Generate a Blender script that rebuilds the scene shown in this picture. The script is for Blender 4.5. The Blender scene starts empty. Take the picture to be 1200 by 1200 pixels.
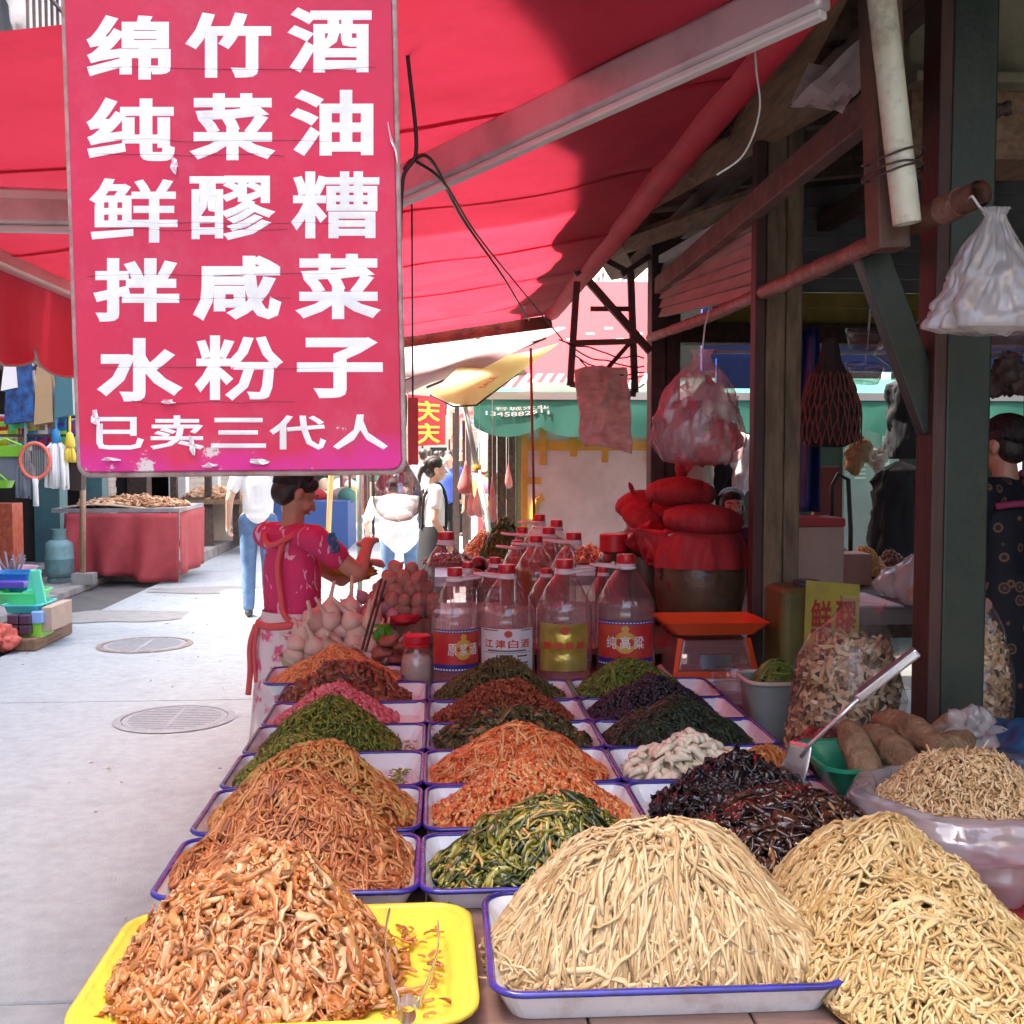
import bpy, math, random
import numpy as np
from mathutils import Vector, Matrix, Quaternion

R = math.radians
rng = np.random.default_rng(7)
random.seed(7)
sc = bpy.context.scene
col = sc.collection

# ------------------------------------------------------------------ camera, sky, sun, exposure
FPX = 1287.0
YAW, PITCH = R(3.78), R(3.11)
cam_d = bpy.data.cameras.new('camera')
cam = bpy.data.objects.new('camera', cam_d)
col.objects.link(cam)
cam_d.sensor_fit = 'HORIZONTAL'
cam_d.sensor_width = 36.0
cam_d.lens = 36.0 * FPX / 1200.0
cam_d.clip_start = 0.05
cam_d.clip_end = 600.0
cam.location = (0, 0, 1.6)
cam.rotation_euler = (R(90) - PITCH, 0, -YAW)
sc.camera = cam

SUN_EL, SUN_AZ = R(60), R(-88)          # azimuth clockwise from +Y: the sun stands over the left-hand houses
world = bpy.data.worlds.new('World')
sc.world = world
world.use_nodes = True
wn = world.node_tree
sky = wn.nodes.new('ShaderNodeTexSky')
sky.sky_type = 'NISHITA'
sky.sun_disc = False
sky.sun_elevation = SUN_EL
sky.sun_rotation = SUN_AZ
sky.air_density = 0.7
sky.dust_density = 6.0
sky.ozone_density = 0.3
wn.links.new(sky.outputs[0], wn.nodes['Background'].inputs[0])
wn.nodes['Background'].inputs[1].default_value = 0.15
sun_d = bpy.data.lights.new('sun', 'SUN')
sun_d.energy = 2.9
sun_d.angle = R(0.53)
sun_d.color = (1.0, 0.95, 0.87)
sun = bpy.data.objects.new('sun', sun_d)
col.objects.link(sun)
sd = Vector((math.sin(SUN_AZ) * math.cos(SUN_EL), math.cos(SUN_AZ) * math.cos(SUN_EL), math.sin(SUN_EL)))
sun.rotation_euler = sd.to_track_quat('Z', 'Y').to_euler()
sun.location = (-6, 4, 14)
sc.view_settings.view_transform = 'Standard'
sc.view_settings.look = 'None'
sc.view_settings.gamma = 1.0
sc.view_settings.exposure = 3.05
sc.render.engine = 'CYCLES'
sc.cycles.use_denoising = True
sc.cycles.max_bounces = 10
sc.cycles.transparent_max_bounces = 24
sc.cycles.transmission_bounces = 8
sc.cycles.caustics_reflective = False
sc.cycles.caustics_refractive = False
sc.cycles.sample_clamp_indirect = 6.0

# ------------------------------------------------------------------ helpers
CW = Matrix.Rotation(-YAW, 3, 'Z') @ Matrix.Rotation(R(90) - PITCH, 3, 'X')


def at(px, py, Y):
    """The point at depth Y (metres down the street) that the photograph shows at px, py."""
    d = CW @ Vector(((px - 600) / FPX, (600 - py) / FPX, -1))
    t = Y / d.y
    return Vector((d.x * t, Y, 1.6 + d.z * t))


def tag(o, label=None, cat=None, group=None, kind=None):
    if label:
        o['label'] = label
    if cat:
        o['category'] = cat
    if group:
        o['group'] = group
    if kind:
        o['kind'] = kind
    return o


def empty(name, loc=(0, 0, 0), rz=0.0):
    o = bpy.data.objects.new(name, None)
    o.empty_display_size = 0.1
    col.objects.link(o)
    o.location = loc
    o.rotation_euler = (0, 0, rz)
    return o


def thing(name, label, cat, loc=(0, 0, 0), rz=0.0, group=None):
    return tag(empty(name, loc, rz), label, cat, group)


def copy_tree(o, parent=None):
    c = o.copy()
    col.objects.link(c)
    c.parent = parent
    for ch in list(o.children):
        copy_tree(ch, c)
    return c


def link(name, me, mat=None, parent=None):
    o = bpy.data.objects.new(name, me)
    col.objects.link(o)
    if parent is not None:
        o.parent = parent
    if mat is not None and len(me.materials) == 0:
        me.materials.append(mat)
    return o


def mesh_np(name, V, Q, smooth=False, rnd=None):
    """Mesh from numpy verts (n,3) and faces (m,k) of one size; optional per-vertex float 'rnd'."""
    V = np.asarray(V, dtype=np.float32)
    Q = np.asarray(Q, dtype=np.int32)
    k = Q.shape[1]
    me = bpy.data.meshes.new(name)
    me.vertices.add(len(V))
    me.vertices.foreach_set('co', V.ravel())
    me.loops.add(Q.size)
    me.loops.foreach_set('vertex_index', Q.ravel())
    me.polygons.add(len(Q))
    me.polygons.foreach_set('loop_start', np.arange(0, Q.size, k, dtype=np.int32))
    me.polygons.foreach_set('loop_total', np.full(len(Q), k, dtype=np.int32))
    if smooth:
        me.polygons.foreach_set('use_smooth', np.ones(len(Q), dtype=bool))
    if rnd is not None:
        a = me.attributes.new('rnd', 'FLOAT', 'POINT')
        a.data.foreach_set('value', np.asarray(rnd, dtype=np.float32))
    me.update(calc_edges=True)
    me.validate()
    return me


class MB:
    """Collects shapes into one mesh."""

    def __init__(self):
        self.v, self.f = [], []

    def add(self, vs, fs):
        n = len(self.v)
        self.v += [tuple(p) for p in vs]
        self.f += [tuple(i + n for i in f) for f in fs]
        return self

    def box(self, c, s, rot=None):
        x, y, z = (q / 2 for q in s)
        vs = [Vector(p) for p in ((-x, -y, -z), (x, -y, -z), (x, y, -z), (-x, y, -z), (-x, -y, z), (x, -y, z), (x, y, z), (-x, y, z))]
        if rot is not None:
            m = rot if isinstance(rot, Matrix) else Matrix.Rotation(rot, 3, 'Z')
            vs = [m @ p for p in vs]
        c = Vector(c)
        return self.add([p + c for p in vs], [(0, 3, 2, 1), (4, 5, 6, 7), (0, 1, 5, 4), (1, 2, 6, 5), (2, 3, 7, 6), (3, 0, 4, 7)])

    def box2(self, a, b):
        a, b = Vector(a), Vector(b)
        return self.box((a + b) / 2, [abs(q) for q in (b - a)])

    def bar(self, a, b, w, h=None, up=(0, 0, 1)):
        """A rectangular bar from a to b."""
        a, b = Vector(a), Vector(b)
        h = h or w
        d = (b - a)
        L = d.length
        d.normalize()
        u = Vector(up)
        if abs(d.dot(u)) > 0.98:
            u = Vector((0, 1, 0))
        s = d.cross(u).normalized()
        u = s.cross(d)
        m = Matrix((s, d, u)).transposed()
        return self.box((a + b) / 2, (w, L, h), m)

    def tube(self, pts, r, n=10, cap=True, hollow=False):
        pts = [Vector(p) for p in pts]
        rs = list(r) if isinstance(r, (list, tuple)) else [r] * len(pts)
        vs, fs = [], []
        t = (pts[1] - pts[0]).normalized()
        u = t.cross(Vector((0, 0, 1)))
        if u.length < 1e-3:
            u = t.cross(Vector((0, 1, 0)))
        u.normalize()
        for i, p in enumerate(pts):
            t2 = (pts[min(i + 1, len(pts) - 1)] - pts[max(i - 1, 0)])
            if t2.length > 1e-9:
                t2.normalize()
                u = (u - t2 * u.dot(t2))
                if u.length < 1e-6:
                    u = t2.orthogonal()
                u.normalize()
                t = t2
            w = t.cross(u)
            for k in range(n):
                a = 2 * math.pi * k / n
                vs.append(p + (u * math.cos(a) + w * math.sin(a)) * rs[i])
        m = len(pts)
        for i in range(m - 1):
            for k in range(n):
                k2 = (k + 1) % n
                fs.append((i * n + k, i * n + k2, (i + 1) * n + k2, (i + 1) * n + k))
        if cap:
            fs.append(tuple(reversed(range(n))))
            fs.append(tuple((m - 1) * n + k for k in range(n)))
        return self.add(vs, fs)

    def lathe(self, prof, n=24, c=(0, 0, 0), sx=1.0, sy=1.0, cap0=True, cap1=True, wob=None):
        c = Vector(c)
        vs, fs = [], []
        for j, (r, z) in enumerate(prof):
            for k in range(n):
                a = 2 * math.pi * k / n
                q = r * (wob(a, z) if wob else 1.0)
                vs.append(c + Vector((q * math.cos(a) * sx, q * math.sin(a) * sy, z)))
        m = len(prof)
        for i in range(m - 1):
            for k in range(n):
                k2 = (k + 1) % n
                fs.append((i * n + k, i * n + k2, (i + 1) * n + k2, (i + 1) * n + k))
        if cap0:
            fs.append(tuple(reversed(range(n))))
        if cap1:
            fs.append(tuple((m - 1) * n + k for k in range(n)))
        return self.add(vs, fs)

    def grid(self, fn, nu, nv):
        vs = [fn(i / nu, j / nv) for j in range(nv + 1) for i in range(nu + 1)]
        fs = [(j * (nu + 1) + i, j * (nu + 1) + i + 1, (j + 1) * (nu + 1) + i + 1, (j + 1) * (nu + 1) + i) for j in range(nv) for i in range(nu)]
        return self.add(vs, fs)

    def sheet(self, fn, nu, nv, th=0.002):
        """A thin cloth-like sheet with two sides."""
        top = [Vector(fn(i / nu, j / nv)) for j in range(nv + 1) for i in range(nu + 1)]
        nrm = [Vector((0, 0, 0)) for _ in top]
        q = [(j * (nu + 1) + i, j * (nu + 1) + i + 1, (j + 1) * (nu + 1) + i + 1, (j + 1) * (nu + 1) + i) for j in range(nv) for i in range(nu)]
        for a, b, c, d in q:
            nn = (top[c] - top[a]).cross(top[d] - top[b])
            for k in (a, b, c, d):
                nrm[k] += nn
        for k in range(len(nrm)):
            if nrm[k].length > 1e-12:
                nrm[k].normalize()
        N = len(top)
        bot = [p - n_ * th for p, n_ in zip(top, nrm)]
        rim = [j * (nu + 1) for j in range(nv + 1)]
        ring = list(range(nu + 1)) + [j * (nu + 1) + nu for j in range(1, nv + 1)] + [nv * (nu + 1) + i for i in range(nu - 1, -1, -1)] + [j * (nu + 1) for j in range(nv - 1, 0, -1)]
        side = [(ring[k], ring[k] + N, ring[(k + 1) % len(ring)] + N, ring[(k + 1) % len(ring)]) for k in range(len(ring))]
        return self.add(top + bot, q + [tuple(i + N for i in reversed(f)) for f in q] + side)

    def mesh(self, name, smooth=False):
        me = bpy.data.meshes.new(name)
        me.from_pydata(self.v, [], self.f)
        if smooth:
            me.polygons.foreach_set('use_smooth', [True] * len(me.polygons))
        me.update()
        return me

    def build(self, name, mat, parent=None, smooth=False, bevel=0.0, seg=2, sub=0):
        o = link(name, self.mesh(name, smooth), mat, parent)
        if bevel:
            b = o.modifiers.new('bevel', 'BEVEL')
            b.width = bevel
            b.segments = seg
            b.limit_method = 'ANGLE'
        if sub:
            s = o.modifiers.new('sub', 'SUBSURF')
            s.levels = s.render_levels = sub
        return o


def auto_smooth(o, ang=40):
    me = o.data
    me.polygons.foreach_set('use_smooth', [True] * len(me.polygons))
    me.set_sharp_from_angle(angle=R(ang))
    return o


def rect_ring(w, d, r, z, n=5):
    """Rounded-rectangle ring of points, anticlockwise."""
    out = []
    for cx_, cy_, a0 in ((w / 2 - r, d / 2 - r, 0), (-w / 2 + r, d / 2 - r, 90), (-w / 2 + r, -d / 2 + r, 180), (w / 2 - r, -d / 2 + r, 270)):
        for k in range(n + 1):
            a = R(a0 + 90 * k / n)
            out.append((cx_ + r * math.cos(a), cy_ + r * math.sin(a), z))
    return out


def loft(mb, rings, cap0=True, cap1=True):
    n = len(rings[0])
    vs = [p for r_ in rings for p in r_]
    fs = []
    for i in range(len(rings) - 1):
        for k in range(n):
            k2 = (k + 1) % n
            fs.append((i * n + k, i * n + k2, (i + 1) * n + k2, (i + 1) * n + k))
    if cap0:
        fs.append(tuple(reversed(range(n))))
    if cap1:
        fs.append(tuple((len(rings) - 1) * n + k for k in range(n)))
    mb.add(vs, fs)
    return mb


def baked(o):
    """Replace an object's mesh by its evaluated (modified) mesh."""
    dg = bpy.context.evaluated_depsgraph_get()
    me = bpy.data.meshes.new_from_object(o.evaluated_get(dg))
    old = o.data
    o.modifiers.clear()
    o.data = me
    bpy.data.meshes.remove(old)
    return o


# smooth value noise for shapes
_nt = rng.random((64, 64, 64))


def vnoise(x, y=0.0, z=0.0):
    x, y, z = np.broadcast_arrays(np.asarray(x, float), np.asarray(y, float), np.asarray(z, float))
    xi, yi, zi = np.floor(x).astype(int), np.floor(y).astype(int), np.floor(z).astype(int)
    fx, fy, fz = x - xi, y - yi, z - zi
    fx, fy, fz = fx * fx * (3 - 2 * fx), fy * fy * (3 - 2 * fy), fz * fz * (3 - 2 * fz)
    g = lambda a, b, c: _nt[(xi + a) & 63, (yi + b) & 63, (zi + c) & 63]
    x00 = g(0, 0, 0) * (1 - fx) + g(1, 0, 0) * fx
    x10 = g(0, 1, 0) * (1 - fx) + g(1, 1, 0) * fx
    x01 = g(0, 0, 1) * (1 - fx) + g(1, 0, 1) * fx
    x11 = g(0, 1, 1) * (1 - fx) + g(1, 1, 1) * fx
    return (x00 * (1 - fy) + x10 * fy) * (1 - fz) + (x01 * (1 - fy) + x11 * fy) * fz - 0.5


def nz(x, y=0.0, z=0.0):
    return float(vnoise(x, y, z))


# ------------------------------------------------------------------ materials
def mat(name, c, rough=0.6, metal=0.0, c2=None, scale=8.0, mixlo=0.4, mixhi=0.65, bump=0.0, bscale=60.0, spec=0.5, coat=0.0, trans=0.0,
        emit=None, emits=0.0, stretch=None, dirt=None, dscale=3.0, damt=0.5, alpha=1.0, sheen=0.0, rvar=0.0, tl=0.0):
    """Principled material: base colour c broken up with c2 by noise, optional dirt, bump and translucency."""
    m = bpy.data.materials.new(name)
    m.use_nodes = True
    nt = m.node_tree
    N, L = nt.nodes, nt.links
    b = N['Principled BSDF']
    out = N['Material Output']
    b.inputs['Roughness'].default_value = rough
    b.inputs['Metallic'].default_value = metal
    b.inputs['Specular IOR Level'].default_value = spec
    b.inputs['Coat Weight'].default_value = coat
    b.inputs['Coat Roughness'].default_value = 0.12
    b.inputs['Sheen Weight'].default_value = sheen
    b.inputs['Alpha'].default_value = alpha
    tc = N.new('ShaderNodeTexCoord')
    src = tc.outputs['Object']
    if stretch:
        mp = N.new('ShaderNodeMapping')
        mp.inputs['Scale'].default_value = stretch
        L.new(src, mp.inputs['Vector'])
        src = mp.outputs['Vector']
    colour = None
    if c2 is not None:
        n = N.new('ShaderNodeTexNoise')
        n.inputs['Scale'].default_value = scale
        n.inputs['Detail'].default_value = 6.0
        n.inputs['Roughness'].default_value = 0.62
        L.new(src, n.inputs['Vector'])
        rp = N.new('ShaderNodeValToRGB')
        rp.color_ramp.elements[0].position = mixlo
        rp.color_ramp.elements[1].position = mixhi
        rp.color_ramp.elements[0].color = (*c, 1)
        rp.color_ramp.elements[1].color = (*c2, 1)
        L.new(n.outputs['Fac'], rp.inputs['Fac'])
        colour = rp.outputs['Color']
    if dirt is not None:
        n = N.new('ShaderNodeTexNoise')
        n.inputs['Scale'].default_value = dscale
        n.inputs['Detail'].default_value = 9.0
        n.inputs['Roughness'].default_value = 0.7
        L.new(src, n.inputs['Vector'])
        rp = N.new('ShaderNodeValToRGB')
        rp.color_ramp.elements[0].position = 0.5
        rp.color_ramp.elements[1].position = 0.72
        rp.color_ramp.elements[0].color = (0, 0, 0, 1)
        rp.color_ramp.elements[1].color = (damt, damt, damt, 1)
        L.new(n.outputs['Fac'], rp.inputs['Fac'])
        mx = N.new('ShaderNodeMix')
        mx.data_type = 'RGBA'
        L.new(rp.outputs['Color'], mx.inputs[0])
        if colour is not None:
            L.new(colour, mx.inputs[6])
        else:
            mx.inputs[6].default_value = (*c, 1)
        mx.inputs[7].default_value = (*dirt, 1)
        colour = mx.outputs[2]
    if colour is not None:
        L.new(colour, b.inputs['Base Color'])
    else:
        b.inputs['Base Color'].default_value = (*c, 1)
    if rvar:
        n = N.new('ShaderNodeTexNoise')
        n.inputs['Scale'].default_value = scale * 1.7
        n.inputs['Detail'].default_value = 5
        L.new(src, n.inputs['Vector'])
        mr = N.new('ShaderNodeMapRange')
        mr.inputs['To Min'].default_value = max(0.03, rough - rvar)
        mr.inputs['To Max'].default_value = min(1.0, rough + rvar)
        L.new(n.outputs['Fac'], mr.inputs['Value'])
        L.new(mr.outputs['Result'], b.inputs['Roughness'])
    if bump:
        n = N.new('ShaderNodeTexNoise')
        n.inputs['Scale'].default_value = bscale
        n.inputs['Detail'].default_value = 5
        L.new(src, n.inputs['Vector'])
        bm = N.new('ShaderNodeBump')
        bm.inputs['Strength'].default_value = min(1.0, bump)
        bm.inputs['Distance'].default_value = 0.01
        L.new(n.outputs['Fac'], bm.inputs['Height'])
        L.new(bm.outputs['Normal'], b.inputs['Normal'])
    if trans:
        b.inputs['Transmission Weight'].default_value = trans
    if emit is not None:
        b.inputs['Emission Color'].default_value = (*emit, 1)
        b.inputs['Emission Strength'].default_value = emits
    if tl:
        t = N.new('ShaderNodeBsdfTranslucent')
        if colour is not None:
            L.new(colour, t.inputs['Color'])
        else:
            t.inputs['Color'].default_value = (*c, 1)
        ms = N.new('ShaderNodeMixShader')
        ms.inputs[0].default_value = tl
        L.new(b.outputs[0], ms.inputs[1])
        L.new(t.outputs[0], ms.inputs[2])
        L.new(ms.outputs[0], out.inputs['Surface'])
    return m


def mat_rnd(name, cols, rough=0.5, spec=0.5, coat=0.0, scale=55.0, sss=0.0, tl=0.0, var=0.35):
    """Food material: colour picked piece by piece from the 'rnd' attribute, broken up along the piece."""
    m = bpy.data.materials.new(name)
    m.use_nodes = True
    nt = m.node_tree
    N, L = nt.nodes, nt.links
    b = N['Principled BSDF']
    b.inputs['Roughness'].default_value = rough
    b.inputs['Specular IOR Level'].default_value = spec
    b.inputs['Coat Weight'].default_value = coat
    b.inputs['Coat Roughness'].default_value = 0.15
    at_ = N.new('ShaderNodeAttribute')
    at_.attribute_name = 'rnd'
    tc = N.new('ShaderNodeTexCoord')
    n = N.new('ShaderNodeTexNoise')
    n.inputs['Scale'].default_value = scale
    n.inputs['Detail'].default_value = 4
    L.new(tc.outputs['Object'], n.inputs['Vector'])
    ma = N.new('ShaderNodeMath')
    ma.operation = 'MULTIPLY_ADD'
    ma.inputs[1].default_value = var
    L.new(n.outputs['Fac'], ma.inputs[0])
    sb = N.new('ShaderNodeMath')
    sb.operation = 'SUBTRACT'
    sb.inputs[1].default_value = var * 0.5
    L.new(at_.outputs['Fac'], sb.inputs[0])
    L.new(sb.outputs[0], ma.inputs[2])
    rp = N.new('ShaderNodeValToRGB')
    el = rp.color_ramp.elements
    k = len(cols)
    el[0].position, el[0].color = 0.0, (*cols[0], 1)
    el[1].position, el[1].color = 1.0, (*cols[-1], 1)
    for i in range(1, k - 1):
        e = el.new(i / (k - 1))
        e.color = (*cols[i], 1)
    L.new(ma.outputs[0], rp.inputs['Fac'])
    L.new(rp.outputs['Color'], b.inputs['Base Color'])
    if sss:
        b.inputs['Subsurface Weight'].default_value = sss
        b.inputs['Subsurface Radius'].default_value = (0.006, 0.003, 0.002)
        b.inputs['Subsurface Scale'].default_value = 1.0
    if tl:
        t = N.new('ShaderNodeBsdfTranslucent')
        L.new(rp.outputs['Color'], t.inputs['Color'])
        ms = N.new('ShaderNodeMixShader')
        ms.inputs[0].default_value = tl
        L.new(b.outputs[0], ms.inputs[1])
        L.new(t.outputs[0], ms.inputs[2])
        L.new(ms.outputs[0], N['Material Output'].inputs['Surface'])
    return m


def mat_film(name, tint, opac=0.25, rough=0.15, diff=(0.9, 0.9, 0.9), g0=0.05, g1=0.65, gp=3.5):
    """Thin clear plastic film or bottle wall: see-through, with a milky part and a gloss."""
    m = bpy.data.materials.new(name)
    m.use_nodes = True
    nt = m.node_tree
    N, L = nt.nodes, nt.links
    N.remove(N['Principled BSDF'])
    out = N['Material Output']
    tr = N.new('ShaderNodeBsdfTransparent')
    tr.inputs[0].default_value = (*tint, 1)
    df = N.new('ShaderNodeBsdfDiffuse')
    df.inputs[0].default_value = (*diff, 1)
    tl = N.new('ShaderNodeBsdfTranslucent')
    tl.inputs[0].default_value = (*diff, 1)
    m0 = N.new('ShaderNodeMixShader')
    m0.inputs[0].default_value = 0.45
    L.new(df.outputs[0], m0.inputs[1])
    L.new(tl.outputs[0], m0.inputs[2])
    m1 = N.new('ShaderNodeMixShader')
    m1.inputs[0].default_value = opac
    L.new(tr.outputs[0], m1.inputs[1])
    L.new(m0.outputs[0], m1.inputs[2])
    gl = N.new('ShaderNodeBsdfGlossy')
    gl.inputs['Roughness'].default_value = rough
    lw = N.new('ShaderNodeLayerWeight')
    lw.inputs['Blend'].default_value = 0.5
    pw = N.new('ShaderNodeMath')
    pw.operation = 'POWER'
    pw.inputs[1].default_value = gp
    L.new(lw.outputs['Facing'], pw.inputs[0])
    mr = N.new('ShaderNodeMapRange')
    mr.inputs['To Min'].default_value = g0
    mr.inputs['To Max'].default_value = g1
    L.new(pw.outputs[0], mr.inputs['Value'])
    m2 = N.new('ShaderNodeMixShader')
    L.new(mr.outputs[0], m2.inputs[0])
    L.new(m1.outputs[0], m2.inputs[1])
    L.new(gl.outputs[0], m2.inputs[2])
    L.new(m2.outputs[0], out.inputs['Surface'])
    return m


def mat_cloth_tl(name, c, tl=0.45, rough=0.8, c2=None, scale=3.0, bump=0.0):
    return mat(name, c, rough, c2=c2, scale=scale, tl=tl, spec=0.2, bump=bump, bscale=400)


# ------------------------------------------------------------------ lettering
_glyph = {}


def glyph(s, fat=0.0):
    """Mesh of a piece of writing scaled to a unit box: (n,3) points (third = relief 0..1) and faces."""
    k = (s, fat)
    if k in _glyph:
        return _glyph[k]
    cu = bpy.data.curves.new('writing', 'FONT')
    cu.body = s
    cu.size = 1.0
    cu.bevel_depth = fat
    cu.bevel_resolution = 0
    cu.resolution_u = 2
    cu.fill_mode = 'FRONT'
    o = bpy.data.objects.new('writing', cu)
    col.objects.link(o)
    dg = bpy.context.evaluated_depsgraph_get()
    me = o.evaluated_get(dg).to_mesh()
    v = np.array([tuple(p.co) for p in me.vertices], dtype=float)
    f = [tuple(p.vertices) for p in me.polygons]
    o.evaluated_get(dg).to_mesh_clear()
    bpy.data.objects.remove(o)
    bpy.data.curves.remove(cu)
    lo, hi = v.min(0), v.max(0)
    u = (v - lo) / np.maximum(1e-6, hi - lo)
    if fat == 0:
        u[:, 2] = 1.0
    _glyph[k] = (u, f, (hi[0] - lo[0]) / max(1e-6, hi[1] - lo[1]))
    return _glyph[k]


def write(mb, s, fn, box, fat=0.0):
    """Puts writing s into mb: box = (u0, v0, u1, v1), fn maps (u, v, relief) to a point."""
    u, f, _ = glyph(s, fat)
    u0, v0, u1, v1 = box
    mb.add([fn(u0 + (u1 - u0) * a, v0 + (v1 - v0) * b, h) for a, b, h in u], f)
    return mb
# ------------------------------------------------------------------ shared materials
M = {}
M['concrete'] = mat('concrete', (0.325, 0.365, 0.375), 0.85, c2=(0.275, 0.308, 0.317), scale=14, mixlo=0.38, mixhi=0.68, bump=0.5, bscale=110, dirt=(0.19, 0.2, 0.2), dscale=3.4, damt=0.4)
M['road_base'] = mat('road_base', (0.10, 0.10, 0.098), 0.95, c2=(0.07, 0.07, 0.068), scale=3)
M['kerb'] = mat('kerb_stone', (0.30, 0.295, 0.28), 0.9, c2=(0.2, 0.195, 0.185), scale=5, bump=0.5, bscale=40, dirt=(0.1, 0.095, 0.09), dscale=2.5)
M['plaster'] = mat('plaster', (0.72, 0.70, 0.66), 0.9, c2=(0.62, 0.6, 0.57), scale=1.4, bump=0.3, bscale=30, dirt=(0.28, 0.26, 0.23), dscale=0.7)
M['plaster_warm'] = mat('plaster_warm', (0.66, 0.57, 0.46), 0.9, c2=(0.56, 0.48, 0.39), scale=1.4, bump=0.3, bscale=30, dirt=(0.25, 0.21, 0.17), dscale=0.7)
M['dark_wood'] = mat('dark_wood', (0.07, 0.04, 0.025), 0.75, c2=(0.035, 0.02, 0.013), scale=6, stretch=(6, 1, 6), bump=0.4, bscale=30, dirt=(0.16, 0.12, 0.09), dscale=4)
M['old_wood'] = mat('old_wood', (0.26, 0.155, 0.085), 0.75, c2=(0.15, 0.085, 0.048), scale=5, stretch=(8, 1, 8), bump=0.4, bscale=25, dirt=(0.07, 0.05, 0.04), dscale=4)
M['post_wood'] = mat('post_paint', (0.21, 0.15, 0.085), 0.7, c2=(0.10, 0.066, 0.038), scale=7, stretch=(3, 3, 0.6), bump=0.4, bscale=30, dirt=(0.07, 0.045, 0.03), dscale=5)
M['rust'] = mat('rust', (0.20, 0.075, 0.045), 0.75, c2=(0.09, 0.045, 0.032), scale=9, bump=0.5, bscale=70, dirt=(0.33, 0.2, 0.14), dscale=8, damt=0.6)
M['dark_iron'] = mat('dark_iron', (0.05, 0.032, 0.028), 0.6, c2=(0.09, 0.045, 0.03), scale=12, bump=0.3, bscale=80)
M['green_paint'] = mat('green_paint', (0.009, 0.023, 0.013), 0.5, c2=(0.007, 0.016, 0.009), scale=6, bump=0.2, bscale=50, dirt=(0.05, 0.032, 0.01), dscale=3.2, damt=0.6)
M['red_flange'] = mat('red_flange', (0.06, 0.02, 0.013), 0.6, c2=(0.035, 0.013, 0.009), scale=8, stretch=(2, 2, 0.5), bump=0.25)
M['aluminium'] = mat('aluminium', (0.62, 0.58, 0.58), 0.38, 0.55, c2=(0.5, 0.46, 0.46), scale=5, stretch=(1, 1, 1), dirt=(0.3, 0.26, 0.25), dscale=5, damt=0.4)
M['pale_bar'] = mat('pale_bar', (0.70, 0.66, 0.63), 0.4, 0.15, c2=(0.6, 0.55, 0.52), scale=4)
M['canvas'] = mat('awning_canvas', (0.60, 0.04, 0.075), 0.75, c2=(0.54, 0.032, 0.06), scale=2.5, tl=0.28, spec=0.25, bump=0.12, bscale=500, dirt=(0.40, 0.02, 0.04), dscale=3.5, damt=0.6)
M['canvas_lap'] = mat('awning_seam', (0.56, 0.035, 0.065), 0.8, tl=0.5, spec=0.2)
M['piping'] = mat('piping', (0.55, 0.42, 0.36), 0.8)
M['shade_cloth'] = mat('shade_cloth_dark', (0.06, 0.05, 0.06), 0.8, c2=(0.09, 0.07, 0.07), scale=3)
M['roof_sheet'] = mat('roof_sheet', (0.05, 0.038, 0.03), 0.8, c2=(0.08, 0.05, 0.033), scale=2.5, dirt=(0.05, 0.035, 0.03), dscale=2)
M['slat_metal'] = mat('slat_metal', (0.52, 0.42, 0.36), 0.5, 0.1, c2=(0.42, 0.32, 0.27), scale=5, stretch=(1, 0.4, 3), dirt=(0.16, 0.08, 0.05), dscale=3, damt=0.6)
M['grey_slat'] = mat('grey_slat', (0.20, 0.205, 0.2), 0.5, 0.3, c2=(0.14, 0.145, 0.14), scale=4, dirt=(0.08, 0.06, 0.045), dscale=3)
M['yellow_paint'] = mat('yellow_paint', (0.34, 0.27, 0.05), 0.6, c2=(0.25, 0.19, 0.04), scale=6, dirt=(0.1, 0.06, 0.03), dscale=4)
M['wire'] = mat('black_wire', (0.018, 0.014, 0.014), 0.5)
M['white_pipe'] = mat('white_pipe', (0.70, 0.70, 0.55), 0.45, c2=(0.6, 0.58, 0.42), scale=10, dirt=(0.16, 0.12, 0.07), dscale=11, damt=0.85)
M['pale_wire'] = mat('pale_wire', (0.6, 0.57, 0.53), 0.5)
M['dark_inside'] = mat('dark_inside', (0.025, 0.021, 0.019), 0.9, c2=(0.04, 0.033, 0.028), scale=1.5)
M['teal_paint'] = mat('teal_paint', (0.06, 0.16, 0.17), 0.5, c2=(0.05, 0.12, 0.13), scale=6, dirt=(0.12, 0.1, 0.08), dscale=4)
M['shutter'] = mat('shutter', (0.42, 0.38, 0.35), 0.5, 0.2, c2=(0.34, 0.3, 0.28), scale=5, dirt=(0.2, 0.16, 0.13), dscale=3)
M['glass_dark'] = mat('window_glass', (0.03, 0.035, 0.04), 0.08, spec=0.8)
M['white_paint'] = mat('white_paint', (0.78, 0.77, 0.74), 0.5, c2=(0.7, 0.68, 0.64), scale=5, dirt=(0.4, 0.36, 0.32), dscale=3, damt=0.4)

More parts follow.
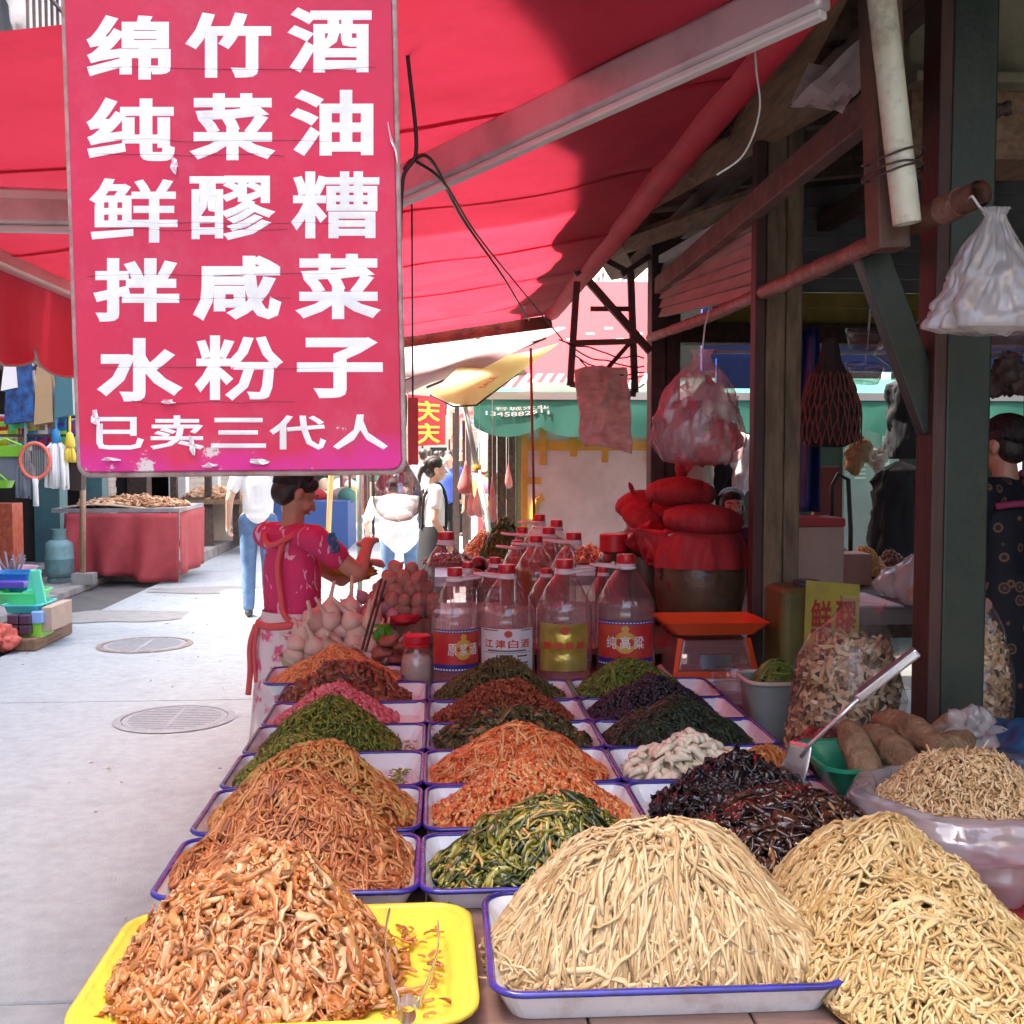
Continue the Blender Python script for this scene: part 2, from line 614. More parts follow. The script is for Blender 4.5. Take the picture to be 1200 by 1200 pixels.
# ------------------------------------------------------------------ road and kerb
road = tag(MB().add([(-150, -150, -0.03), (150, -150, -0.03), (150, 300, -0.03), (-150, 300, -0.03)], [(0, 1, 2, 3)]).build('road', M['road_base']), kind='structure')
ys = [-10.0, -5.0, -0.9, 3.2, 7.15, 11.05, 15.0, 19.0, 23.0, 28.0, 34.0, 42.0, 55.0, 75.0]
xs = [-3.45, -0.35, 3.2]
for i in range(len(ys) - 1):
    for j in range(2):
        g = 0.007
        mb = MB()
        x0, x1, y0, y1 = xs[j] + g, xs[j + 1] - g, ys[i] + g, ys[i + 1] - g
        dz = random.uniform(-0.002, 0.002)
        loft(mb, [[(x0, y0, -0.028), (x1, y0, -0.028), (x1, y1, -0.028), (x0, y1, -0.028)],
                  [(x0, y0, -0.006 + dz), (x1, y0, -0.006 + dz), (x1, y1, -0.006 + dz), (x0, y1, -0.006 + dz)],
                  [(x0 + .006, y0 + .006, dz), (x1 - .006, y0 + .006, dz), (x1 - .006, y1 - .006, dz), (x0 + .006, y1 - .006, dz)]])
        mb.build('slab', M['concrete'], road)
# raised walkways on both sides
pav = tag(MB().box2((-8, 14.0, -0.02), (-3.62, 60, 0.145)).build('pavement', M['kerb']), kind='structure')
yk = 14.0
while yk < 40:
    MB().box2((-3.618, yk + 0.006, -0.02), (-3.45, yk + 0.99, 0.15)).build('kerb_stone', M['kerb'], pav, bevel=0.012)
    yk += 1.0
tag(MB().box2((-8, -10, -0.02), (-4.15, 13.99, 0.05)).build('shop_floor', M['kerb']), kind='structure')

M['crack'] = mat('crack_fill', (0.20, 0.215, 0.22), .95)
for k, pts in enumerate((((-2.9, 9.9), (-2.2, 10.4), (-1.9, 10.35), (-1.2, 11.0)), ((-3.3, 9.2), (-2.7, 9.5), (-2.2, 10.4)))):
    mb = MB()
    out = []
    for i in range(len(pts) - 1):
        for j in range(12):
            t = j / 12
            out.append((pts[i][0] * (1 - t) + pts[i + 1][0] * t + .04 * nz(i + t * 9, k), pts[i][1] * (1 - t) + pts[i + 1][1] * t + .05 * nz(i + t * 9, k + 7)))
    for i in range(len(out) - 1):
        (xa, ya), (xb, yb) = out[i], out[i + 1]
        w_ = .004 + .004 * abs(nz(i * .7, k))
        mb.add([(xa, ya - w_, .0042), (xb, yb - w_, .0042), (xb, yb + w_, .0042), (xa, ya + w_, .0042)], [(0, 1, 2, 3)])
    mb.build('crack', M['crack'], road)
M['patch'] = mat('patch', (0.25, 0.25, 0.245), .9, c2=(.2, .2, .195), scale=8, bump=.4)
for k, (cx_, cy_, rx, ry) in enumerate(((-3.1, 10.9, .75, .42), (-2.5, 12.9, .9, .3))):
    mb = MB()
    mb.add([(cx_, cy_, .0045)] + [(cx_ + rx * math.cos(a) * (1 + .5 * nz(math.cos(a) * 2, math.sin(a) * 2, k)), cy_ + ry * math.sin(a) * (1 + .5 * nz(math.cos(a) * 2, math.sin(a) * 2, k + 5)), .0045) for a in [j * math.pi / 20 for j in range(40)]], [(0, 1 + j, 1 + (j + 1) % 40) for j in range(40)])
    mb.build('patch', M['patch'], road)
M['litter'] = mat_rnd('litter', [(0.12, 0.10, 0.06), (0.35, 0.3, 0.2), (0.6, 0.58, 0.52), (0.10, 0.14, 0.04)], .8)
g_ = np.random.default_rng(5)
LV, LQ, LR_ = [], [], []
for k in range(150):
    x, y = g_.uniform(-3.3, -.6), g_.uniform(3.0, 13.0)
    s_, a_ = g_.uniform(.006, .022), g_.random() * 6.28
    c_, n_ = math.cos(a_) * s_, math.sin(a_) * s_
    b_ = len(LV)
    LV += [(x + c_, y + n_, .006), (x - n_ * .5, y + c_ * .5, .010), (x - c_, y - n_, .006), (x + n_ * .5, y - c_ * .5, .012)]
    LQ.append((b_, b_ + 1, b_ + 2, b_ + 3))
    LR_ += [g_.random()] * 4
tag(link('litter', mesh_np('litter', LV, LQ, False, LR_), M['litter']), 'small scraps of leaf and paper scattered on the street', 'litter', kind='stuff')
M['iron_cover'] = mat('iron_cover', (0.27, 0.285, 0.295), 0.65, 0.2, c2=(0.21, 0.22, 0.23), scale=20, bump=0.4, bscale=60, dirt=(0.3, 0.29, 0.27), dscale=5)


def manhole(px, py, D, r, label, rust=False):
    p = at(px, py, D)
    t = thing('manhole_cover', label, 'manhole', (p.x, p.y, 0.0), 0, 'manhole covers in the street')
    mb = MB()
    mb.lathe([(r * 0.9, 0.0), (r * 0.9, 0.0065), (r * 0.905, 0.008), (r, 0.0065), (r + 0.012, 0.0035)], 48, cap0=False, cap1=False)
    auto_smooth(mb.build('rim', mat('cover_rim', (0.17, 0.12, 0.095), .8, c2=(.24, .2, .18), scale=9) if rust else M['iron_cover'], t))
    mb = MB().lathe([(r * 0.885, 0.0), (r * 0.885, 0.005), (r * 0.875, 0.0062)], 48, cap0=False)
    mb.build('lid', M['iron_cover'], t)
    for k in range(13):
        for s in (-1, 1):
            y = (k - 6) * r * 0.125
            w = math.sqrt(max(0.0, (r * 0.82) ** 2 - y * y))
            if w > 0.06:
                MB().box((s * w * 0.5, y, 0.0075), (w * 0.9, r * 0.045, 0.0018)).build('rib', M['iron_cover'], t)


manhole(170, 752, 9.25, 0.375, 'round iron manhole cover with a rusty rim, the farther one', True)
manhole(205, 838, 6.65, 0.345, 'round pale iron manhole cover in the street, the nearer one')

# ------------------------------------------------------------------ houses that line the street (mostly above and beside the picture), heights shaped for sun and shade


def window_unit(parent, x, y, z, w, h, face):
    """A window on a wall whose outside looks towards +x (face=1) or -x (face=-1)."""
    f = MB()
    d = 0.06 * face
    for a, b in (((y - w / 2, z - h / 2), (y + w / 2, z - h / 2 + 0.07)), ((y - w / 2, z + h / 2 - 0.07), (y + w / 2, z + h / 2)),
                 ((y - w / 2, z - h / 2 + 0.07), (y - w / 2 + 0.07, z + h / 2 - 0.07)), ((y + w / 2 - 0.07, z - h / 2 + 0.07), (y + w / 2, z + h / 2 - 0.07)),
                 ((y - 0.03, z - h / 2 + 0.07), (y + 0.03, z + h / 2 - 0.07))):
        f.box2((x, a[0], a[1]), (x + d, b[0], b[1]))
    fr = f.build('window', M['white_paint'], parent)
    for s in (-1, 1):
        MB().box2((x + 0.015 * face, y + s * (w / 4) - w / 4 + 0.045, z - h / 2 + 0.07), (x + 0.03 * face, y + s * (w / 4) + w / 4 - 0.045, z + h / 2 - 0.07)).build('pane', M['glass_dark'], fr)
    MB().box2((x, y - w / 2 - 0.05, z - h / 2 - 0.08), (x + 0.16 * face, y + w / 2 + 0.05, z - h / 2 - 0.002)).build('sill', M['kerb'], fr)


def house(label, x0, x1, y0, y1, z0, z1, m, face, floors, parent=None):
    t = thing('town_house', label, 'building', ((x0 + x1) / 2, (y0 + y1) / 2, z0))
    t.location = (0, 0, 0)
    MB().box2((x0, y0, z0), (x1, y1, z1)).build('wall', m, t)
    MB().box2((x0 - 0.1, y0 + 0.05, z1 + 0.002), (x1 + 0.1, y1 - 0.05, z1 + 0.22)).build('parapet', M['kerb'], t)
    xf = x1 if face > 0 else x0
    fh = (z1 - z0) / floors
    n = max(1, int((y1 - y0) / 3.2))
    for k in range(floors):
        for i in range(n):
            window_unit(t, xf, y0 + (i + 0.5) * (y1 - y0) / n, z0 + fh * (k + 0.52), 1.5, 1.35, face)
    return t


house('tall plastered house over the near left shops', -10.5, -5.5, -12.0, 4.6, 4.4, 13.6, M['plaster'], 1, 3)
house('plastered house above the household goods shop', -10.5, -5.5, 4.62, 10.5, 4.4, 9.4, M['plaster_warm'], 1, 2)
hb = house('plastered house with a caged balcony at the top left corner', -10.5, -5.5, 13.1, 21.0, 4.4, 9.6, M['plaster'], 1, 2)
house('low plastered house farther down the left side', -10.5, -5.4, 21.02, 34.0, 4.4, 5.6, M['plaster_warm'], 1, 1)
house('plastered house rising behind the stall on the right', 4.6, 9.5, -6.0, 9.5, 3.2, 7.5, M['plaster_warm'], -1, 1)
house('pale house beyond the cross lane on the right', 4.0, 9.5, 14.0, 36.0, 0.0, 7.0, M['plaster'], -1, 2)

# balcony cage that shows at the top left corner
bal = tag(empty('balcony_cage', (0, 0, 0)), 'iron balcony cage with white plastic inside at the top left corner', 'balcony')
bx0, bx1, by0, by1, bz0, bz1 = -5.498, -4.7, 13.3, 17.2, 6.3, 8.7
MB().box2((bx0, by0, bz0 - 0.12), (bx1, by1, bz0)).build('floor_slab', M['kerb'], bal)
for k in range(20):
    y = by0 + (by1 - by0) * k / 19
    MB().bar((bx1 - 0.02, y, bz0), (bx1 - 0.02, y, bz1), 0.03).build('bar', M['dark_iron'], bal)
for z in (bz0 + 0.02, 7.1, 7.6, bz1):
    MB().bar((bx1 + 0.012, by0, z), (bx1 + 0.012, by1, z), 0.035).build('rail', M['dark_iron'], bal)
M['white_sheet'] = mat('white_sheet', (0.78, 0.78, 0.78), 0.7, c2=(0.6, 0.62, 0.62), scale=3)
M['leaf'] = mat('leaf', (0.06, 0.16, 0.03), 0.5, c2=(0.10, 0.24, 0.05), scale=20, tl=0.25)


def crumple(name, m, c, s, seed, amp=0.25, n=14, parent=None, flat=0.0, thick=True):
    """A crumpled lump of sheet, cloth or plastic."""
    mb = MB()
    nu, nv = n * 2, n

    def f(u, v):
        a, b = u * 2 * math.pi, (v - 0.5) * math.pi
        d = Vector((math.cos(b) * math.cos(a), math.cos(b) * math.sin(a), math.sin(b)))
        q = 1 + amp * (nz(d.x * 1.7 + seed, d.y * 1.7, d.z * 1.7) * 1.3 + nz(d.x * 4 + seed, d.y * 4 + 7, d.z * 4) * 0.9 + nz(d.x * 9, d.y * 9 + seed, d.z * 9) * 0.5)
        p = Vector((d.x * s[0], d.y * s[1], d.z * s[2])) * q
        if flat and p.z < -s[2] * (1 - flat):
            p.z = -s[2] * (1 - flat)
        return p + Vector(c)
    mb.grid(f, nu, nv)
    return mb.build(name, m, parent, smooth=True)


crumple('plastic_bundle', M['white_sheet'], (-5.1, 14.6, 7.2), (0.25, 0.8, 0.55), 3, 0.5, parent=bal)
crumple('plant', M['leaf'], (-5.0, 15.9, 6.8), (0.25, 0.35, 0.3), 5, 0.9, parent=bal)

# ------------------------------------------------------------------ ground floor of the left-hand shops
shops = tag(empty('shop_row'), 'row of open shopfronts behind the stalls on the left', 'building')
MB().box2((-9.0, -10, 2.75), (-5.0, 30, 4.38)).build('lintel', M['plaster_warm'], shops)
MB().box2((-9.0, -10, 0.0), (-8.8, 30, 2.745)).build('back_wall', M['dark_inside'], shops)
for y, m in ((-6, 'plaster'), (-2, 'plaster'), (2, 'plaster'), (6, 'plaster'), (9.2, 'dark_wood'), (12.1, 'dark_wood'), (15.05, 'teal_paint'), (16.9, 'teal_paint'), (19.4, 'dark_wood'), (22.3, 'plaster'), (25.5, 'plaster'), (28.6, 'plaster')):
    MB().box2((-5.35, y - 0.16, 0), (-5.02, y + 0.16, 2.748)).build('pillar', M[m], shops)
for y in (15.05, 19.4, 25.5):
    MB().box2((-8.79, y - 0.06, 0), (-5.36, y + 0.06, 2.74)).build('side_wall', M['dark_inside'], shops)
for (ya, yb) in ((17.08, 17.95), (22.5, 25.3), (25.7, 28.4)):
    for k in range(27):
        MB().box2((-5.2, ya, 0.06 + k * 0.099), (-5.17 + 0.012 * (k % 2), yb, 0.06 + k * 0.099 + 0.094)).build('shutter_slat', M['shutter'], shops)

# ------------------------------------------------------------------ the red folding-arm awning over the stall
AX0, AZ0, AX1, AZ1, AY0, AY1 = -1.5, 2.28, 0.80, 2.60, 2.06, 8.0


def az(x):
    return AZ0 + (x - AX0) * (AZ1 - AZ0) / (AX1 - AX0)


aw = thing('retractable_awning', 'big red canvas awning with folding metal arms over the food stall', 'awning', (0, 0, 0))


def canvas_f(u, v):
    x = AX0 + (AX1 - AX0) * u
    y = AY0 + (AY1 - AY0) * v
    sag = -0.05 * math.sin(math.pi * u) * (0.7 + 0.3 * math.sin(v * 17)) + 0.03 * nz(u * 5, v * 9, 2) + 0.016 * nz(u * 3 + v * 22, v * 6, 5) + 0.010 * nz(u * 9 - v * 30, v * 14, 8)
    return Vector((x, y, az(x) + sag * (1 if 0 < u < 1 else 0)))


MB().grid(canvas_f, 48, 90).build('canvas', M['canvas'], aw, smooth=True)
for k in range(5):
    v = 0.14 + 0.175 * k
    MB().grid(lambda a, b: canvas_f(a, v + 0.006 * b) + Vector((0, 0, -0.004)), 40, 1).build('seam', M['canvas_lap'], aw, smooth=True)
mb = MB()
nV = 150
sc_w = 0.62


def val_f(u, v):
    y = AY0 + (AY1 - AY0) * u
    ph = (y / sc_w) % 1.0
    drop = 0.24 + 0.11 * math.sqrt(max(0.0, math.sin(math.pi * ph)))
    z = AZ0 - 0.02 - drop * v
    x = AX0 - 0.03 + 0.03 * nz(u * 22, v * 1.5, 1) * v + 0.05 * v * nz(u * 60, 3, 0)
    return Vector((x, y, z))


mb.grid(val_f, nV, 6).build('valance', M['canvas'], aw, smooth=True)
MB().tube([val_f(k / 300, 1.0) for k in range(301)], 0.006, 5).build('valance_piping', M['piping'], aw, smooth=True)
MB().bar((AX0, AY0 - 0.02, AZ0 - 0.012), (AX0, AY1 + 0.02, AZ0 - 0.012), 0.055, 0.075).build('front_bar', M['pale_bar'], aw, bevel=0.012)
mb = MB()
roll = [Vector((AX1 + 0.02, AY0 - 0.4 + (AY1 - AY0 + 0.4) * k / 40, AZ1 + 0.02)) for k in range(41)]
mb.tube(roll, [0.062 + 0.002 * nz(k * 0.9, 3) for k in range(41)], 20)
mb.build('canvas_roll', M['canvas_lap'] if False else mat('roll_canvas', (0.62, 0.018, 0.045), 0.7, c2=(0.5, 0.014, 0.035), scale=5, bump=0.2, bscale=200, tl=0.15), aw, smooth=True)
MB().bar((AX0 - 0.01, AY1 + 0.03, AZ0 - 0.05), (AX1 + 0.02, AY1 + 0.03, AZ1 - 0.05), 0.04, 0.09).build('end_bar', M['rust'], aw)


def arm(a, b, parent, w=0.05, h=0.095):
    a, b = Vector(a), Vector(b)
    o = MB().bar(a, b, w, h).build('arm', M['aluminium'], parent, bevel=0.01)
    dn = Vector((0, 0, -h / 2 - 0.009))
    MB().bar(a + dn, b + dn, 0.03, 0.018).build('lower_lip', M['pale_bar'], o, bevel=0.005)
    up = Vector((0, -w / 2 - 0.004, h * 0.28))
    MB().bar(a + up, b + up, 0.008, 0.02).build('groove_strip', M['pale_bar'], o)
    return o


for (dy, far) in ((0.0, 0), (3.6, 1)):
    wl, el, fr = at(966, -18, 2.2), Vector((-0.33, 3.5 + dy, 2.335)), Vector((-1.46, 2.72 + dy, 2.19))
    if far:
        wl, el, fr = Vector((0.8, 6.9, 2.5)), Vector((-0.33, 6.2, 2.3)), Vector((-1.46, 6.8, 2.19))
        continue
    arm(wl, el, aw)
    arm(el, fr, aw)
    MB().lathe([(0.05, -0.07), (0.062, -0.05), (0.062, 0.05), (0.05, 0.07)], 16, el).build('elbow_joint', M['aluminium'], aw)
# dark sheet added over the wall side of the canvas to cast shade on it
tp = MB()


def shade_tarp_f(u, v):
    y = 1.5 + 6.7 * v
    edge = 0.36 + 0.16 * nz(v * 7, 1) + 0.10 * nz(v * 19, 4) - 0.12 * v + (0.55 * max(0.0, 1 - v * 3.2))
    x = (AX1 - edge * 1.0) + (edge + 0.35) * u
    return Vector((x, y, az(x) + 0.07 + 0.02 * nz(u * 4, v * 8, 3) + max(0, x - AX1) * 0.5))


tag(tp.sheet(shade_tarp_f, 12, 70, 0.004).build('shade_tarp', M['shade_cloth'], smooth=True), 'dark sheet added to shade the wall side of the red awning', 'tarp')

# ------------------------------------------------------------------ the shed on the right: posts, pipes, roof
shed = tag(empty('market_shed'), 'dark timber and iron market shed behind the stall on the right', 'shed')
mb = MB()
for i in range(46):
    y0 = 0.9 + i * 0.15
    mb.add([(0.92, y0, 3.02), (4.6, y0, 3.42), (4.6, y0 + 0.075, 3.45), (0.92, y0 + 0.075, 3.05), (4.6, y0 + 0.15, 3.42), (0.92, y0 + 0.15, 3.02)], [(0, 1, 2, 3), (3, 2, 4, 5)])
mb.build('roof', M['roof_sheet'], shed)
for y in (1.6, 2.55, 3.5, 4.5, 5.5, 6.6, 7.6):
    MB().bar((0.9, y, 2.92), (4.5, y, 3.32), 0.07, 0.12).build('rafter', M['dark_wood'], shed)
for x, z, w in ((0.99, 2.83, 0.09), (1.33, 2.86, 0.08), (2.3, 2.97, 0.08)):
    MB().bar((x, 1.1, z), (x, 7.7, z), w, 0.1).build('purlin', M['old_wood'] if x < 1.2 else M['dark_wood'], shed)
for k, (x, y, z, L_, a) in enumerate(((1.08, 4.4, 2.76, 1.7, 0.2), (1.05, 3.4, 2.75, 1.3, -0.15), (1.2, 5.4, 2.72, 1.6, 0.35), (0.98, 6.2, 2.7, 1.4, -0.25))):
    MB().box((x, y, z), (0.16, L_, 0.025), Matrix.Rotation(a, 3, 'Z') @ Matrix.Rotation(0.15 * (-1) ** k, 3, 'Y')).build('plank', M['old_wood'], shed)
# main posts stand in one line along the back of the stall
p = at(1119, 600, 2.75)
gp = thing('steel_column', 'dark green steel column with rusty edge at the right of the stall', 'column', (p.x, 2.75, 0))
MB().box2((-0.052, -0.05, 0), (0.064, 0.05, 2.78)).build('web', M['green_paint'], gp, bevel=0.006)
MB().box2((-0.088, -0.055, 0), (-0.054, 0.045, 2.78)).build('flange', M['red_flange'], gp, bevel=0.004)
MB().bar((-0.06, 0.0, 1.66), (-0.235, 0.0, 2.10), 0.05, 0.08).build('brace', M['green_paint'], gp, bevel=0.004)
p = at(910, 400, 4.1)
wp = thing('timber_post', 'weathered brown post with a reddish edge behind the orange scale', 'post', (p.x, 4.1, 0))
MB().box2((-0.062, -0.07, 0), (0.012, 0.07, 2.95)).build('beam', M['post_wood'], wp, bevel=0.006)
MB().box2((0.016, -0.062, 0), (0.078, 0.075, 2.95)).build('beam', M['post_wood'], wp, bevel=0.006)
MB().box2((-0.104, -0.075, 0), (-0.066, -0.01, 2.95)).build('edge_strip', M['red_flange'], wp, bevel=0.003)
p = at(778, 400, 6.3)
tp3 = thing('timber_post', 'dark far post between the taped white wall and the pink bag', 'post', (p.x, 6.3, 0))
MB().box2((-0.085, -0.07, 0), (-0.003, 0.07, 2.9)).build('beam', M['dark_iron'], tp3, bevel=0.006)
MB().box2((0.003, -0.06, 0), (0.085, 0.06, 2.9)).build('beam', M['red_flange'], tp3, bevel=0.006)
# slatted metal panel between the two rear posts
sp = thing('ribbed_sheet', 'pinkish ribbed metal panel hung between two posts under the roof', 'panel', (0, 0, 0))
a0, a1, b0, b1 = at(778, 308, 6.2), at(886, 252, 4.18), at(775, 372, 6.2), at(886, 348, 4.18)
for k in range(6):
    t0, t1 = k / 6 + 0.006, (k + 1) / 6 - 0.006
    q = [a0.lerp(b0, t0), a1.lerp(b1, t0), a1.lerp(b1, t1), a0.lerp(b0, t1)]
    n_ = Vector((-1, 0.1, 0)) * 0.018
    mb = MB().add([q[0], q[1], q[2] + n_, q[3] + n_, q[0] - n_, q[1] - n_, q[2] - n_, q[3] - n_], [(0, 3, 2, 1), (4, 5, 6, 7), (0, 1, 5, 4), (1, 2, 6, 5), (2, 3, 7, 6), (3, 0, 4, 7)])
    mb.build('slat', M['slat_metal'], sp)
MB().bar(a0 + Vector((0, 0, 0.02)), a1 + Vector((0, 0, 0.02)), 0.06, 0.04).build('top_rail', M['pale_bar'], sp)
# rails and pipes along the posts


def pipe(name, label, cat, pts, r, m, n=12, parent=None, bumps=0.0):
    pts = [Vector(q) for q in pts]
    mm = 24
    pp, rr = [], []
    for i in range(len(pts) - 1):
        for k in range(mm):
            pp.append(pts[i].lerp(pts[i + 1], k / mm))
    pp.append(pts[-1])
    rr = [r * (1 + bumps * nz(k * 0.7, len(label or name))) for k in range(len(pp))]
    o = MB().tube(pp, rr, n).build(name, m, parent, smooth=False)
    auto_smooth(o, 50)
    if label:
        tag(o, label, cat)
    return o


M['rust_pipe'] = mat('rust_pipe', (0.30, 0.12, 0.085), 0.6, c2=(0.17, 0.075, 0.055), scale=14, bump=0.6, bscale=60, dirt=(0.5, 0.36, 0.3), dscale=18, damt=0.7)
pipe('iron_pipe', 'long rusty iron pipe running level from the steel column to the rear post', 'pipe', [at(1032, 283, 2.72), at(905, 338, 3.9), at(836, 369, 4.9), at(762, 396, 6.22)], 0.026, M['rust_pipe'], bumps=0.25)
ol = MB().bar(at(1040, 112, 2.70), at(772, 335, 6.2), 0.05, 0.09)
tag(ol.build('timber_rail', mat('rail_wood', (0.16, 0.07, 0.05), 0.7, c2=(0.1, 0.05, 0.035), scale=8, dirt=(0.3, 0.2, 0.17), dscale=9), None, bevel=0.005), 'red-brown timber rail sloping away above the rusty pipe', 'rail')
sq = MB().bar(at(1030, -25, 2.62), at(1041, 294, 2.62), 0.078, 0.085)
tag(sq.build('square_tube', mat('square_tube_rust', (0.13, 0.07, 0.045), 0.65, c2=(0.08, 0.045, 0.03), scale=9, bump=0.4, bscale=50), None, bevel=0.006), 'brown square iron tube hanging behind the white pipe', 'tube')
wpipe = thing('plastic_pipe', 'dirty white pipe tied upright with wire to the brown tube', 'pipe', (0, 0, 0))
a, b = at(1030, -30, 2.52), at(1063, 262, 2.52)
ring = [a.lerp(b, k / 20) for k in range(21)]
mb = MB().tube(ring, 0.032, 16, cap=False)
mb.tube(list(reversed(ring)), 0.028, 16, cap=False)
auto_smooth(mb.build('tube_wall', M['white_pipe'], wpipe))
for zy in (186, 200, 205):
    c0 = at(1046, zy, 2.56)
    MB().tube([c0 + Vector((0.068 * math.cos(t), 0.075 * math.sin(t), 0.006 * math.sin(2 * t + zy) + 0.012 * math.cos(t))) for t in [k * 2 * math.pi / 20 for k in range(21)]], 0.0028, 5).build('wire_tie', M['dark_iron'], wpipe, smooth=True)
a, b = at(1070, 262, 2.66), at(1150, 226, 2.42)
hp = thing('pipe_stub', 'open rusty pipe end sticking out beside the white pipe', 'pipe', (0, 0, 0))
ring = [a.lerp(b, k / 8) for k in range(9)]
mb = MB().tube(ring, 0.03, 16, cap=False)
mb.tube(list(reversed(ring)), 0.024, 16, cap=False)
auto_smooth(mb.build('tube_wall', M['rust'], hp))
auto_smooth(MB().tube([a.lerp(b, 0.45), a.lerp(b, 0.72)], 0.034, 16).build('coupling', M['rust_pipe'], hp))
# concrete beam and fittings in the top right corner
cb = thing('concrete_beam', 'yellowish dirty concrete beam in the top right corner', 'beam', (0, 0, 0))
M['beam_conc'] = mat('beam_concrete', (0.26, 0.23, 0.15), 0.85, c2=(0.15, 0.13, 0.085), scale=5, bump=0.5, bscale=25, dirt=(0.07, 0.055, 0.035), dscale=6)
MB().box2((1.42, 3.3, 2.74), (3.49, 3.6, 3.14)).build('lintel', M['beam_conc'], cb, bevel=0.01)
MB().box2((1.42, 3.24, 2.705), (3.49, 3.62, 2.737)).build('ledge', M['beam_conc'], cb, bevel=0.006)
MB().box2((1.44, 3.32, 2.50), (3.49, 3.58, 2.703)).build('lower_board', M['old_wood'], cb)
pipe('branch', 'gnarled dark branch under the concrete beam', 'branch', [at(1090, 122, 3.2), at(1130, 138, 3.2), at(1185, 126, 3.15)], 0.02, M['dark_wood'], bumps=0.5)
# wall of ribbed sheet beyond the shed, with an open lane under it
bw = thing('ribbed_wall', 'grey ribbed metal wall over the opening at the back of the shed', 'wall', (0, 0, 0))
for k in range(9):
    z = 2.56 + k * 0.085
    MB().box2((1.62, 6.52, z), (4.5, 6.55 + 0.012 * (k % 2), z + 0.08)).build('rib', M['grey_slat'], bw)
for k in range(2):
    MB().box2((1.62, 6.48, 2.37 + k * 0.092), (4.5, 6.515, 2.37 + k * 0.092 + 0.088)).build('yellow_board', M['yellow_paint'], bw)
MB().box2((1.40, 6.42, 2.245), (4.5, 6.6, 2.365)).build('beam', M['dark_wood'], bw)
MB().bar((1.6, 6.40, 2.19), (4.5, 6.40, 2.19), 0.02).build('curtain_rod', M['pale_bar'], bw)
MB().box2((3.5, -2.0, 0), (3.62, 6.4, 3.28)).build('side_wall', M['dark_inside'], bw)  # unseen dark wall added to keep side light out of the shed
MB().box2((1.9, -2.1, 0), (3.62, -2.01, 3.28)).build('side_wall', M['dark_inside'], bw)  # unseen dark wall added to stop light entering at the near end
# torn papers tucked into the rails
M['paper_pink'] = mat('paper_pink', (0.62, 0.5, 0.48), 0.8, c2=(0.5, 0.38, 0.36), scale=8, dirt=(0.3, 0.2, 0.15), dscale=5, tl=0.2)
pp = thing('folded_paper', 'torn pinkish paper wedged into the rail behind the white pipe', 'paper', (0, 0, 0))
q = [at(927, 122, 2.95), at(1018, 38, 2.85), at(1020, 90, 2.8), at(985, 132, 2.85)]
MB().sheet(lambda u, v: (q[0].lerp(q[1], u)).lerp(q[3].lerp(q[2], u), v) + Vector((0, 0.03 * nz(u * 4, v * 4), 0.015 * nz(u * 5, v * 5 + 3))), 8, 8, 0.0015).build('flap', M['paper_pink'], pp)
q2 = [at(927, 121, 2.96), at(948, 74, 3.0), at(1000, 85, 2.98), at(975, 130, 2.9)]
MB().sheet(lambda u, v: (q2[0].lerp(q2[1], u)).lerp(q2[3].lerp(q2[2], u), v), 4, 4, 0.0015).build('back_leaf', M['paper_pink'], pp)
M['torn_cloth'] = mat('torn_cloth', (0.42, 0.3, 0.27), 0.9, c2=(0.28, 0.18, 0.15), scale=9)
for k, (px, py, D, s) in enumerate(((815, 190, 4.6, .07), (832, 175, 4.5, .06))):
    tag(crumple('rag', M['torn_cloth'] if k else M['paper_pink'], at(px, py, D), (s, s * .5, s * .8), 4 + k, 0.8, 8), ['crumpled pale scrap stuck under the roof boards', 'crumpled brown rag stuck under the roof boards, right beside the pale scrap'][k], 'rag')
# iron frame hung below the far end of the awning
fr = thing('hanging_rack', 'black welded iron frame hanging at the far end of the awning', 'frame', (0, 0, 0))
FD = 6.0
P = lambda x, y, d=0.0: at(x, y, FD + d)
for (a, b, w) in (((676, 330), (668, 452), .035), ((739, 318), (744, 460), .035), ((668, 450), (745, 462), .03), ((672, 402), (744, 400), .03), ((690, 330), (762, 412), .04), ((692, 362), (740, 362), .025), ((700, 445), (738, 402), .022), ((700, 300), (742, 322), .03), ((674, 322), (700, 300), .03), ((728, 322), (762, 300), .03)):
    MB().bar(P(*a, random.uniform(-.03, .03)), P(*b, random.uniform(-.03, .03)), w).build('bar', M['dark_iron'], fr)
for k in range(5):
    a, b = P(655 + 8 * k, 395 + 9 * k, -0.05), P(755, 420 + 7 * k, -0.05)
    MB().tube([a.lerp(b, t / 14) + Vector((0, 0.03 * nz(t * .5, k), -0.05 * math.sin(t / 14 * math.pi) * (0.5 + k * .3) + .03 * nz(t * .4, k + 4))) for t in range(15)], 0.004, 5).build('wire', M['wire'], fr, smooth=True)
# cables
def cable(label, pts, r=0.004, m=None, amp=0.01, name='cable'):
    pts = [Vector(q) for q in pts]
    out = []
    n = len(pts)
    for i in range(n - 1):
        p0, p1, p2, p3 = pts[max(i - 1, 0)], pts[i], pts[i + 1], pts[min(i + 2, n - 1)]
        for k in range(10):
            t = k / 10
            out.append(0.5 * ((2 * p1) + (p2 - p0) * t + (2 * p0 - 5 * p1 + 4 * p2 - p3) * t * t + (3 * p1 - p0 - 3 * p2 + p3) * t ** 3) + Vector((amp * nz(i + t, 3, len(label)), 0, amp * nz(i + t, 8, len(label)))))
    out.append(pts[-1])
    return tag(MB().tube(out, r, 6).build(name, m or M['wire'], smooth=True), label, 'cable')


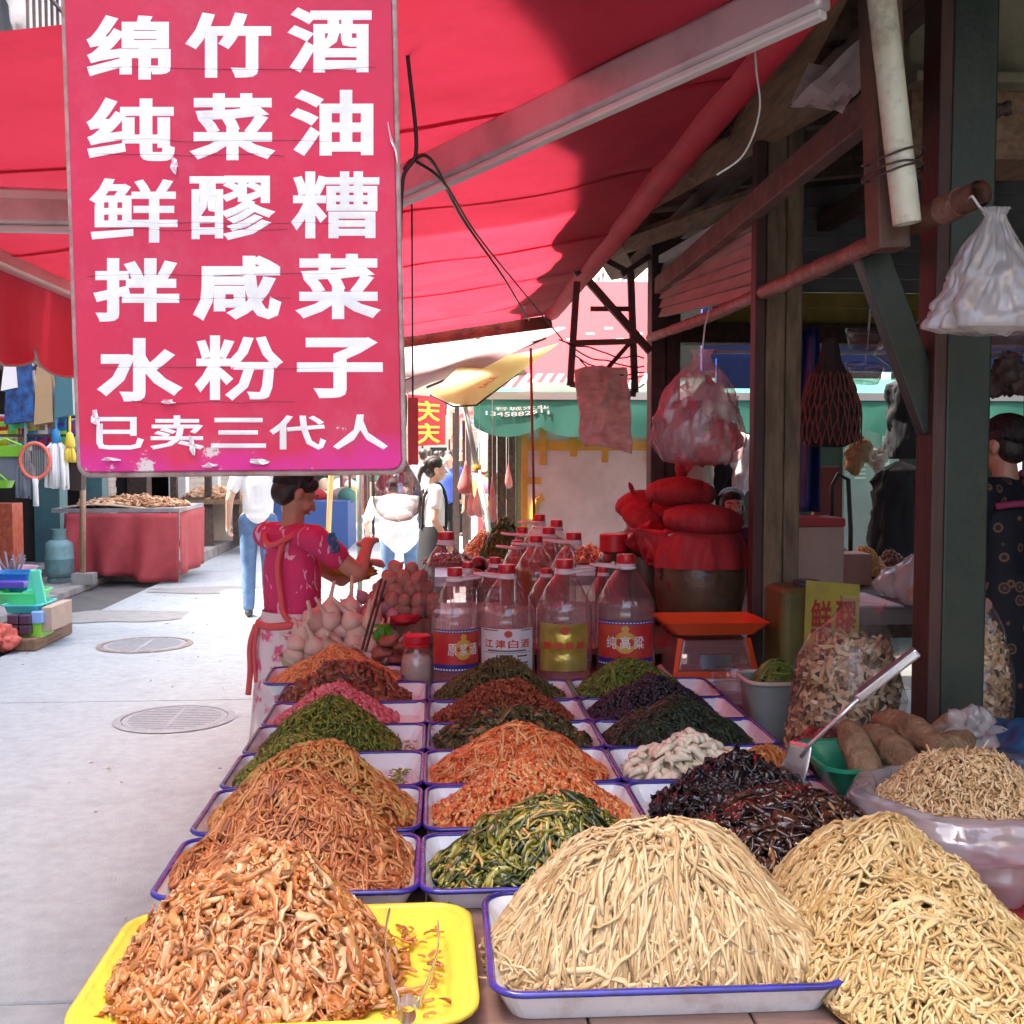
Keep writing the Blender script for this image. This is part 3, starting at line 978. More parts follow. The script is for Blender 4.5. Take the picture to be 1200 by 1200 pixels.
cable('black cable hanging down beside the right edge of the red sign', [at(472, -20, 2.35), at(478, 60, 2.4), at(487, 175, 2.45), at(474, 210, 2.45), at(471, 300, 2.45), at(472, 440, 2.47), at(472, 490, 2.5)], 0.0045)
cable('looped black cable from the awning arm to the far iron frame', [at(476, 200, 2.5), at(486, 186, 2.6), at(505, 192, 2.8), at(545, 260, 3.6), at(590, 325, 4.6), at(620, 375, 5.9)], 0.005)
cable('thin second cable sagging below the looped black one', [at(490, 188, 2.62), at(520, 215, 2.9), at(560, 275, 3.8), at(615, 345, 5.2), at(660, 400, 5.95)], 0.004)
cable('thin pale wire dangling from the awning arm near the roof', [at(882, 20, 2.6), at(886, 80, 2.6), at(890, 130, 2.6), at(872, 180, 2.6), at(840, 205, 2.6)], 0.0025, M['pale_wire'], 0.0)
# ------------------------------------------------------------------ the table
TZ = 0.755
M['table_wood'] = mat('table_wood', (0.28, 0.17, 0.13), 0.45, c2=(0.2, 0.11, 0.085), scale=5, stretch=(1, 6, 1), dirt=(0.1, 0.06, 0.05), dscale=4)
M['red_cloth'] = mat('red_cloth', (0.42, 0.03, 0.035), 0.8, c2=(0.34, 0.024, 0.03), scale=6, bump=0.3, bscale=150)
table = thing('market_table', 'long wooden table that carries the trays of pickles', 'table', (0, 0, 0))
for k in range(6):
    x0 = -0.52 + k * 0.2467
    MB().box2((x0, 1.44, TZ - 0.03), (x0 + 0.243, 4.05, TZ)).build('board', M['table_wood'], table, bevel=0.003)
for k in range(3):
    x0 = -0.36 + k * 0.44
    MB().box2((x0, 4.054, TZ - 0.03), (x0 + 0.437, 5.6, TZ - 0.001)).build('board', M['table_wood'], table, bevel=0.003)
MB().box2((-0.5, 1.47, TZ - 0.1), (0.94, 1.51, TZ - 0.031)).build('apron', M['table_wood'], table)
for x, y in ((-0.47, 1.6), (0.9, 1.6), (-0.47, 3.9), (0.9, 3.9), (-0.3, 5.5), (0.85, 5.5)):
    MB().box2((x - 0.03, y - 0.03, 0), (x + 0.03, y + 0.03, TZ - 0.032)).build('leg', M['table_wood'], table)
M['galv'] = mat('galvanised', (0.45, 0.44, 0.46), 0.4, 0.7, c2=(0.35, 0.34, 0.36), scale=9)
MB().box2((-0.53, 1.418, TZ - 0.035), (0.96, 1.437, TZ - 0.005)).build('edge_strip', M['galv'], table)
side = thing('side_bench', 'low red bench at the right of the trays under the bags', 'bench', (0, 0, 0))
MB().box2((0.97, 1.5, 0.66), (1.62, 2.6, 0.70)).build('bench_top', M['red_cloth'], side, bevel=0.006)
MB().box2((0.97, 2.61, 0.66), (1.17, 4.0, 0.70)).build('bench_top', M['table_wood'], side, bevel=0.006)
MB().box2((1.40, 2.61, 0.66), (1.95, 3.6, 0.70)).build('bench_top', M['table_wood'], side, bevel=0.006)
for x, y in ((1.0, 1.55), (1.57, 1.55), (1.0, 3.9), (1.9, 3.5), (1.57, 2.55)):
    MB().box2((x - 0.025, y - 0.025, 0), (x + 0.025, y + 0.025, 0.658)).build('leg', M['table_wood'], side)
MB().sheet(lambda u, v: (0.972 + 0.64 * u, 1.488 + 0.012 * math.sin(u * 25) * v, 0.7 - 0.4 * v), 40, 6, 0.003).build('cloth_skirt', M['red_cloth'], side, smooth=True)

# ------------------------------------------------------------------ enamel trays
M['enamel'] = mat('enamel', (0.80, 0.80, 0.79), 0.18, c2=(0.74, 0.74, 0.73), scale=5, coat=0.4, dirt=(0.42, 0.30, 0.2), dscale=16, damt=0.5)
M['blue_rim'] = mat('blue_rim', (0.035, 0.03, 0.30), 0.25, c2=(0.025, 0.025, 0.2), scale=20, coat=0.3, dirt=(0.02, 0.015, 0.02), dscale=25, damt=0.9)
M['yellow_plastic'] = mat('yellow_plastic', (0.82, 0.66, 0.06), 0.35, c2=(0.78, 0.6, 0.07), scale=4, dirt=(0.45, 0.16, 0.05), dscale=14, damt=0.4, spec=0.4)


def tray_mesh(w, d, h, lean, rc, th=0.004):
    mb = MB()
    o0, o1 = rect_ring(w - 2 * lean, d - 2 * lean, rc * 0.75, 0), rect_ring(w, d, rc, h)
    i1, i0 = rect_ring(w - 2 * th, d - 2 * th, rc - th, h), rect_ring(w - 2 * lean - 2 * th, d - 2 * lean - 2 * th, rc * 0.7, th)
    i00 = rect_ring(w - 2 * lean - 0.03, d - 2 * lean - 0.03, rc * 0.6, th * 0.9)
    loft(mb, [o0, o1, i1, i0, i00])
    rim = MB()
    ring = rect_ring(w, d, rc, h)
    k = len(ring)
    vs, fs = [], []
    for i, p_ in enumerate(ring):
        p_ = Vector(p_)
        t_ = (Vector(ring[(i + 1) % k]) - Vector(ring[i - 1])).normalized()
        n_ = Vector((t_.y, -t_.x, 0))
        for a in range(6):
            an = a * math.pi / 3
            vs.append(p_ + n_ * (0.001 + 0.0065 * math.cos(an)) + Vector((0, 0, 0.0052 * math.sin(an))))
    for i in range(k):
        for a in range(6):
            fs.append((i * 6 + a, i * 6 + (a + 1) % 6, ((i + 1) % k) * 6 + (a + 1) % 6, ((i + 1) % k) * 6 + a))
    rim.add(vs, fs)
    return mb, rim


_tm, _rm = tray_mesh(0.478, 0.298, 0.042, 0.022, 0.035)
tray_me, rim_me = _tm.mesh('tray'), _rm.mesh('rim', True)
tray_me.materials.append(M['enamel'])
rim_me.materials.append(M['blue_rim'])
XC = [-0.285, 0.204, 0.69]
YC = [2.122, 2.452, 2.765, 3.068, 3.365, 3.66]
WHAT = [['brown shredded radish', 'orange shredded vegetable', 'lower green heap of chopped stems', 'upper green heap of chopped stems', 'pink diced radish', 'dark brown preserved meat'],
        ['green and orange pickled vegetables', 'red diced radish', 'orange-red radish shreds', 'dark leafy pickle', 'red-brown chilli flakes', 'dark green chopped leaves'],
        ['glossy brown mushroom slices', 'black wood ear fungus', 'white pickled garlic shoots', 'dark green seaweed', 'black fermented beans', 'green bean pickle']]


def place_tray(x, y, z, label, rz=0.0, tilt=0.0, group='blue-rimmed enamel trays'):
    t = thing('enamel_tray', label, 'tray', (x, y, z), rz, group)
    t.rotation_euler = (tilt, 0, rz)
    b = link('basin', tray_me, None, t)
    link('rim', rim_me, None, b)
    return t


for j in range(3):
    for i in range(6):
        place_tray(XC[j] + random.uniform(-.003, .003), YC[i] + random.uniform(-.003, .003), TZ + 0.001, 'white enamel tray with blue rim holding the ' + WHAT[j][i], random.uniform(-.008, .008))

# ------------------------------------------------------------------ heaps of food


def mound_fn(cx_, cy_, z0, rx, ry, H, p=1.5, q=2.3, rough=0.09, seed=0, skew=(0, 0)):
    def h(x, y):
        X, Y = (x - cx_), (y - cy_)
        r = ((np.abs(X) / rx) ** q + (np.abs(Y) / ry) ** q) ** (1 / q)
        # move the top without moving the foot
        k = np.clip(1 - r, 0, 1)
        X2, Y2 = X - skew[0] * k, Y - skew[1] * k
        r2 = ((np.abs(X2) / rx) ** q + (np.abs(Y2) / ry) ** q) ** (1 / q)
        base = np.clip(1 - np.sqrt(r2 ** 2 + 0.012) ** p, 0, 1)
        return z0 + H * base * (1 + 0.0 * X) + H * rough * 2 * vnoise(X * 16 + seed, Y * 16 + 5, seed) * np.clip(base * 3, 0, 1)
    return h


def heap_mesh(name, cx_, cy_, z0, rx, ry, H, specs, m, p=1.5, q=2.3, seed=0, rough=0.09, skew=(0, 0), base_rnd=0.05, r_out=1.0, flat=False):
    g = np.random.default_rng(seed + 11)
    h = mound_fn(cx_, cy_, z0, rx, ry, H, p, q, rough, seed, skew)
    VV, QQ, RR = [], [], []
    off = 0
    # solid core, shade between the pieces put into its darkest colour
    n = 40
    U, Vv = np.meshgrid(np.linspace(-1, 1, n), np.linspace(-1, 1, n))
    # map the square to a disc-like patch
    X = cx_ + U * rx * 0.98 * np.sqrt(1 - Vv ** 2 / 2.6)
    Y = cy_ + Vv * ry * 0.98 * np.sqrt(1 - U ** 2 / 2.6)
    Z = np.maximum(z0 + 0.002, z0 + (h(X, Y) - z0) * 0.95 - 0.006)
    VV.append(np.stack([X, Y, Z], -1).reshape(-1, 3))
    idx = np.arange(n * n).reshape(n, n)
    QQ.append(np.stack([idx[:-1, :-1], idx[:-1, 1:], idx[1:, 1:], idx[1:, :-1]], -1).reshape(-1, 4))
    RR.append(np.full(n * n, base_rnd))
    off = n * n
    for s in specs:
        N, k = s['n'], s.get('k', 5)
        L = s['L'] * (1 + s.get('Lv', 0.4) * g.standard_normal(N)).clip(0.35, 2.2)
        w = s['w'] * (1 + s.get('wv', 0.25) * g.standard_normal(N)).clip(0.4, 2.0)
        t = s['t'] * (1 + 0.2 * g.standard_normal(N)).clip(0.5, 1.8)
        rr = np.sqrt(g.random(N)) * s.get('rmax', 0.97)
        rr = rr ** s.get('dens', 1.0)
        ph = g.random(N) * 2 * np.pi
        ca, sa = np.cos(ph), np.sin(ph)
        nrm = (np.abs(ca) ** q + np.abs(sa) ** q) ** (1 / q)
        x = cx_ + rx * rr * ca / nrm
        y = cy_ + ry * rr * sa / nrm
        if 'box' in s:
            bx = s['box']
            x = g.uniform(bx[0], bx[1], N)
            y = g.uniform(bx[2], bx[3], N)
        if s.get('mode') == 'down':
            th = np.arctan2((y - cy_ - skew[1] * (1 - rr)) / ry, (x - cx_ - skew[0] * (1 - rr)) / rx) + s.get('spread', 0.5) * g.standard_normal(N)
        else:
            th = g.random(N) * 2 * np.pi
        if 'bias' in s:
            th = s['bias'] + s.get('spread', 0.5) * g.standard_normal(N)
        kap = s.get('curl', 0.3) * g.standard_normal(N)
        st = L / k
        lift = s.get('lift', 0.006) * g.random(N) - s.get('sink', 0.0)
        pts = np.zeros((N, k + 1, 3))
        amp = s.get('wav', 0.0)
        wp, wf = g.random(N) * 6.28, g.uniform(1.5, 3.5, N)
        tl = s.get('tilt', 0.0) * g.standard_normal(N)
        for i in range(k + 1):
            zz = np.maximum(h(x, y), z0 + s.get('floor', 0.002)) + lift + amp * np.sin(wp + wf * i) + tl * st * (i - k / 2)
            pts[:, i] = np.stack([x, y, np.maximum(zz, z0 + 0.002)], -1)
            th = th + kap + s.get('jit', 0.25) * g.standard_normal(N)
            # shorter ground step on steep slopes
            e = 0.004
            sl = (h(x + e * np.cos(th), y + e * np.sin(th)) - h(x, y)) / e
            f = 1 / np.sqrt(1 + sl ** 2)
            nx, ny = x + st * f * np.cos(th), y + st * f * np.sin(th)
            ro = ((np.abs(nx - cx_) / rx) ** q + (np.abs(ny - cy_) / ry) ** q) ** (1 / q)
            go = (ro < r_out) | ('box' in s)
            th = np.where(go, th, th + 1.7)
            x, y = np.where(go, nx, x + 0.2 * (nx - x)), np.where(go, ny, y + 0.2 * (ny - y))
        T = np.gradient(pts, axis=1)
        T /= np.linalg.norm(T, axis=-1, keepdims=True) + 1e-9
        e = 0.004
        gx = (h(pts[..., 0] + e, pts[..., 1]) - h(pts[..., 0] - e, pts[..., 1])) / (2 * e)
        gy = (h(pts[..., 0], pts[..., 1] + e) - h(pts[..., 0], pts[..., 1] - e)) / (2 * e)
        Nn = np.stack([-gx, -gy, np.ones_like(gx)], -1)
        Nn /= np.linalg.norm(Nn, axis=-1, keepdims=True)
        B = np.cross(T, Nn)
        B /= np.linalg.norm(B, axis=-1, keepdims=True) + 1e-9
        Nn = np.cross(B, T)
        tw = (s.get('roll', 0.6) * g.standard_normal(N))[:, None] + s.get('twist', 0.15) * g.standard_normal(N)[:, None] * np.arange(k + 1)[None]
        c_, s_ = np.cos(tw)[..., None], np.sin(tw)[..., None]
        B2, N2 = B * c_ + Nn * s_, -B * s_ + Nn * c_
        prof = np.ones(k + 1)
        tp_ = s.get('taper', 0.75)
        prof[0] = prof[-1] = tp_
        if s.get('bulge'):
            prof = np.sin(np.linspace(0.35, np.pi - 0.35, k + 1)) ** s['bulge']
        ww = (w[:, None] * prof[None])[..., None] / 2
        tt = (t[:, None] * prof[None])[..., None] / 2
        if s.get('flare'):
            ww = ww * (1 + s['flare'] * g.standard_normal((N, k + 1, 1))).clip(0.4, 1.8)
        ring = np.stack([pts + B2 * ww + N2 * tt * .6, pts - B2 * ww * .8 + N2 * tt, pts - B2 * ww - N2 * tt * .6, pts + B2 * ww * .8 - N2 * tt], 2)  # N,k+1,4,3
        VV.append(ring.reshape(-1, 3))
        base = off + (np.arange(N) * (k + 1) * 4)[:, None, None, None]
        i_ = (np.arange(k) * 4)[None, :, None, None]
        a_ = np.arange(4)[None, None, :, None]
        a2 = (np.arange(4) + 1)[None, None, :, None] % 4
        q4 = np.concatenate([base + i_ + a_, base + i_ + a2, base + i_ + 4 + a2, base + i_ + 4 + a_], -1).reshape(-1, 4)
        b1 = off + np.arange(N)[:, None] * (k + 1) * 4
        caps = np.concatenate([b1 + np.array([[3, 2, 1, 0]]), b1 + k * 4 + np.array([[0, 1, 2, 3]])])
        QQ += [q4, caps]
        lo, hi = s.get('rnd', (0.0, 1.0))
        rv = lo + (hi - lo) * g.random(N)
        RR.append(np.repeat(rv, (k + 1) * 4))
        off += N * (k + 1) * 4
    return mesh_np(name, np.concatenate(VV), np.concatenate(QQ), not flat, np.concatenate(RR)), h


HEAPS = {}


def heap(name, label, cat, *a, **kw):
    if a[1] < 3.8 and 'q' not in kw and a[3] > .12:
        s0 = a[6][0]
        a[6].append(dict(n=110, k=s0.get('k', 3), L=s0['L'] * .5, w=s0['w'] * .8, t=s0['t'] * .8, curl=s0.get('curl', .2), rnd=s0.get('rnd', (0, 1)), lift=.002, box=(a[0] - a[3] * 1.0, a[0] + a[3] * 1.0, a[1] - min(a[4], .128) * .98, a[1] + min(a[4], .128) * .98)))
    me, h = heap_mesh(name, *a, **kw)
    o = link(name, me, a[7])
    HEAPS[label] = h
    return tag(o, label, cat, kind='stuff')


F = {}
F['tofu'] = mat_rnd('tofu_strips', [(0.22, 0.115, 0.04), (0.44, 0.28, 0.125), (0.56, 0.39, 0.20), (0.64, 0.49, 0.28)], 0.5, sss=0.0)
F['tofu2'] = mat_rnd('tofu_threads', [(0.30, 0.16, 0.05), (0.47, 0.30, 0.11), (0.57, 0.40, 0.175), (0.65, 0.49, 0.26)], 0.55)
F['chilli_radish'] = mat_rnd('chilli_radish', [(0.26, 0.06, 0.018), (0.50, 0.165, 0.045), (0.61, 0.265, 0.09), (0.67, 0.40, 0.20)], 0.3, coat=0.2, var=0.5)
F['brown_shred'] = mat_rnd('brown_shred', [(0.17, 0.04, 0.012), (0.40, 0.11, 0.03), (0.52, 0.18, 0.055), (0.62, 0.28, 0.10)], 0.4, coat=0.1)
F['orange_shred'] = mat_rnd('orange_shred', [(0.36, 0.10, 0.025), (0.58, 0.20, 0.05), (0.68, 0.32, 0.09), (0.60, 0.38, 0.10)], 0.4, coat=0.1)
F['green_chop'] = mat_rnd('green_chop', [(0.05, 0.07, 0.010), (0.13, 0.16, 0.016), (0.24, 0.26, 0.03), (0.40, 0.40, 0.07)], 0.4, coat=0.1)
F['pink_dice'] = mat_rnd('pink_dice', [(0.55, 0.08, 0.10), (0.72, 0.17, 0.20), (0.80, 0.30, 0.32)], 0.35, coat=0.2)
F['meat'] = mat_rnd('preserved_meat', [(0.08, 0.026, 0.013), (0.20, 0.06, 0.03), (0.32, 0.115, 0.05)], 0.35, coat=0.2)
F['veg_mix'] = mat_rnd('vegetable_mix', [(0.025, 0.04, 0.012), (0.07, 0.085, 0.018), (0.18, 0.17, 0.025), (0.38, 0.33, 0.06), (0.60, 0.42, 0.14), (0.6, 0.24, 0.06)], 0.22, coat=0.35, var=0.5)
F['red_dice'] = mat_rnd('red_dice', [(0.50, 0.07, 0.015), (0.74, 0.17, 0.04), (0.80, 0.30, 0.09), (0.80, 0.48, 0.22)], 0.35, coat=0.15)
F['leafy'] = mat_rnd('dark_leaf_pickle', [(0.025, 0.025, 0.01), (0.06, 0.055, 0.015), (0.12, 0.10, 0.03), (0.4, 0.22, 0.1)], 0.4)
F['chilli'] = mat_rnd('chilli_flakes', [(0.12, 0.025, 0.012), (0.27, 0.065, 0.025), (0.42, 0.13, 0.05)], 0.4)
F['dark_green'] = mat_rnd('dark_green_leaves', [(0.045, 0.042, 0.014), (0.095, 0.085, 0.025), (0.18, 0.15, 0.045)], 0.5)
F['mushroom'] = mat_rnd('brown_mushroom', [(0.012, 0.006, 0.005), (0.03, 0.012, 0.009), (0.06, 0.022, 0.012), (0.10, 0.035, 0.015), (0.42, 0.2, 0.08)], 0.16, coat=0.5, spec=0.6)
F['fungus'] = mat_rnd('wood_ear', [(0.010, 0.007, 0.008), (0.022, 0.014, 0.014), (0.045, 0.026, 0.022)], 0.25, coat=0.3)
F['seaweed'] = mat_rnd('seaweed', [(0.008, 0.014, 0.008), (0.016, 0.03, 0.012), (0.03, 0.05, 0.016)], 0.3, coat=0.2)
F['beans'] = mat_rnd('black_beans', [(0.008, 0.007, 0.012), (0.018, 0.015, 0.022), (0.03, 0.026, 0.035)], 0.35, coat=0.1)
F['green_bean'] = mat_rnd('green_bean_pickle', [(0.05, 0.07, 0.01), (0.11, 0.16, 0.02), (0.19, 0.25, 0.04)], 0.4)
F['carrot'] = mat_rnd('carrot_shreds', [(0.55, 0.16, 0.04), (0.78, 0.30, 0.10), (0.84, 0.44, 0.19)], 0.4, coat=0.1)
F['dry_shreds'] = mat_rnd('dry_shreds', [(0.40, 0.22, 0.09), (0.60, 0.38, 0.17), (0.70, 0.49, 0.25), (0.76, 0.58, 0.34)], 0.6)

ZR = TZ + 0.012
# front row
heap('tofu_strip_heap', 'tall heap of pale bean curd strips draped in the front enamel tray', 'bean curd', 0.352, 1.752, TZ + 0.012, 0.282, 0.166, 0.205,
     [dict(n=1500, k=9, L=0.15, w=0.0068, t=0.0042, mode='down', spread=0.36, curl=0.06, jit=0.2, lift=0.024, wav=0.003, flare=.14, wv=.4, Lv=.5, taper=.5, roll=0.8, rnd=(0.25, 1.0), dens=0.9, rmax=.85),
      dict(n=300, k=8, L=0.10, w=0.0085, t=0.0046, curl=0.18, jit=0.2, lift=0.016, wav=0.003, rnd=(0.4, 1.0), dens=1.0),
      dict(n=120, k=8, L=0.11, w=0.0082, t=0.0046, curl=0.1, jit=0.2, lift=0.02, wav=0.002, rnd=(0.4, 1.0), rmax=.3),
      dict(n=380, k=7, L=0.085, w=0.0078, t=0.0045, mode='down', spread=1.3, curl=0.15, jit=0.2, lift=0.010, rnd=(0.1, 0.7), rmax=1.0, dens=.6)],
     F['tofu'], p=2.1, seed=1, flat=True, skew=(0.01, 0.03))
heap('tofu_thread_heap', 'heap of thin yellowish bean curd threads at the lower right', 'bean curd', 0.775, 1.745, TZ + 0.012, 0.22, 0.36, 0.205,
     [dict(n=1900, k=8, L=0.075, w=0.0062, t=0.0042, curl=0.22, jit=0.45, lift=0.016, wav=0.0025, flare=.15, wv=.35, Lv=.5, taper=.5, roll=1.0, rnd=(0.2, 1.0)),
      dict(n=600, k=9, L=0.11, w=0.006, t=0.004, mode='down', spread=0.7, curl=0.12, jit=0.35, lift=0.012, wav=0.002, rnd=(0.3, 1.0))],
     F['tofu2'], p=1.45, seed=2, flat=True, skew=(-0.02, 0.05))
heap('chilli_radish_heap', 'big heap of orange chilli radish strips on the yellow tray', 'radish strips', -0.292, 1.728, TZ + 0.012, 0.222, 0.19, 0.182,
     [dict(n=640, k=7, L=0.055, w=0.0140, t=0.0032, curl=0.34, jit=0.35, lift=0.020, wav=0.004, roll=1.2, twist=.45, flare=0.12, taper=.95, rnd=(0.2, 1.0), Lv=0.5),
      dict(n=520, k=8, L=0.048, w=0.0125, t=0.0032, curl=0.5, jit=0.3, lift=0.022, flare=.12, taper=.95, twist=.3, tilt=0.25, roll=1.0, rnd=(0.25, 1.0), Lv=0.4),
      dict(n=150, k=4, L=0.05, w=0.012, t=0.005, curl=0.08, jit=0.1, lift=0.018, tilt=0.2, roll=1.0, rnd=(0.3, 1.0), Lv=.3),
      dict(n=500, k=2, L=0.007, w=0.005, t=0.003, lift=0.022, tilt=.5, roll=1.5, rnd=(0.0, 0.15)),
      dict(n=420, k=6, L=0.038, w=0.012, t=0.0045, curl=0.5, jit=0.3, lift=0.014, roll=1.0, flare=.2, rnd=(0.1, 0.9), dens=.45, rmax=1.0),
      dict(n=45, k=5, L=0.028, w=0.006, t=0.003, curl=0.3, lift=0.001, floor=0.004, rnd=(0.0, 0.6), box=(-0.08, 0.0, 1.58, 1.88))],
     F['chilli_radish'], p=1.65, seed=3, flat=True, base_rnd=.2, skew=(0.02, 0.04))
# left column
heap('radish_shred_heap', 'tall heap of brown shredded radish behind the yellow tray', 'radish shreds', XC[0] + 0.0, YC[0] + 0.02, ZR, 0.245, 0.175, 0.205,
     [dict(n=1700, k=7, L=0.066, w=0.0072, t=0.0048, flare=.2, wv=.45, Lv=.55, taper=.4, curl=0.16, jit=0.28, lift=0.017, wav=0.0015, rnd=(0.1, 1.0), roll=.9),
      dict(n=500, k=6, L=0.05, w=0.007, t=0.0046, mode='down', spread=0.9, curl=0.1, jit=0.2, lift=0.014, rnd=(0.2, 1.0))],
     F['brown_shred'], p=1.4, seed=4, skew=(0.0, 0.02))
heap('orange_shred_heap', 'heap of lighter orange shreds just behind the brown shredded radish', 'vegetable shreds', XC[0] + 0.005, YC[1] + 0.01, ZR, 0.242, 0.16, 0.185,
     [dict(n=1500, k=5, L=0.036, w=0.0078, t=0.005, curl=0.2, jit=0.3, lift=0.013, rnd=(0.1, 1.0), roll=1.0, flare=.15)],
     F['orange_shred'], p=1.35, seed=5)
heap('chopped_stem_heap', 'lower green heap of chopped pickled stems, the nearer of the two', 'chopped stems', XC[0] - 0.06, YC[2], ZR, 0.18, 0.155, 0.125,
     [dict(n=2600, k=2, L=0.016, w=0.006, t=0.004, curl=0.1, lift=0.010, tilt=0.4, roll=1.0, rnd=(0.1, 1.0)),
      dict(n=60, k=2, L=0.012, w=0.005, t=0.003, lift=0.0, rnd=(0.3, 1.0), box=(-0.13, -0.085, 2.68, 2.86))], F['green_chop'], p=1.3, seed=6)
heap('chopped_stem_heap', 'upper green heap of chopped pickled stems, in front of the pink dice', 'chopped stems', XC[0] - 0.02, YC[3], ZR, 0.20, 0.15, 0.155,
     [dict(n=2800, k=2, L=0.016, w=0.006, t=0.004, curl=0.1, lift=0.010, tilt=0.4, roll=1.0, rnd=(0.0, 0.75)),
      dict(n=30, k=2, L=0.012, w=0.005, t=0.003, lift=0.0, rnd=(0.3, 1.0), box=(-0.11, -0.075, 2.97, 3.15))], F['green_chop'], p=1.35, seed=7)
heap('pink_dice_heap', 'heap of bright pink diced radish', 'diced radish', XC[0] - 0.03, YC[4], ZR, 0.19, 0.14, 0.115,
     [dict(n=1700, k=2, L=0.013, w=0.010, t=0.010, curl=0.0, jit=0.05, lift=0.010, tilt=0.5, roll=1.5, taper=0.9, rnd=(0.0, 1.0), Lv=.2)], F['pink_dice'], p=1.3, seed=8)
heap('preserved_meat_heap', 'heap of dark brown preserved meat chunks below the carrot shreds', 'preserved meat', XC[0] - 0.03, YC[5], ZR, 0.21, 0.14, 0.125,
     [dict(n=520, k=4, L=0.042, w=0.02, t=0.014, curl=0.25, jit=0.3, lift=0.018, tilt=0.4, roll=1.2, flare=.3, rnd=(0.0, 1.0)),
      dict(n=500, k=3, L=0.02, w=0.012, t=0.009, curl=0.2, lift=0.012, tilt=.4, flare=.3, rnd=(0.1, 1.0))], F['meat'], p=1.3, seed=9, flat=True, rough=.2)
# middle column
heap('mixed_vegetable_heap', 'glossy heap of green and orange pickled vegetable strips', 'pickled vegetables', XC[1] + 0.01, YC[0] + 0.005, ZR, 0.235, 0.155, 0.150,
     [dict(n=520, k=6, L=0.062, w=0.0125, t=0.0042, curl=0.18, jit=0.25, lift=0.018, tilt=0.15, roll=.8, flare=.2, rnd=(0.0, 0.55), Lv=.5),
      dict(n=420, k=4, L=0.036, w=0.008, t=0.004, curl=0.2, lift=0.018, tilt=0.2, roll=1.0, flare=.2, rnd=(0.45, 1.0)),
      dict(n=500, k=4, L=0.03, w=0.010, t=0.005, curl=0.2, lift=0.012, tilt=0.2, roll=1.0, flare=.25, rnd=(0.1, 0.7))], F['veg_mix'], p=1.5, seed=10, flat=True)
heap('red_dice_heap', 'heap of red-orange diced radish', 'diced radish', XC[1], YC[1], ZR, 0.236, 0.155, 0.135,
     [dict(n=3200, k=2, L=0.013, w=0.009, t=0.007, curl=0.1, lift=0.010, tilt=0.5, roll=1.5, rnd=(0.0, 1.0)),
      dict(n=300, k=4, L=0.03, w=0.006, t=0.004, curl=0.2, lift=0.012, rnd=(0.2, 1.0))], F['red_dice'], p=1.4, seed=11)
heap('red_shred_heap', 'heap of orange-red radish shreds behind the red dice', 'radish shreds', XC[1] - 0.005, YC[2], ZR, 0.235, 0.15, 0.135,
     [dict(n=1900, k=5, L=0.042, w=0.0058, t=0.0042, curl=0.2, jit=0.25, lift=0.014, roll=1, rnd=(0.0, 0.9)),
      dict(n=160, k=5, L=0.06, w=0.007, t=0.004, curl=0.15, lift=0.016, rnd=(0.6, 1.0))], F['red_dice'], p=1.35, seed=12)
heap('leafy_pickle_heap', 'heap of dark leafy pickle with pale brown bits', 'leafy pickle', XC[1] - 0.005, YC[3], ZR, 0.232, 0.145, 0.105,
     [dict(n=900, k=4, L=0.036, w=0.014, t=0.003, curl=0.25, jit=0.3, lift=0.014, tilt=.3, roll=1, flare=.35, rnd=(0.0, 0.7)),
      dict(n=160, k=3, L=0.032, w=0.017, t=0.003, curl=0.2, lift=0.015, tilt=.3, flare=.3, rnd=(0.7, 1.0)),
      dict(n=400, k=4, L=0.04, w=0.004, t=0.003, curl=0.2, lift=0.012, rnd=(0.1, .8))], F['leafy'], p=1.4, seed=13)
heap('chilli_flake_heap', 'heap of red-brown chilli flakes in the middle column', 'chilli', XC[1] - 0.01, YC[4], ZR, 0.225, 0.145, 0.135,
     [dict(n=3600, k=2, L=0.011, w=0.006, t=0.004, curl=0.1, lift=0.009, tilt=0.5, roll=1.5, rnd=(0.0, 1.0))], F['chilli'], p=1.3, seed=14)
heap('chopped_leaf_heap', 'heap of dark green chopped leaves below the bottle labels', 'chopped leaves', XC[1] - 0.005, YC[5], ZR, 0.23, 0.145, 0.15,
     [dict(n=3000, k=2, L=0.014, w=0.007, t=0.003, curl=0.1, lift=0.010, tilt=0.5, roll=1.5, rnd=(0.0, 1.0))], F['dark_green'], p=1.35, seed=15)
# right column
heap('mushroom_heap', 'glossy heap of dark brown mushroom slices', 'mushrooms', XC[2] + 0.03, YC[0] + 0.05, ZR, 0.25, 0.185, 0.14,
     [dict(n=1000, k=5, L=0.046, w=0.016, t=0.004, curl=0.2, jit=0.25, lift=0.016, tilt=.2, roll=1.0, flare=.3, rnd=(0.0, 0.7)),
      dict(n=110, k=5, L=0.045, w=0.007, t=0.004, curl=0.15, lift=0.017, rnd=(0.85, 1.0)),
      dict(n=500, k=4, L=0.03, w=0.009, t=0.004, curl=0.2, lift=0.015, rnd=(0.2, 0.75))], F['mushroom'], p=1.5, seed=16)
heap('wood_ear_heap', 'heap of black wood ear fungus beside the metal spatula', 'fungus', XC[2] + 0.0, YC[1], ZR, 0.21, 0.15, 0.125,
     [dict(n=1300, k=4, L=0.034, w=0.014, t=0.003, curl=0.4, jit=0.4, lift=0.016, tilt=.4, roll=1.2, flare=.4, rnd=(0.0, 1.0))], F['fungus'], p=1.45, seed=17, rough=.12)
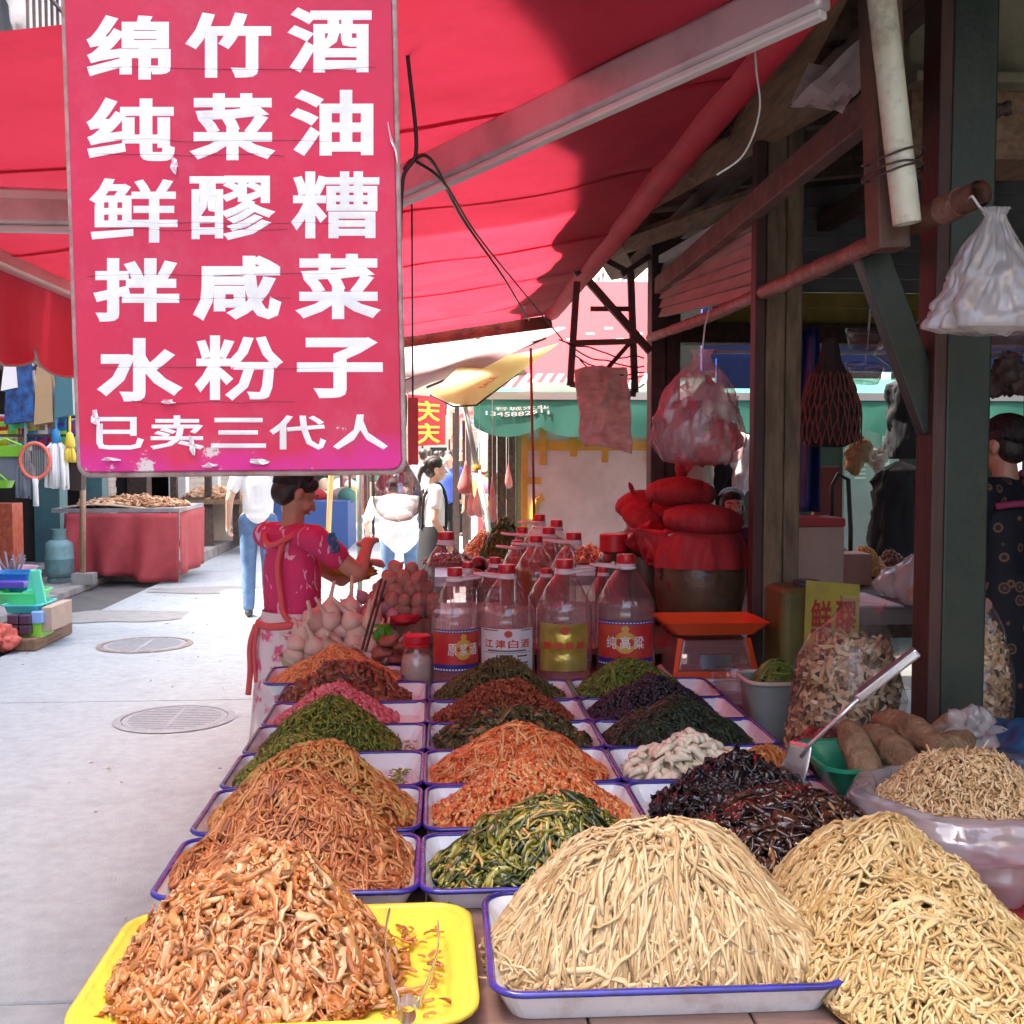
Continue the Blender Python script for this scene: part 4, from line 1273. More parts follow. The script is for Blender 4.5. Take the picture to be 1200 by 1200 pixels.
heap('dried_shrimp_heap', 'small heap of brown shreds at the end of the white garlic tray', 'dried shreds', XC[2] + 0.165, YC[2] + 0.01, ZR, 0.075, 0.12, 0.065,
     [dict(n=500, k=3, L=0.026, w=0.008, t=0.004, curl=0.3, lift=0.012, tilt=.3, flare=.2, rnd=(0.0, 0.8))], F['orange_shred'], p=1.5, seed=18)
heap('seaweed_heap', 'heap of very dark green seaweed threads', 'seaweed', XC[2] - 0.02, YC[3], ZR, 0.225, 0.148, 0.135,
     [dict(n=2600, k=5, L=0.034, w=0.0036, t=0.0026, curl=0.3, jit=0.4, lift=0.010, rnd=(0.0, 1.0))], F['seaweed'], p=1.4, seed=19)
heap('black_bean_heap', 'heap of small black fermented beans', 'black beans', XC[2] - 0.03, YC[4], ZR, 0.215, 0.145, 0.135,
     [dict(n=3000, k=3, L=0.012, w=0.008, t=0.007, curl=0.0, jit=0.0, lift=0.007, tilt=.4, roll=1.5, bulge=0.6, rnd=(0.0, 1.0), Lv=.15, wv=.1)], F['beans'], p=1.35, seed=20)
heap('green_bean_heap', 'heap of green bean pickle in front of the fourth bottle', 'bean pickle', XC[2] - 0.045, YC[5], ZR, 0.205, 0.145, 0.14,
     [dict(n=1700, k=3, L=0.026, w=0.0055, t=0.0045, curl=0.15, lift=0.010, tilt=.3, roll=1, rnd=(0.0, 1.0))], F['green_bean'], p=1.35, seed=21)

# white garlic shoots: each one a thing
M['garlic_shoot'] = mat('garlic_shoot', (0.80, 0.73, 0.54), 0.35, c2=(0.74, 0.65, 0.45), scale=30, coat=0.2)


def shoot_mesh(seed):
    g = random.Random(seed)
    L_ = g.uniform(0.042, 0.065)
    b = g.uniform(-.25, .25)
    n = 10
    pts, rs = [], []
    for k in range(n):
        t = k / (n - 1)
        pts.append((math.sin(b * t) * L_ * t * .6, L_ * (t - 0.4), 0.004 * math.sin(t * 3)))
        r = 0.0115 * math.sin(min(1, t * 2.2 + .16) * math.pi * 0.5) * (1 - max(0, t - .35) * 1.25)
        rs.append(max(0.0016, r))
    return MB().tube(pts, rs, 9).mesh('garlic_shoot', True)


shoot_mes = [shoot_mesh(i) for i in range(6)]
for m_ in shoot_mes:
    m_.materials.append(M['garlic_shoot'])
hW = mound_fn(XC[2] - 0.05, YC[2] - 0.005, ZR, 0.185, 0.14, 0.095, 1.4)
gg = random.Random(5)
for k in range(110):
    a = gg.random() * 6.283
    r = math.sqrt(gg.random()) * 0.95
    x, y = XC[2] - 0.05 + 0.175 * r * math.cos(a), YC[2] - 0.005 + 0.132 * r * math.sin(a)
    o = link('garlic_shoot', shoot_mes[k % 6])
    o.location = (x, y, float(hW(x, y)) + 0.004 + gg.random() * 0.008)
    hx, hy = float(hW(x + .01, y) - hW(x - .01, y)) / .02, float(hW(x, y + .01) - hW(x, y - .01)) / .02
    nrm = Vector((-hx, -hy, 1)).normalized()
    o.rotation_mode = 'QUATERNION'
    o.rotation_quaternion = nrm.to_track_quat('Z', 'Y') @ Quaternion((0, 0, 1), gg.random() * 6.28) @ Quaternion((1, 0, 0), gg.uniform(-.25, .25))
    tag(o, 'white pickled garlic shoot in the heap between the seaweed and the wood ear', 'garlic shoot', 'white pickled garlic shoots in one tray')
heap('garlic_shoot_core', 'packed white garlic shoots under the loose ones in the tray', 'garlic shoots', XC[2] - 0.05, YC[2] - 0.005, ZR, 0.17, 0.13, 0.082,
     [dict(n=160, k=5, L=0.05, w=0.014, t=0.013, bulge=.5, curl=.05, lift=.004, rnd=(.3, 1))], mat_rnd('garlic_core', [(0.5, 0.42, 0.28), (0.70, 0.62, 0.44), (0.74, 0.66, 0.48)], 0.35), p=1.4, seed=22)

# yellow plastic tray
yt = thing('plastic_tray', 'yellow plastic tray with sauce stains under the chilli radish heap', 'tray', (-0.243, 1.728, TZ + 0.001), R(0.5))
mb, rimb = tray_mesh(0.575, 0.40, 0.034, 0.03, 0.06, 0.005)
auto_smooth(mb.build('basin', M['yellow_plastic'], yt), 50)
rr_ = MB()
loft(rr_, [rect_ring(0.565, 0.39, 0.056, 0.034), rect_ring(0.575, 0.40, 0.06, 0.039), rect_ring(0.597, 0.422, 0.07, 0.036), rect_ring(0.597, 0.422, 0.07, 0.029), rect_ring(0.58, 0.405, 0.062, 0.030)], False, False)
rr_.build('rim', M['yellow_plastic'], yt, smooth=True)
# front enamel tray, a size larger
ft = thing('enamel_tray', 'large front enamel tray with chipped blue rim under the bean curd strips', 'tray', (0.345, 1.748, TZ + 0.001), R(-0.4), 'blue-rimmed enamel trays')
mb, rimb = tray_mesh(0.535, 0.37, 0.05, 0.025, 0.045)
bb = mb.build('basin', M['enamel'], ft)
rimb.build('rim', M['blue_rim'], bb, smooth=True)
ft2 = thing('enamel_tray', 'right-hand enamel tray hidden under the bean curd threads', 'tray', (0.81, 1.745, TZ + 0.001), R(90), 'blue-rimmed enamel trays')
mb, rimb = tray_mesh(0.50, 0.33, 0.045, 0.025, 0.045)
bb = mb.build('basin', M['enamel'], ft2)
rimb.build('rim', M['blue_rim'], bb, smooth=True)

# steel tongs on the yellow tray
M['steel'] = mat('steel', (0.66, 0.65, 0.64), 0.25, 0.75, c2=(0.56, 0.55, 0.54), scale=20)
tg = thing('food_tongs', 'steel food tongs lying open on the yellow tray', 'tongs', (0, 0, 0))
h0 = at(478, 1200, 1.50)
h0.z = TZ + 0.075
tip1, tip2 = at(457, 1078, 1.79), at(512, 1085, 1.84)
tip1.z, tip2.z = TZ + 0.085, TZ + 0.045
for tip, s in ((tip1, -1), (tip2, 1)):
    b0 = h0 + Vector((s * 0.012, 0.0, 0))

    def fa(u, v, b0=b0, tip=tip, s=s):
        p_ = b0.lerp(tip, v) + Vector((s * 0.012 * math.sin(v * math.pi), 0, 0.006 * math.sin(v * math.pi)))
        w_ = 0.015 - 0.007 * v
        return p_ + Vector((s * 0.002 * (abs(u - .5) * 2) ** 2, 0, (u - 0.5) * 2 * w_ * (0.9 if s < 0 else .5)))
    MB().sheet(fa, 4, 16, 0.0012).build('arm', M['steel'], tg, smooth=True)
MB().lathe([(0.0125, -0.03), (0.0125, 0.03)], 16, cap0=False, cap1=False).build('spring_end', M['steel'], tg, smooth=True).matrix_local = Matrix.Translation(h0 + Vector((0, -.012, 0))) @ Matrix.Rotation(R(78), 4, 'X')
# ------------------------------------------------------------------ the big red sign
def mat_sign():
    m = mat('sign_red', (0.60, 0.030, 0.078), 0.6, c2=(0.50, 0.030, 0.07), scale=3, dirt=(0.62, 0.22, 0.29), dscale=7, damt=0.16, spec=.25, rvar=.12, bump=0.05, bscale=20)
    nt = m.node_tree
    N, L = nt.nodes, nt.links
    b = N['Principled BSDF']
    src = b.inputs['Base Color'].links[0].from_socket
    tc = N.new('ShaderNodeTexCoord')
    sx = N.new('ShaderNodeSeparateXYZ')
    L.new(tc.outputs['Object'], sx.inputs[0])
    n = N.new('ShaderNodeTexNoise')
    n.inputs['Scale'].default_value = 9
    n.inputs['Detail'].default_value = 8
    L.new(tc.outputs['Object'], n.inputs['Vector'])
    # faded magenta print towards the bottom edge
    ma = N.new('ShaderNodeMath')
    ma.operation = 'MULTIPLY_ADD'
    ma.inputs[1].default_value = 0.16
    L.new(n.outputs['Fac'], ma.inputs[0])
    L.new(sx.outputs['Z'], ma.inputs[2])
    mr = N.new('ShaderNodeMapRange')
    mr.inputs['From Min'].default_value = 0.135
    mr.inputs['From Max'].default_value = 0.095
    L.new(ma.outputs[0], mr.inputs['Value'])
    mx = N.new('ShaderNodeMix')
    mx.data_type = 'RGBA'
    L.new(mr.outputs[0], mx.inputs[0])
    L.new(src, mx.inputs[6])
    mx.inputs[7].default_value = (0.58, 0.03, 0.21, 1)
    # torn white flecks
    n2 = N.new('ShaderNodeTexNoise')
    n2.inputs['Scale'].default_value = 14
    n2.inputs['Detail'].default_value = 10
    n2.inputs['Roughness'].default_value = 0.75
    L.new(tc.outputs['Object'], n2.inputs['Vector'])
    ma2 = N.new('ShaderNodeMath')
    ma2.operation = 'MULTIPLY_ADD'
    ma2.inputs[1].default_value = -0.55
    L.new(sx.outputs['Z'], ma2.inputs[0])
    L.new(n2.outputs['Fac'], ma2.inputs[2])
    rp = N.new('ShaderNodeValToRGB')
    rp.color_ramp.elements[0].position = 0.585
    rp.color_ramp.elements[1].position = 0.60
    L.new(ma2.outputs[0], rp.inputs['Fac'])
    mx2 = N.new('ShaderNodeMix')
    mx2.data_type = 'RGBA'
    L.new(rp.outputs['Color'], mx2.inputs[0])
    L.new(mx.outputs[2], mx2.inputs[6])
    mx2.inputs[7].default_value = (0.62, 0.5, 0.48, 1)
    L.new(mx2.outputs[2], b.inputs['Base Color'])
    return m


SD = 1.98
UL, UR, LR, LL = at(78, -16, SD), at(458, -20, SD), at(470, 549, SD), at(97, 553, SD)
org = LL.copy()


def sp_(px, py, out=0.0):
    """A point of the sign face for a picture position."""
    v = (py + 18) / (551 + 18)
    x0 = 78 + 19 * v
    p_ = at(px, py, SD) - org
    p_.y -= out
    return p_


sign = thing('shop_sign', 'big worn red board with white Chinese writing hanging over the stall', 'sign', org)
corner = []
rad = 12
for (cx_, cy_, a0) in ((470 - rad, 549 - rad, 0), (97 + rad, 552 - rad, 90), (78 + 3, -16 + 3, 180), (458 - 3, -20 + 3, 270)):
    rr_c = rad if a0 < 180 else 3
    for k in range(6):
        a = R(a0 + 18 * k)
        corner.append((cx_ + rr_c * math.cos(a), cy_ + rr_c * math.sin(a)))
f0 = [sp_(x, y, 0.012) for x, y in corner]
f1 = [sp_(x, y, 0.010) + (sp_(x, y) - sp_(275, 265)).normalized() * 0.002 for x, y in corner]
f2 = [sp_(x, y, -0.012) + (sp_(x, y) - sp_(275, 265)).normalized() * 0.002 for x, y in corner]
mb = MB()
loft(mb, [list(reversed(f2)), list(reversed(f1)), list(reversed(f0))])
mb.build('board', mat_sign(), sign)
M['sign_edge'] = mat('sign_edge', (0.42, 0.3, 0.27), 0.6, c2=(0.28, 0.15, 0.13), scale=20, dirt=(0.7, 0.6, 0.58), dscale=15)
ev = MB()
edge_pts = [sp_(x, y, -0.002) + (sp_(x, y) - sp_(275, 265)).normalized() * 0.006 for x, y in corner]
ev.tube(edge_pts + [edge_pts[0]], 0.0075, 6, cap=False)
ev.build('edge_trim', M['sign_edge'], sign, smooth=True)
M['sign_white'] = mat('sign_white', (0.78, 0.76, 0.75), 0.5, c2=(0.66, 0.62, 0.58), scale=9, mixlo=.5, mixhi=.75, dirt=(0.42, 0.36, 0.30), dscale=6, damt=0.45)
CH = [('绵', 104, 21, 202, 96), ('竹', 219, 18, 319, 94), ('酒', 338, 12, 436, 88), ('纯', 104, 117, 207, 191), ('菜', 224, 112, 324, 190), ('油', 341, 108, 438, 185),
      ('鲜', 107, 211, 210, 286), ('醪', 224, 208, 324, 283), ('糟', 342, 203, 445, 281), ('拌', 112, 304, 212, 378), ('咸', 228, 301, 331, 377), ('菜', 347, 299, 447, 375),
      ('水', 116, 397, 216, 471), ('粉', 230, 394, 333, 470), ('子', 349, 396, 449, 467),
      ('已', 112, 489, 171, 527), ('卖', 178, 487, 241, 527), ('三', 249, 490, 313, 525), ('代', 317, 487, 383, 527), ('人', 391, 486, 455, 527)]
for c_, x0, y0, x1, y1 in CH:
    mb = MB()
    fat = 0.022 if c_ in '醪糟鲜粉' else 0.036
    if y0 > 480:
        fat = 0.02
    write(mb, c_, lambda u, v, h: sp_(u, v, 0.0124 + 0.0004 * h), (x0, y1, x1, y0), fat)
    mb.build('character', M['sign_white'], sign)
# peeling film and creases
M['peel'] = mat('peeling_film', (0.80, 0.62, 0.66), 0.3, coat=.3)
for k_, (x, y, w, h_) in enumerate(((207, 197, 7, 17), (201, 471, 16, 5), (228, 524, 6, 22), (461, 172, 5, 44), (132, 538, 26, 5), (305, 541, 24, 8), (116, 492, 10, 22), (250, 545, 20, 5))):
    ol_ = []
    for j in range(11):
        a_ = j * 2 * math.pi / 11
        q_ = 1 + 1.1 * nz(j * .9, k_ * 3.3)
        ol_.append((x + w * .5 * math.cos(a_) * q_ + h_ * .12 * math.sin(a_), y + h_ * .5 * math.sin(a_) * q_))
    mb = MB()
    mb.add([sp_(x, y, .0185)] + [sp_(u, v, .0135 + .004 * (j % 3)) for j, (u, v) in enumerate(ol_)] + [sp_(x, y, .0128)], [(0, 1 + j, 1 + (j + 1) % 11) for j in range(11)] + [(12, 1 + (j + 1) % 11, 1 + j) for j in range(11)])
    mb.build('peeling_flake', M['peel'] if k_ not in (2, 5) else M['sign_white'], sign)
M['crease'] = mat('crease', (0.20, 0.02, 0.04), 0.6)
for k, y in enumerate((83, 165, 182, 262, 272, 325, 352, 430, 470)):
    xa, xb = 100 + (k * 37) % 60, 440 - (k * 53) % 110
    MB().tube([sp_(xa + (xb - xa) * t / 12, y + 4 * nz(t * .5, k) + 2 * math.sin(k), 0.0125) for t in range(13)], 0.00045, 4).build('crease', M['crease'], sign)
MB().bar((-1.52, 2.0, 2.62), (0.5, 2.0, 2.62), 0.03).build('hanging_rail', M['dark_iron'], sign).location = -org
for s_ in (150, 400):
    p_ = at(s_, -16, SD)
    MB().tube([p_ - org, Vector((p_.x, 2.0, 2.61)) - org], 0.004, 6).build('hanger', M['wire'], sign)

# ------------------------------------------------------------------ large clear bulb by the sign's corner
M['clear_glass'] = mat_film('bulb_glass', (0.76, 0.69, 0.68), 0.08, 0.03, (0.8, 0.72, 0.7), 0.14, 0.95, 1.5)
p = at(466, 583, 2.6)
bulb = thing('light_bulb', 'large clear glass bulb hanging at the lower corner of the red sign', 'bulb', p)
prof = [(0.004, -0.058), (0.03, -0.053), (0.048, -0.038), (0.058, -0.015), (0.0595, 0.005), (0.053, 0.03), (0.04, 0.055), (0.026, 0.078), (0.018, 0.1), (0.0165, 0.13)]
MB().lathe(prof, 32, cap0=True, cap1=False).build('glass', M['clear_glass'], bulb, smooth=True)
M['lamp_brass'] = mat('lamp_brass', (0.42, 0.36, 0.28), 0.35, 0.6, c2=(0.3, 0.25, 0.2), scale=15)
sk = MB().lathe([(0.019, 0.125), (0.02, 0.14), (0.021, 0.142), (0.018, 0.148), (0.021, 0.154), (0.018, 0.16), (0.022, 0.17), (0.024, 0.22), (0.023, 0.24), (0.01, 0.25)], 20).build('socket', M['lamp_brass'], bulb, smooth=True)
MB().tube([(0, 0, 0.03), (0, 0, 0.12)], 0.004, 6).build('stem', M['lamp_brass'], bulb)
MB().tube([(0.025 * math.cos(t), 0.025 * math.sin(t), 0.03 + .004 * math.sin(3 * t)) for t in [k * .4 for k in range(15)]], 0.0012, 5).build('filament', M['wire'], bulb)
MB().tube([(0, 0, 0.245), (-0.004, 0.01, 0.5), (0.005, 0.01, az(p.x) - p.z - 0.02)], 0.004, 6).build('flex', M['wire'], bulb)

# ------------------------------------------------------------------ bottles
M['bottle'] = mat_film('clear_bottle', (0.93, 0.89, 0.89), 0.06, 0.05, (0.85, 0.75, 0.75), 0.07, 0.9, 2.6)
M['liquor_film'] = mat_film('liquor_film', (0.98, 0.96, 0.96), 0.16, 0.05, (0.95, 0.88, 0.88), 0.03, 0.3, 2.5)
M['amber'] = mat_film('amber_oil', (0.80, 0.36, 0.05), 0.40, 0.1, (0.62, 0.26, 0.025))
M['red_cap'] = mat('red_cap', (0.60, 0.02, 0.03), 0.35, c2=(0.5, 0.016, 0.025), scale=30, spec=.5)
M['collar'] = mat('white_collar', (0.78, 0.70, 0.70), 0.4)
M['label_red'] = mat('label_red', (0.52, 0.025, 0.03), 0.4, c2=(0.58, 0.10, 0.04), scale=9)
M['label_blue'] = mat('label_blue', (0.03, 0.03, 0.24), 0.4)
M['label_white'] = mat('label_white', (0.72, 0.68, 0.68), 0.45)
M['label_gold'] = mat('label_gold', (0.62, 0.46, 0.08), 0.25, 0.55, bump=0.5, bscale=25, c2=(0.7, 0.56, 0.18), scale=8)
M['gold_ink'] = mat('gold_ink', (0.66, 0.38, 0.07), 0.4)
M['white_ink'] = mat('white_ink', (0.8, 0.78, 0.76), 0.5)
M['red_ink'] = mat('red_ink', (0.55, 0.06, 0.025), 0.5)
M['dark_ink'] = mat('dark_ink', (0.06, 0.05, 0.06), 0.5)


def bottle_meshes(rr_, h):
    s, z = rr_, h
    nb = 28
    wall = [(s * .86, 0.003), (s * .97, .012), (s, .03)]
    for k in range(7):
        a = 0.05 + k * (z * .53 - .05) / 7
        wall += [(s, a), (s * .985, a + .008), (s, a + .016)]
    wall += [(s, z * .56), (s * .975, z * .575), (s, z * .59), (s * .97, z * .63), (s * .62, z * .79), (s * .36, z * .87), (s * .29, z * .885), (s * .28, z * .93)]
    liq = [(s * .84, 0.008), (s * .94, .016), (s * .965, .034), (s * .965, z * .60), (s * .93, z * .635), (0.002, z * .6352)]
    cap = [(s * .30, z * .93), (s * .305, z * .935), (s * .305, z * .985), (s * .28, z)]
    colr = [(s * .31, z * .885), (s * .36, z * .887), (s * .36, z * .9), (s * .32, z * .905), (s * .33, z * .928), (s * .30, z * .929)]
    return wall, liq, cap, colr


_bcache = {}


def bottle(px, D, rr_, h, base, label, face=None, amber=False, hang=None, x=None, group='big plastic bottles with red caps'):
    p_ = at(px, 700, D)
    t = thing('plastic_bottle', label, 'bottle', (p_.x if x is None else x, D, base), 0, group)
    key = (round(rr_, 3), round(h, 3), amber)
    if key not in _bcache:
        w_, l_, c_, k_ = bottle_meshes(rr_, h)
        mes = []
        for nm, pr, mm, cp in (('wall', w_, M['bottle'], (True, False)), ('liquid', l_, M['amber'] if amber else M['liquor_film'], (True, True)), ('cap', c_, M['red_cap'], (False, True)), ('collar', k_, M['collar'], (False, False))):
            me = MB().lathe(pr, 32, cap0=cp[0], cap1=cp[1]).mesh(nm, True)
            me.materials.append(mm)
            me.set_sharp_from_angle(angle=R(45))
            mes.append(me)
        _bcache[key] = mes
    mes = _bcache[key]
    for nm, me in zip(('wall', 'liquid', 'cap', 'collar'), mes):
        if nm == 'liquid' and not amber and not face:
            continue
        link(nm, me, None, t)
    if hang is not None:
        z = h * .90
        s = rr_ * .36
        ring = [Vector((math.cos(hang) * rr_ * .55, math.sin(hang) * rr_ * .55, z + .004)) + Vector((math.cos(hang) * rr_ * .62 * math.cos(a) - math.sin(hang) * s * math.sin(a), math.sin(hang) * rr_ * .62 * math.cos(a) + math.cos(hang) * s * math.sin(a), .006 * math.cos(a))) for a in [k * math.pi / 12 for k in range(25)]]
        MB().tube(ring, 0.0052, 6, cap=False).build('handle', M['collar'], t, smooth=True)
    if face:
        yaw = math.atan2(p_.x, D)
        face(t, rr_, h, yaw)
    return t


def cyl(rr_, yaw, off):
    """Maps (angle in radians, height, relief) onto the bottle; angle 0 looks at the camera side."""
    def f(u, v, h_=0.0):
        a = u - yaw
        q_ = rr_ + off + 0.0006 * h_
        return Vector((q_ * math.sin(a), -q_ * math.cos(a), v))
    return f


def band(t, rr_, yaw, off, a0, a1, z0, z1, m, name='label', wavy=0.0, parent=None):
    f = cyl(rr_, yaw, off)
    ff = lambda u, v: f(a0 + (a1 - a0) * u, z0 + (z1 - z0) * v + (wavy * 0.004 * math.sin(u * 3 + v * 9))) + (Vector((math.sin(0), -1, 0)) * wavy * 0.004 * abs(math.sin(v * math.pi * 2.6 + .25 * math.sin(u * 9))))
    return MB().grid(ff, 24, 14 if wavy else 4).build(name, m, parent or t, smooth=True)


def disc_on(f, cu, cz, ru, rz, m, name, parent):
    vs = [f(cu, cz, 0)] + [f(cu + ru * math.cos(a), cz + rz * math.sin(a), 0) for a in [k * math.pi / 14 for k in range(28)]]
    return MB().add(vs, [(0, 1 + k, 1 + (k + 1) % 28) for k in range(28)]).build(name, m, parent)


def face_red(word, a0=-1.15, a1=1.05, shift=0.0):
    def fn(t, rr_, h, yaw):
        z0, z1 = h * .16, h * .50
        lb = band(t, rr_, yaw, 0.002, a0, a1, z0, z1, M['label_red'])
        band(t, rr_, yaw, 0.0026, a0, a1, z0 - .002, z0 + h * .055, M['label_blue'], 'blue_band', parent=lb)
        band(t, rr_, yaw, 0.0026, a0, a1, z1 - h * .022, z1 + .002, M['label_blue'], 'blue_band', parent=lb)
        f2 = cyl(rr_, yaw, 0.0031)
        for z, r_ in ((z0 + h * .012, .006), (z1 - h * .01, .004)):
            n = 18
            mb = MB()
            for k in range(n):
                a = a0 + (a1 - a0) * (k + .5) / n
                w_ = (a1 - a0) / n * .3
                mb.add([f2(a - w_, z - r_ / 2), f2(a + w_, z - r_ / 2), f2(a + w_, z + r_ / 2), f2(a - w_, z + r_ / 2)], [(0, 1, 2, 3)])
            mb.build('border_dots', M['white_ink'], lb)
        ca = (a0 + a1) / 2 + shift
        disc_on(f2, ca, (z0 + z1) / 2 + h * .01, 0.36, h * .085, M['gold_ink'], 'gold_disc', lb)
        disc_on(f2, ca, z1 - h * .055, 0.13, h * .025, M['gold_ink'], 'crest', lb)
        f3 = cyl(rr_, yaw, 0.0038)
        n = len(word)
        for k, c_ in enumerate(word):
            u = ca + (k - 1) * 0.46
            mb = MB()
            write(mb, c_, f3, (u - .17, (z0 + z1) / 2 - h * .04, u + .17, (z0 + z1) / 2 + h * .06), 0.012)
            mb.build('character', M['white_ink'], lb)
    return fn


def face_white(t, rr_, h, yaw):
    z0, z1 = h * .09, h * .50
    lb = band(t, rr_, yaw, 0.002, -1.05, 1.05, z0, z1, M['label_white'])
    f3 = cyl(rr_, yaw, 0.0028)
    for k, c_ in enumerate('江津白酒'):
        u = (k - 1.5) * .44
        mb = MB()
        write(mb, c_, f3, (u - .18, h * .345, u + .18, h * .415), 0.025)
        mb.build('character', M['red_ink'], lb)
    disc_on(f3, 0.05, h * .46, 0.14, h * .028, M['red_ink'], 'crest', lb)
    for (u0, z, u1, hh) in ((-.7, .318, .7, .012), (-.25, .27, .2, .022), (.35, .275, .75, .012), (-.8, .22, -.2, .01), (.15, .22, .8, .01), (.15, .19, .8, .01), (-.2, .16, .8, .01), (-.95, .305, .95, .004), (-.95, .485, -.3, .008), (.5, .485, .95, .008)):
        mb = MB()
        mb.add([f3(u0 + (u1 - u0) * k / 8, z * h + (hh * h if j else 0)) for j in range(2) for k in range(9)], [(k, k + 1, k + 10, k + 9) for k in range(8)])
        mb.build('print_line', M['dark_ink'], lb)


def face_gold(t, rr_, h, yaw):
    z0, z1 = h * .13, h * .52
    lb = band(t, rr_, yaw, 0.003, -.95, .9, z0, z1, M['label_gold'], wavy=1.0)
    f3 = cyl(rr_, yaw, 0.0085)
    disc_on(f3, 0.02, h * .46, 0.15, h * .032, M['red_ink'], 'crest', lb)
    for k in range(4):
        u = (k - 1.5) * .38
        mb = MB()
        mb.add([f3(u - .14, h * .315), f3(u + .13, h * .315), f3(u + .14, h * .365), f3(u - .12, h * .37)], [(0, 1, 2, 3)])
        mb.build('print_mark', M['red_ink'], lb)


Z2 = 0.84
bottle(533, 3.95, 0.088, 0.43, TZ, 'leftmost front bottle with a red label and gold disc beside the small jar', face_red('原浆酒', -1.0, 1.2, .25), hang=R(10))
bottle(594, 3.95, 0.103, 0.44, TZ, 'front bottle with a white label and red characters', face_white, hang=R(170))
bottle(661, 3.97, 0.103, 0.455, TZ, 'front bottle with a shiny crinkled gold label', face_gold, hang=R(15))
bottle(733, 4.0, 0.110, 0.470, TZ, 'rightmost front bottle with a red and blue label', face_red('纯高粱', -1.05, 1.05), hang=R(175))
raised = thing('raised_shelf', 'raised board behind the front bottles that carries jars and bottles', 'shelf', (0, 0, 0))
MB().box2((-0.03, 4.2, Z2 - 0.025), (1.32, 5.55, Z2 - 0.001)).build('board', M['table_wood'], raised)
for x, y in ((.0, 4.25), (.9, 4.25), (.0, 5.5), (.9, 5.5)):
    MB().box2((x - .03, y - .03, TZ), (x + .03, y + .03, Z2 - .026)).build('block', M['table_wood'], raised)
MB().box2((1.26, 4.25, 0), (1.31, 4.3, Z2 - .026)).build('leg', M['table_wood'], raised)
MB().box2((1.26, 5.45, 0), (1.31, 5.5, Z2 - .026)).build('leg', M['table_wood'], raised)
back = [(523, 4.36, .105, .445, 0, None, 'tall clear bottle at the left end of the second row'),
        (548, 4.30, .07, .33, 0, None, 'small bottle half hidden behind the red-labelled leftmost one'),
        (580, 4.33, .075, .345, 0, None, 'small bottle with red cap behind the white-labelled one'),
        (640, 4.33, .072, .30, 0, None, 'small bottle behind and between the white and gold labels'),
        (672, 4.62, .108, .42, 0, R(175), 'big clear bottle standing behind the gold-labelled one'),
        (707, 4.36, .07, .30, 0, None, 'small bottle behind and between the gold and the last red label'),
        (628, 4.72, .095, .40, 1, R(200), 'amber oil bottle behind the small middle bottle, nearest of the amber row'),
        (643, 4.95, .095, .42, 1, R(200), 'amber oil bottle, second from the front of the slanting row'),
        (652, 5.17, .095, .44, 0, R(200), 'clear bottle, third from the front of the slanting row'),
        (632, 5.38, .095, .455, 1, R(200), 'amber oil bottle at the far end of the slanting row'),
        (606, 4.98, .08, .36, 1, R(180), 'shorter amber bottle at the left of the slanting row'),
        (612, 5.28, .085, .40, 1, R(180), 'farthest short amber bottle at the left of the slanting row')]
for px, D, r_, h_, am, hg, lb in back:
    bottle(px, D, r_, h_, Z2, lb, None, bool(am), hg)
# red label sides on the tall left bottle
# dark sauce jar with a red lid
M['dark_sauce'] = mat('dark_sauce', (0.06, 0.02, 0.012), 0.08, c2=(0.1, 0.035, 0.02), scale=6, coat=.8)
p = at(719, 640, 4.75)
sj = thing('sauce_jar', 'square dark sauce jar with a big red lid behind the bottles', 'jar', (p.x, 4.75, Z2), 0.2)
mb = MB()
loft(mb, [rect_ring(.13, .13, .025, 0), rect_ring(.135, .135, .025, .02), rect_ring(.135, .135, .025, .27), rect_ring(.11, .11, .035, .31), rect_ring(.09, .09, .04, .33)])
mb.build('glass', M['dark_sauce'], sj, smooth=True)
auto_smooth(sj.children[0], 40)
MB().lathe([(.055, .325), (.062, .33), (.062, .40), (.057, .405)], 24).build('lid', M['red_cap'], sj, smooth=True)
auto_smooth(sj.children[1], 40)
# small jar with red lid and white paste
p = at(488, 760, 3.9)
wj = thing('paste_jar', 'small round glass jar with red lid and white paste at the left of the bottles', 'jar', (p.x, 3.95, TZ))
M['paste'] = mat('white_paste', (0.62, 0.50, 0.42), 0.6, c2=(0.55, 0.42, 0.34), scale=12)
MB().lathe([(.04, .003), (.056, .012), (.06, .04), (.058, .085), (.05, .12), (.044, .135), (.044, .15)], 28, cap1=False).build('glass', M['bottle'], wj, smooth=True)
MB().lathe([(.038, .006), (.053, .015), (.057, .04), (.0555, .085), (.05, .112), (.002, .113)], 28).build('paste', M['paste'], wj, smooth=True)
lid = MB().lathe([(.046, .142), (.049, .145), (.049, .158), (.046, .16), (.049, .163), (.049, .185), (.045, .188)], 28).build('lid', M['red_cap'], wj, smooth=True)
auto_smooth(lid, 40)

# ------------------------------------------------------------------ pickle jars with red cloth lids
M['clay'] = mat('clay_jar', (0.13, 0.075, 0.04), 0.35, c2=(0.08, 0.045, 0.025), scale=6, bump=0.4, bscale=25, dirt=(0.22, 0.17, 0.09), dscale=5, damt=0.6)
M['lid_cloth'] = mat('lid_cloth', (0.42, 0.025, 0.03), 0.75, c2=(0.33, 0.02, 0.025), scale=9, stretch=(6, 6, 1), bump=0.35, bscale=90, dirt=(0.5, 0.2, 0.2), dscale=6, damt=0.3)
M['red_film'] = mat('red_film', (0.45, 0.02, 0.03), 0.22, c2=(0.36, 0.016, 0.025), scale=8, coat=.4, tl=0.2)


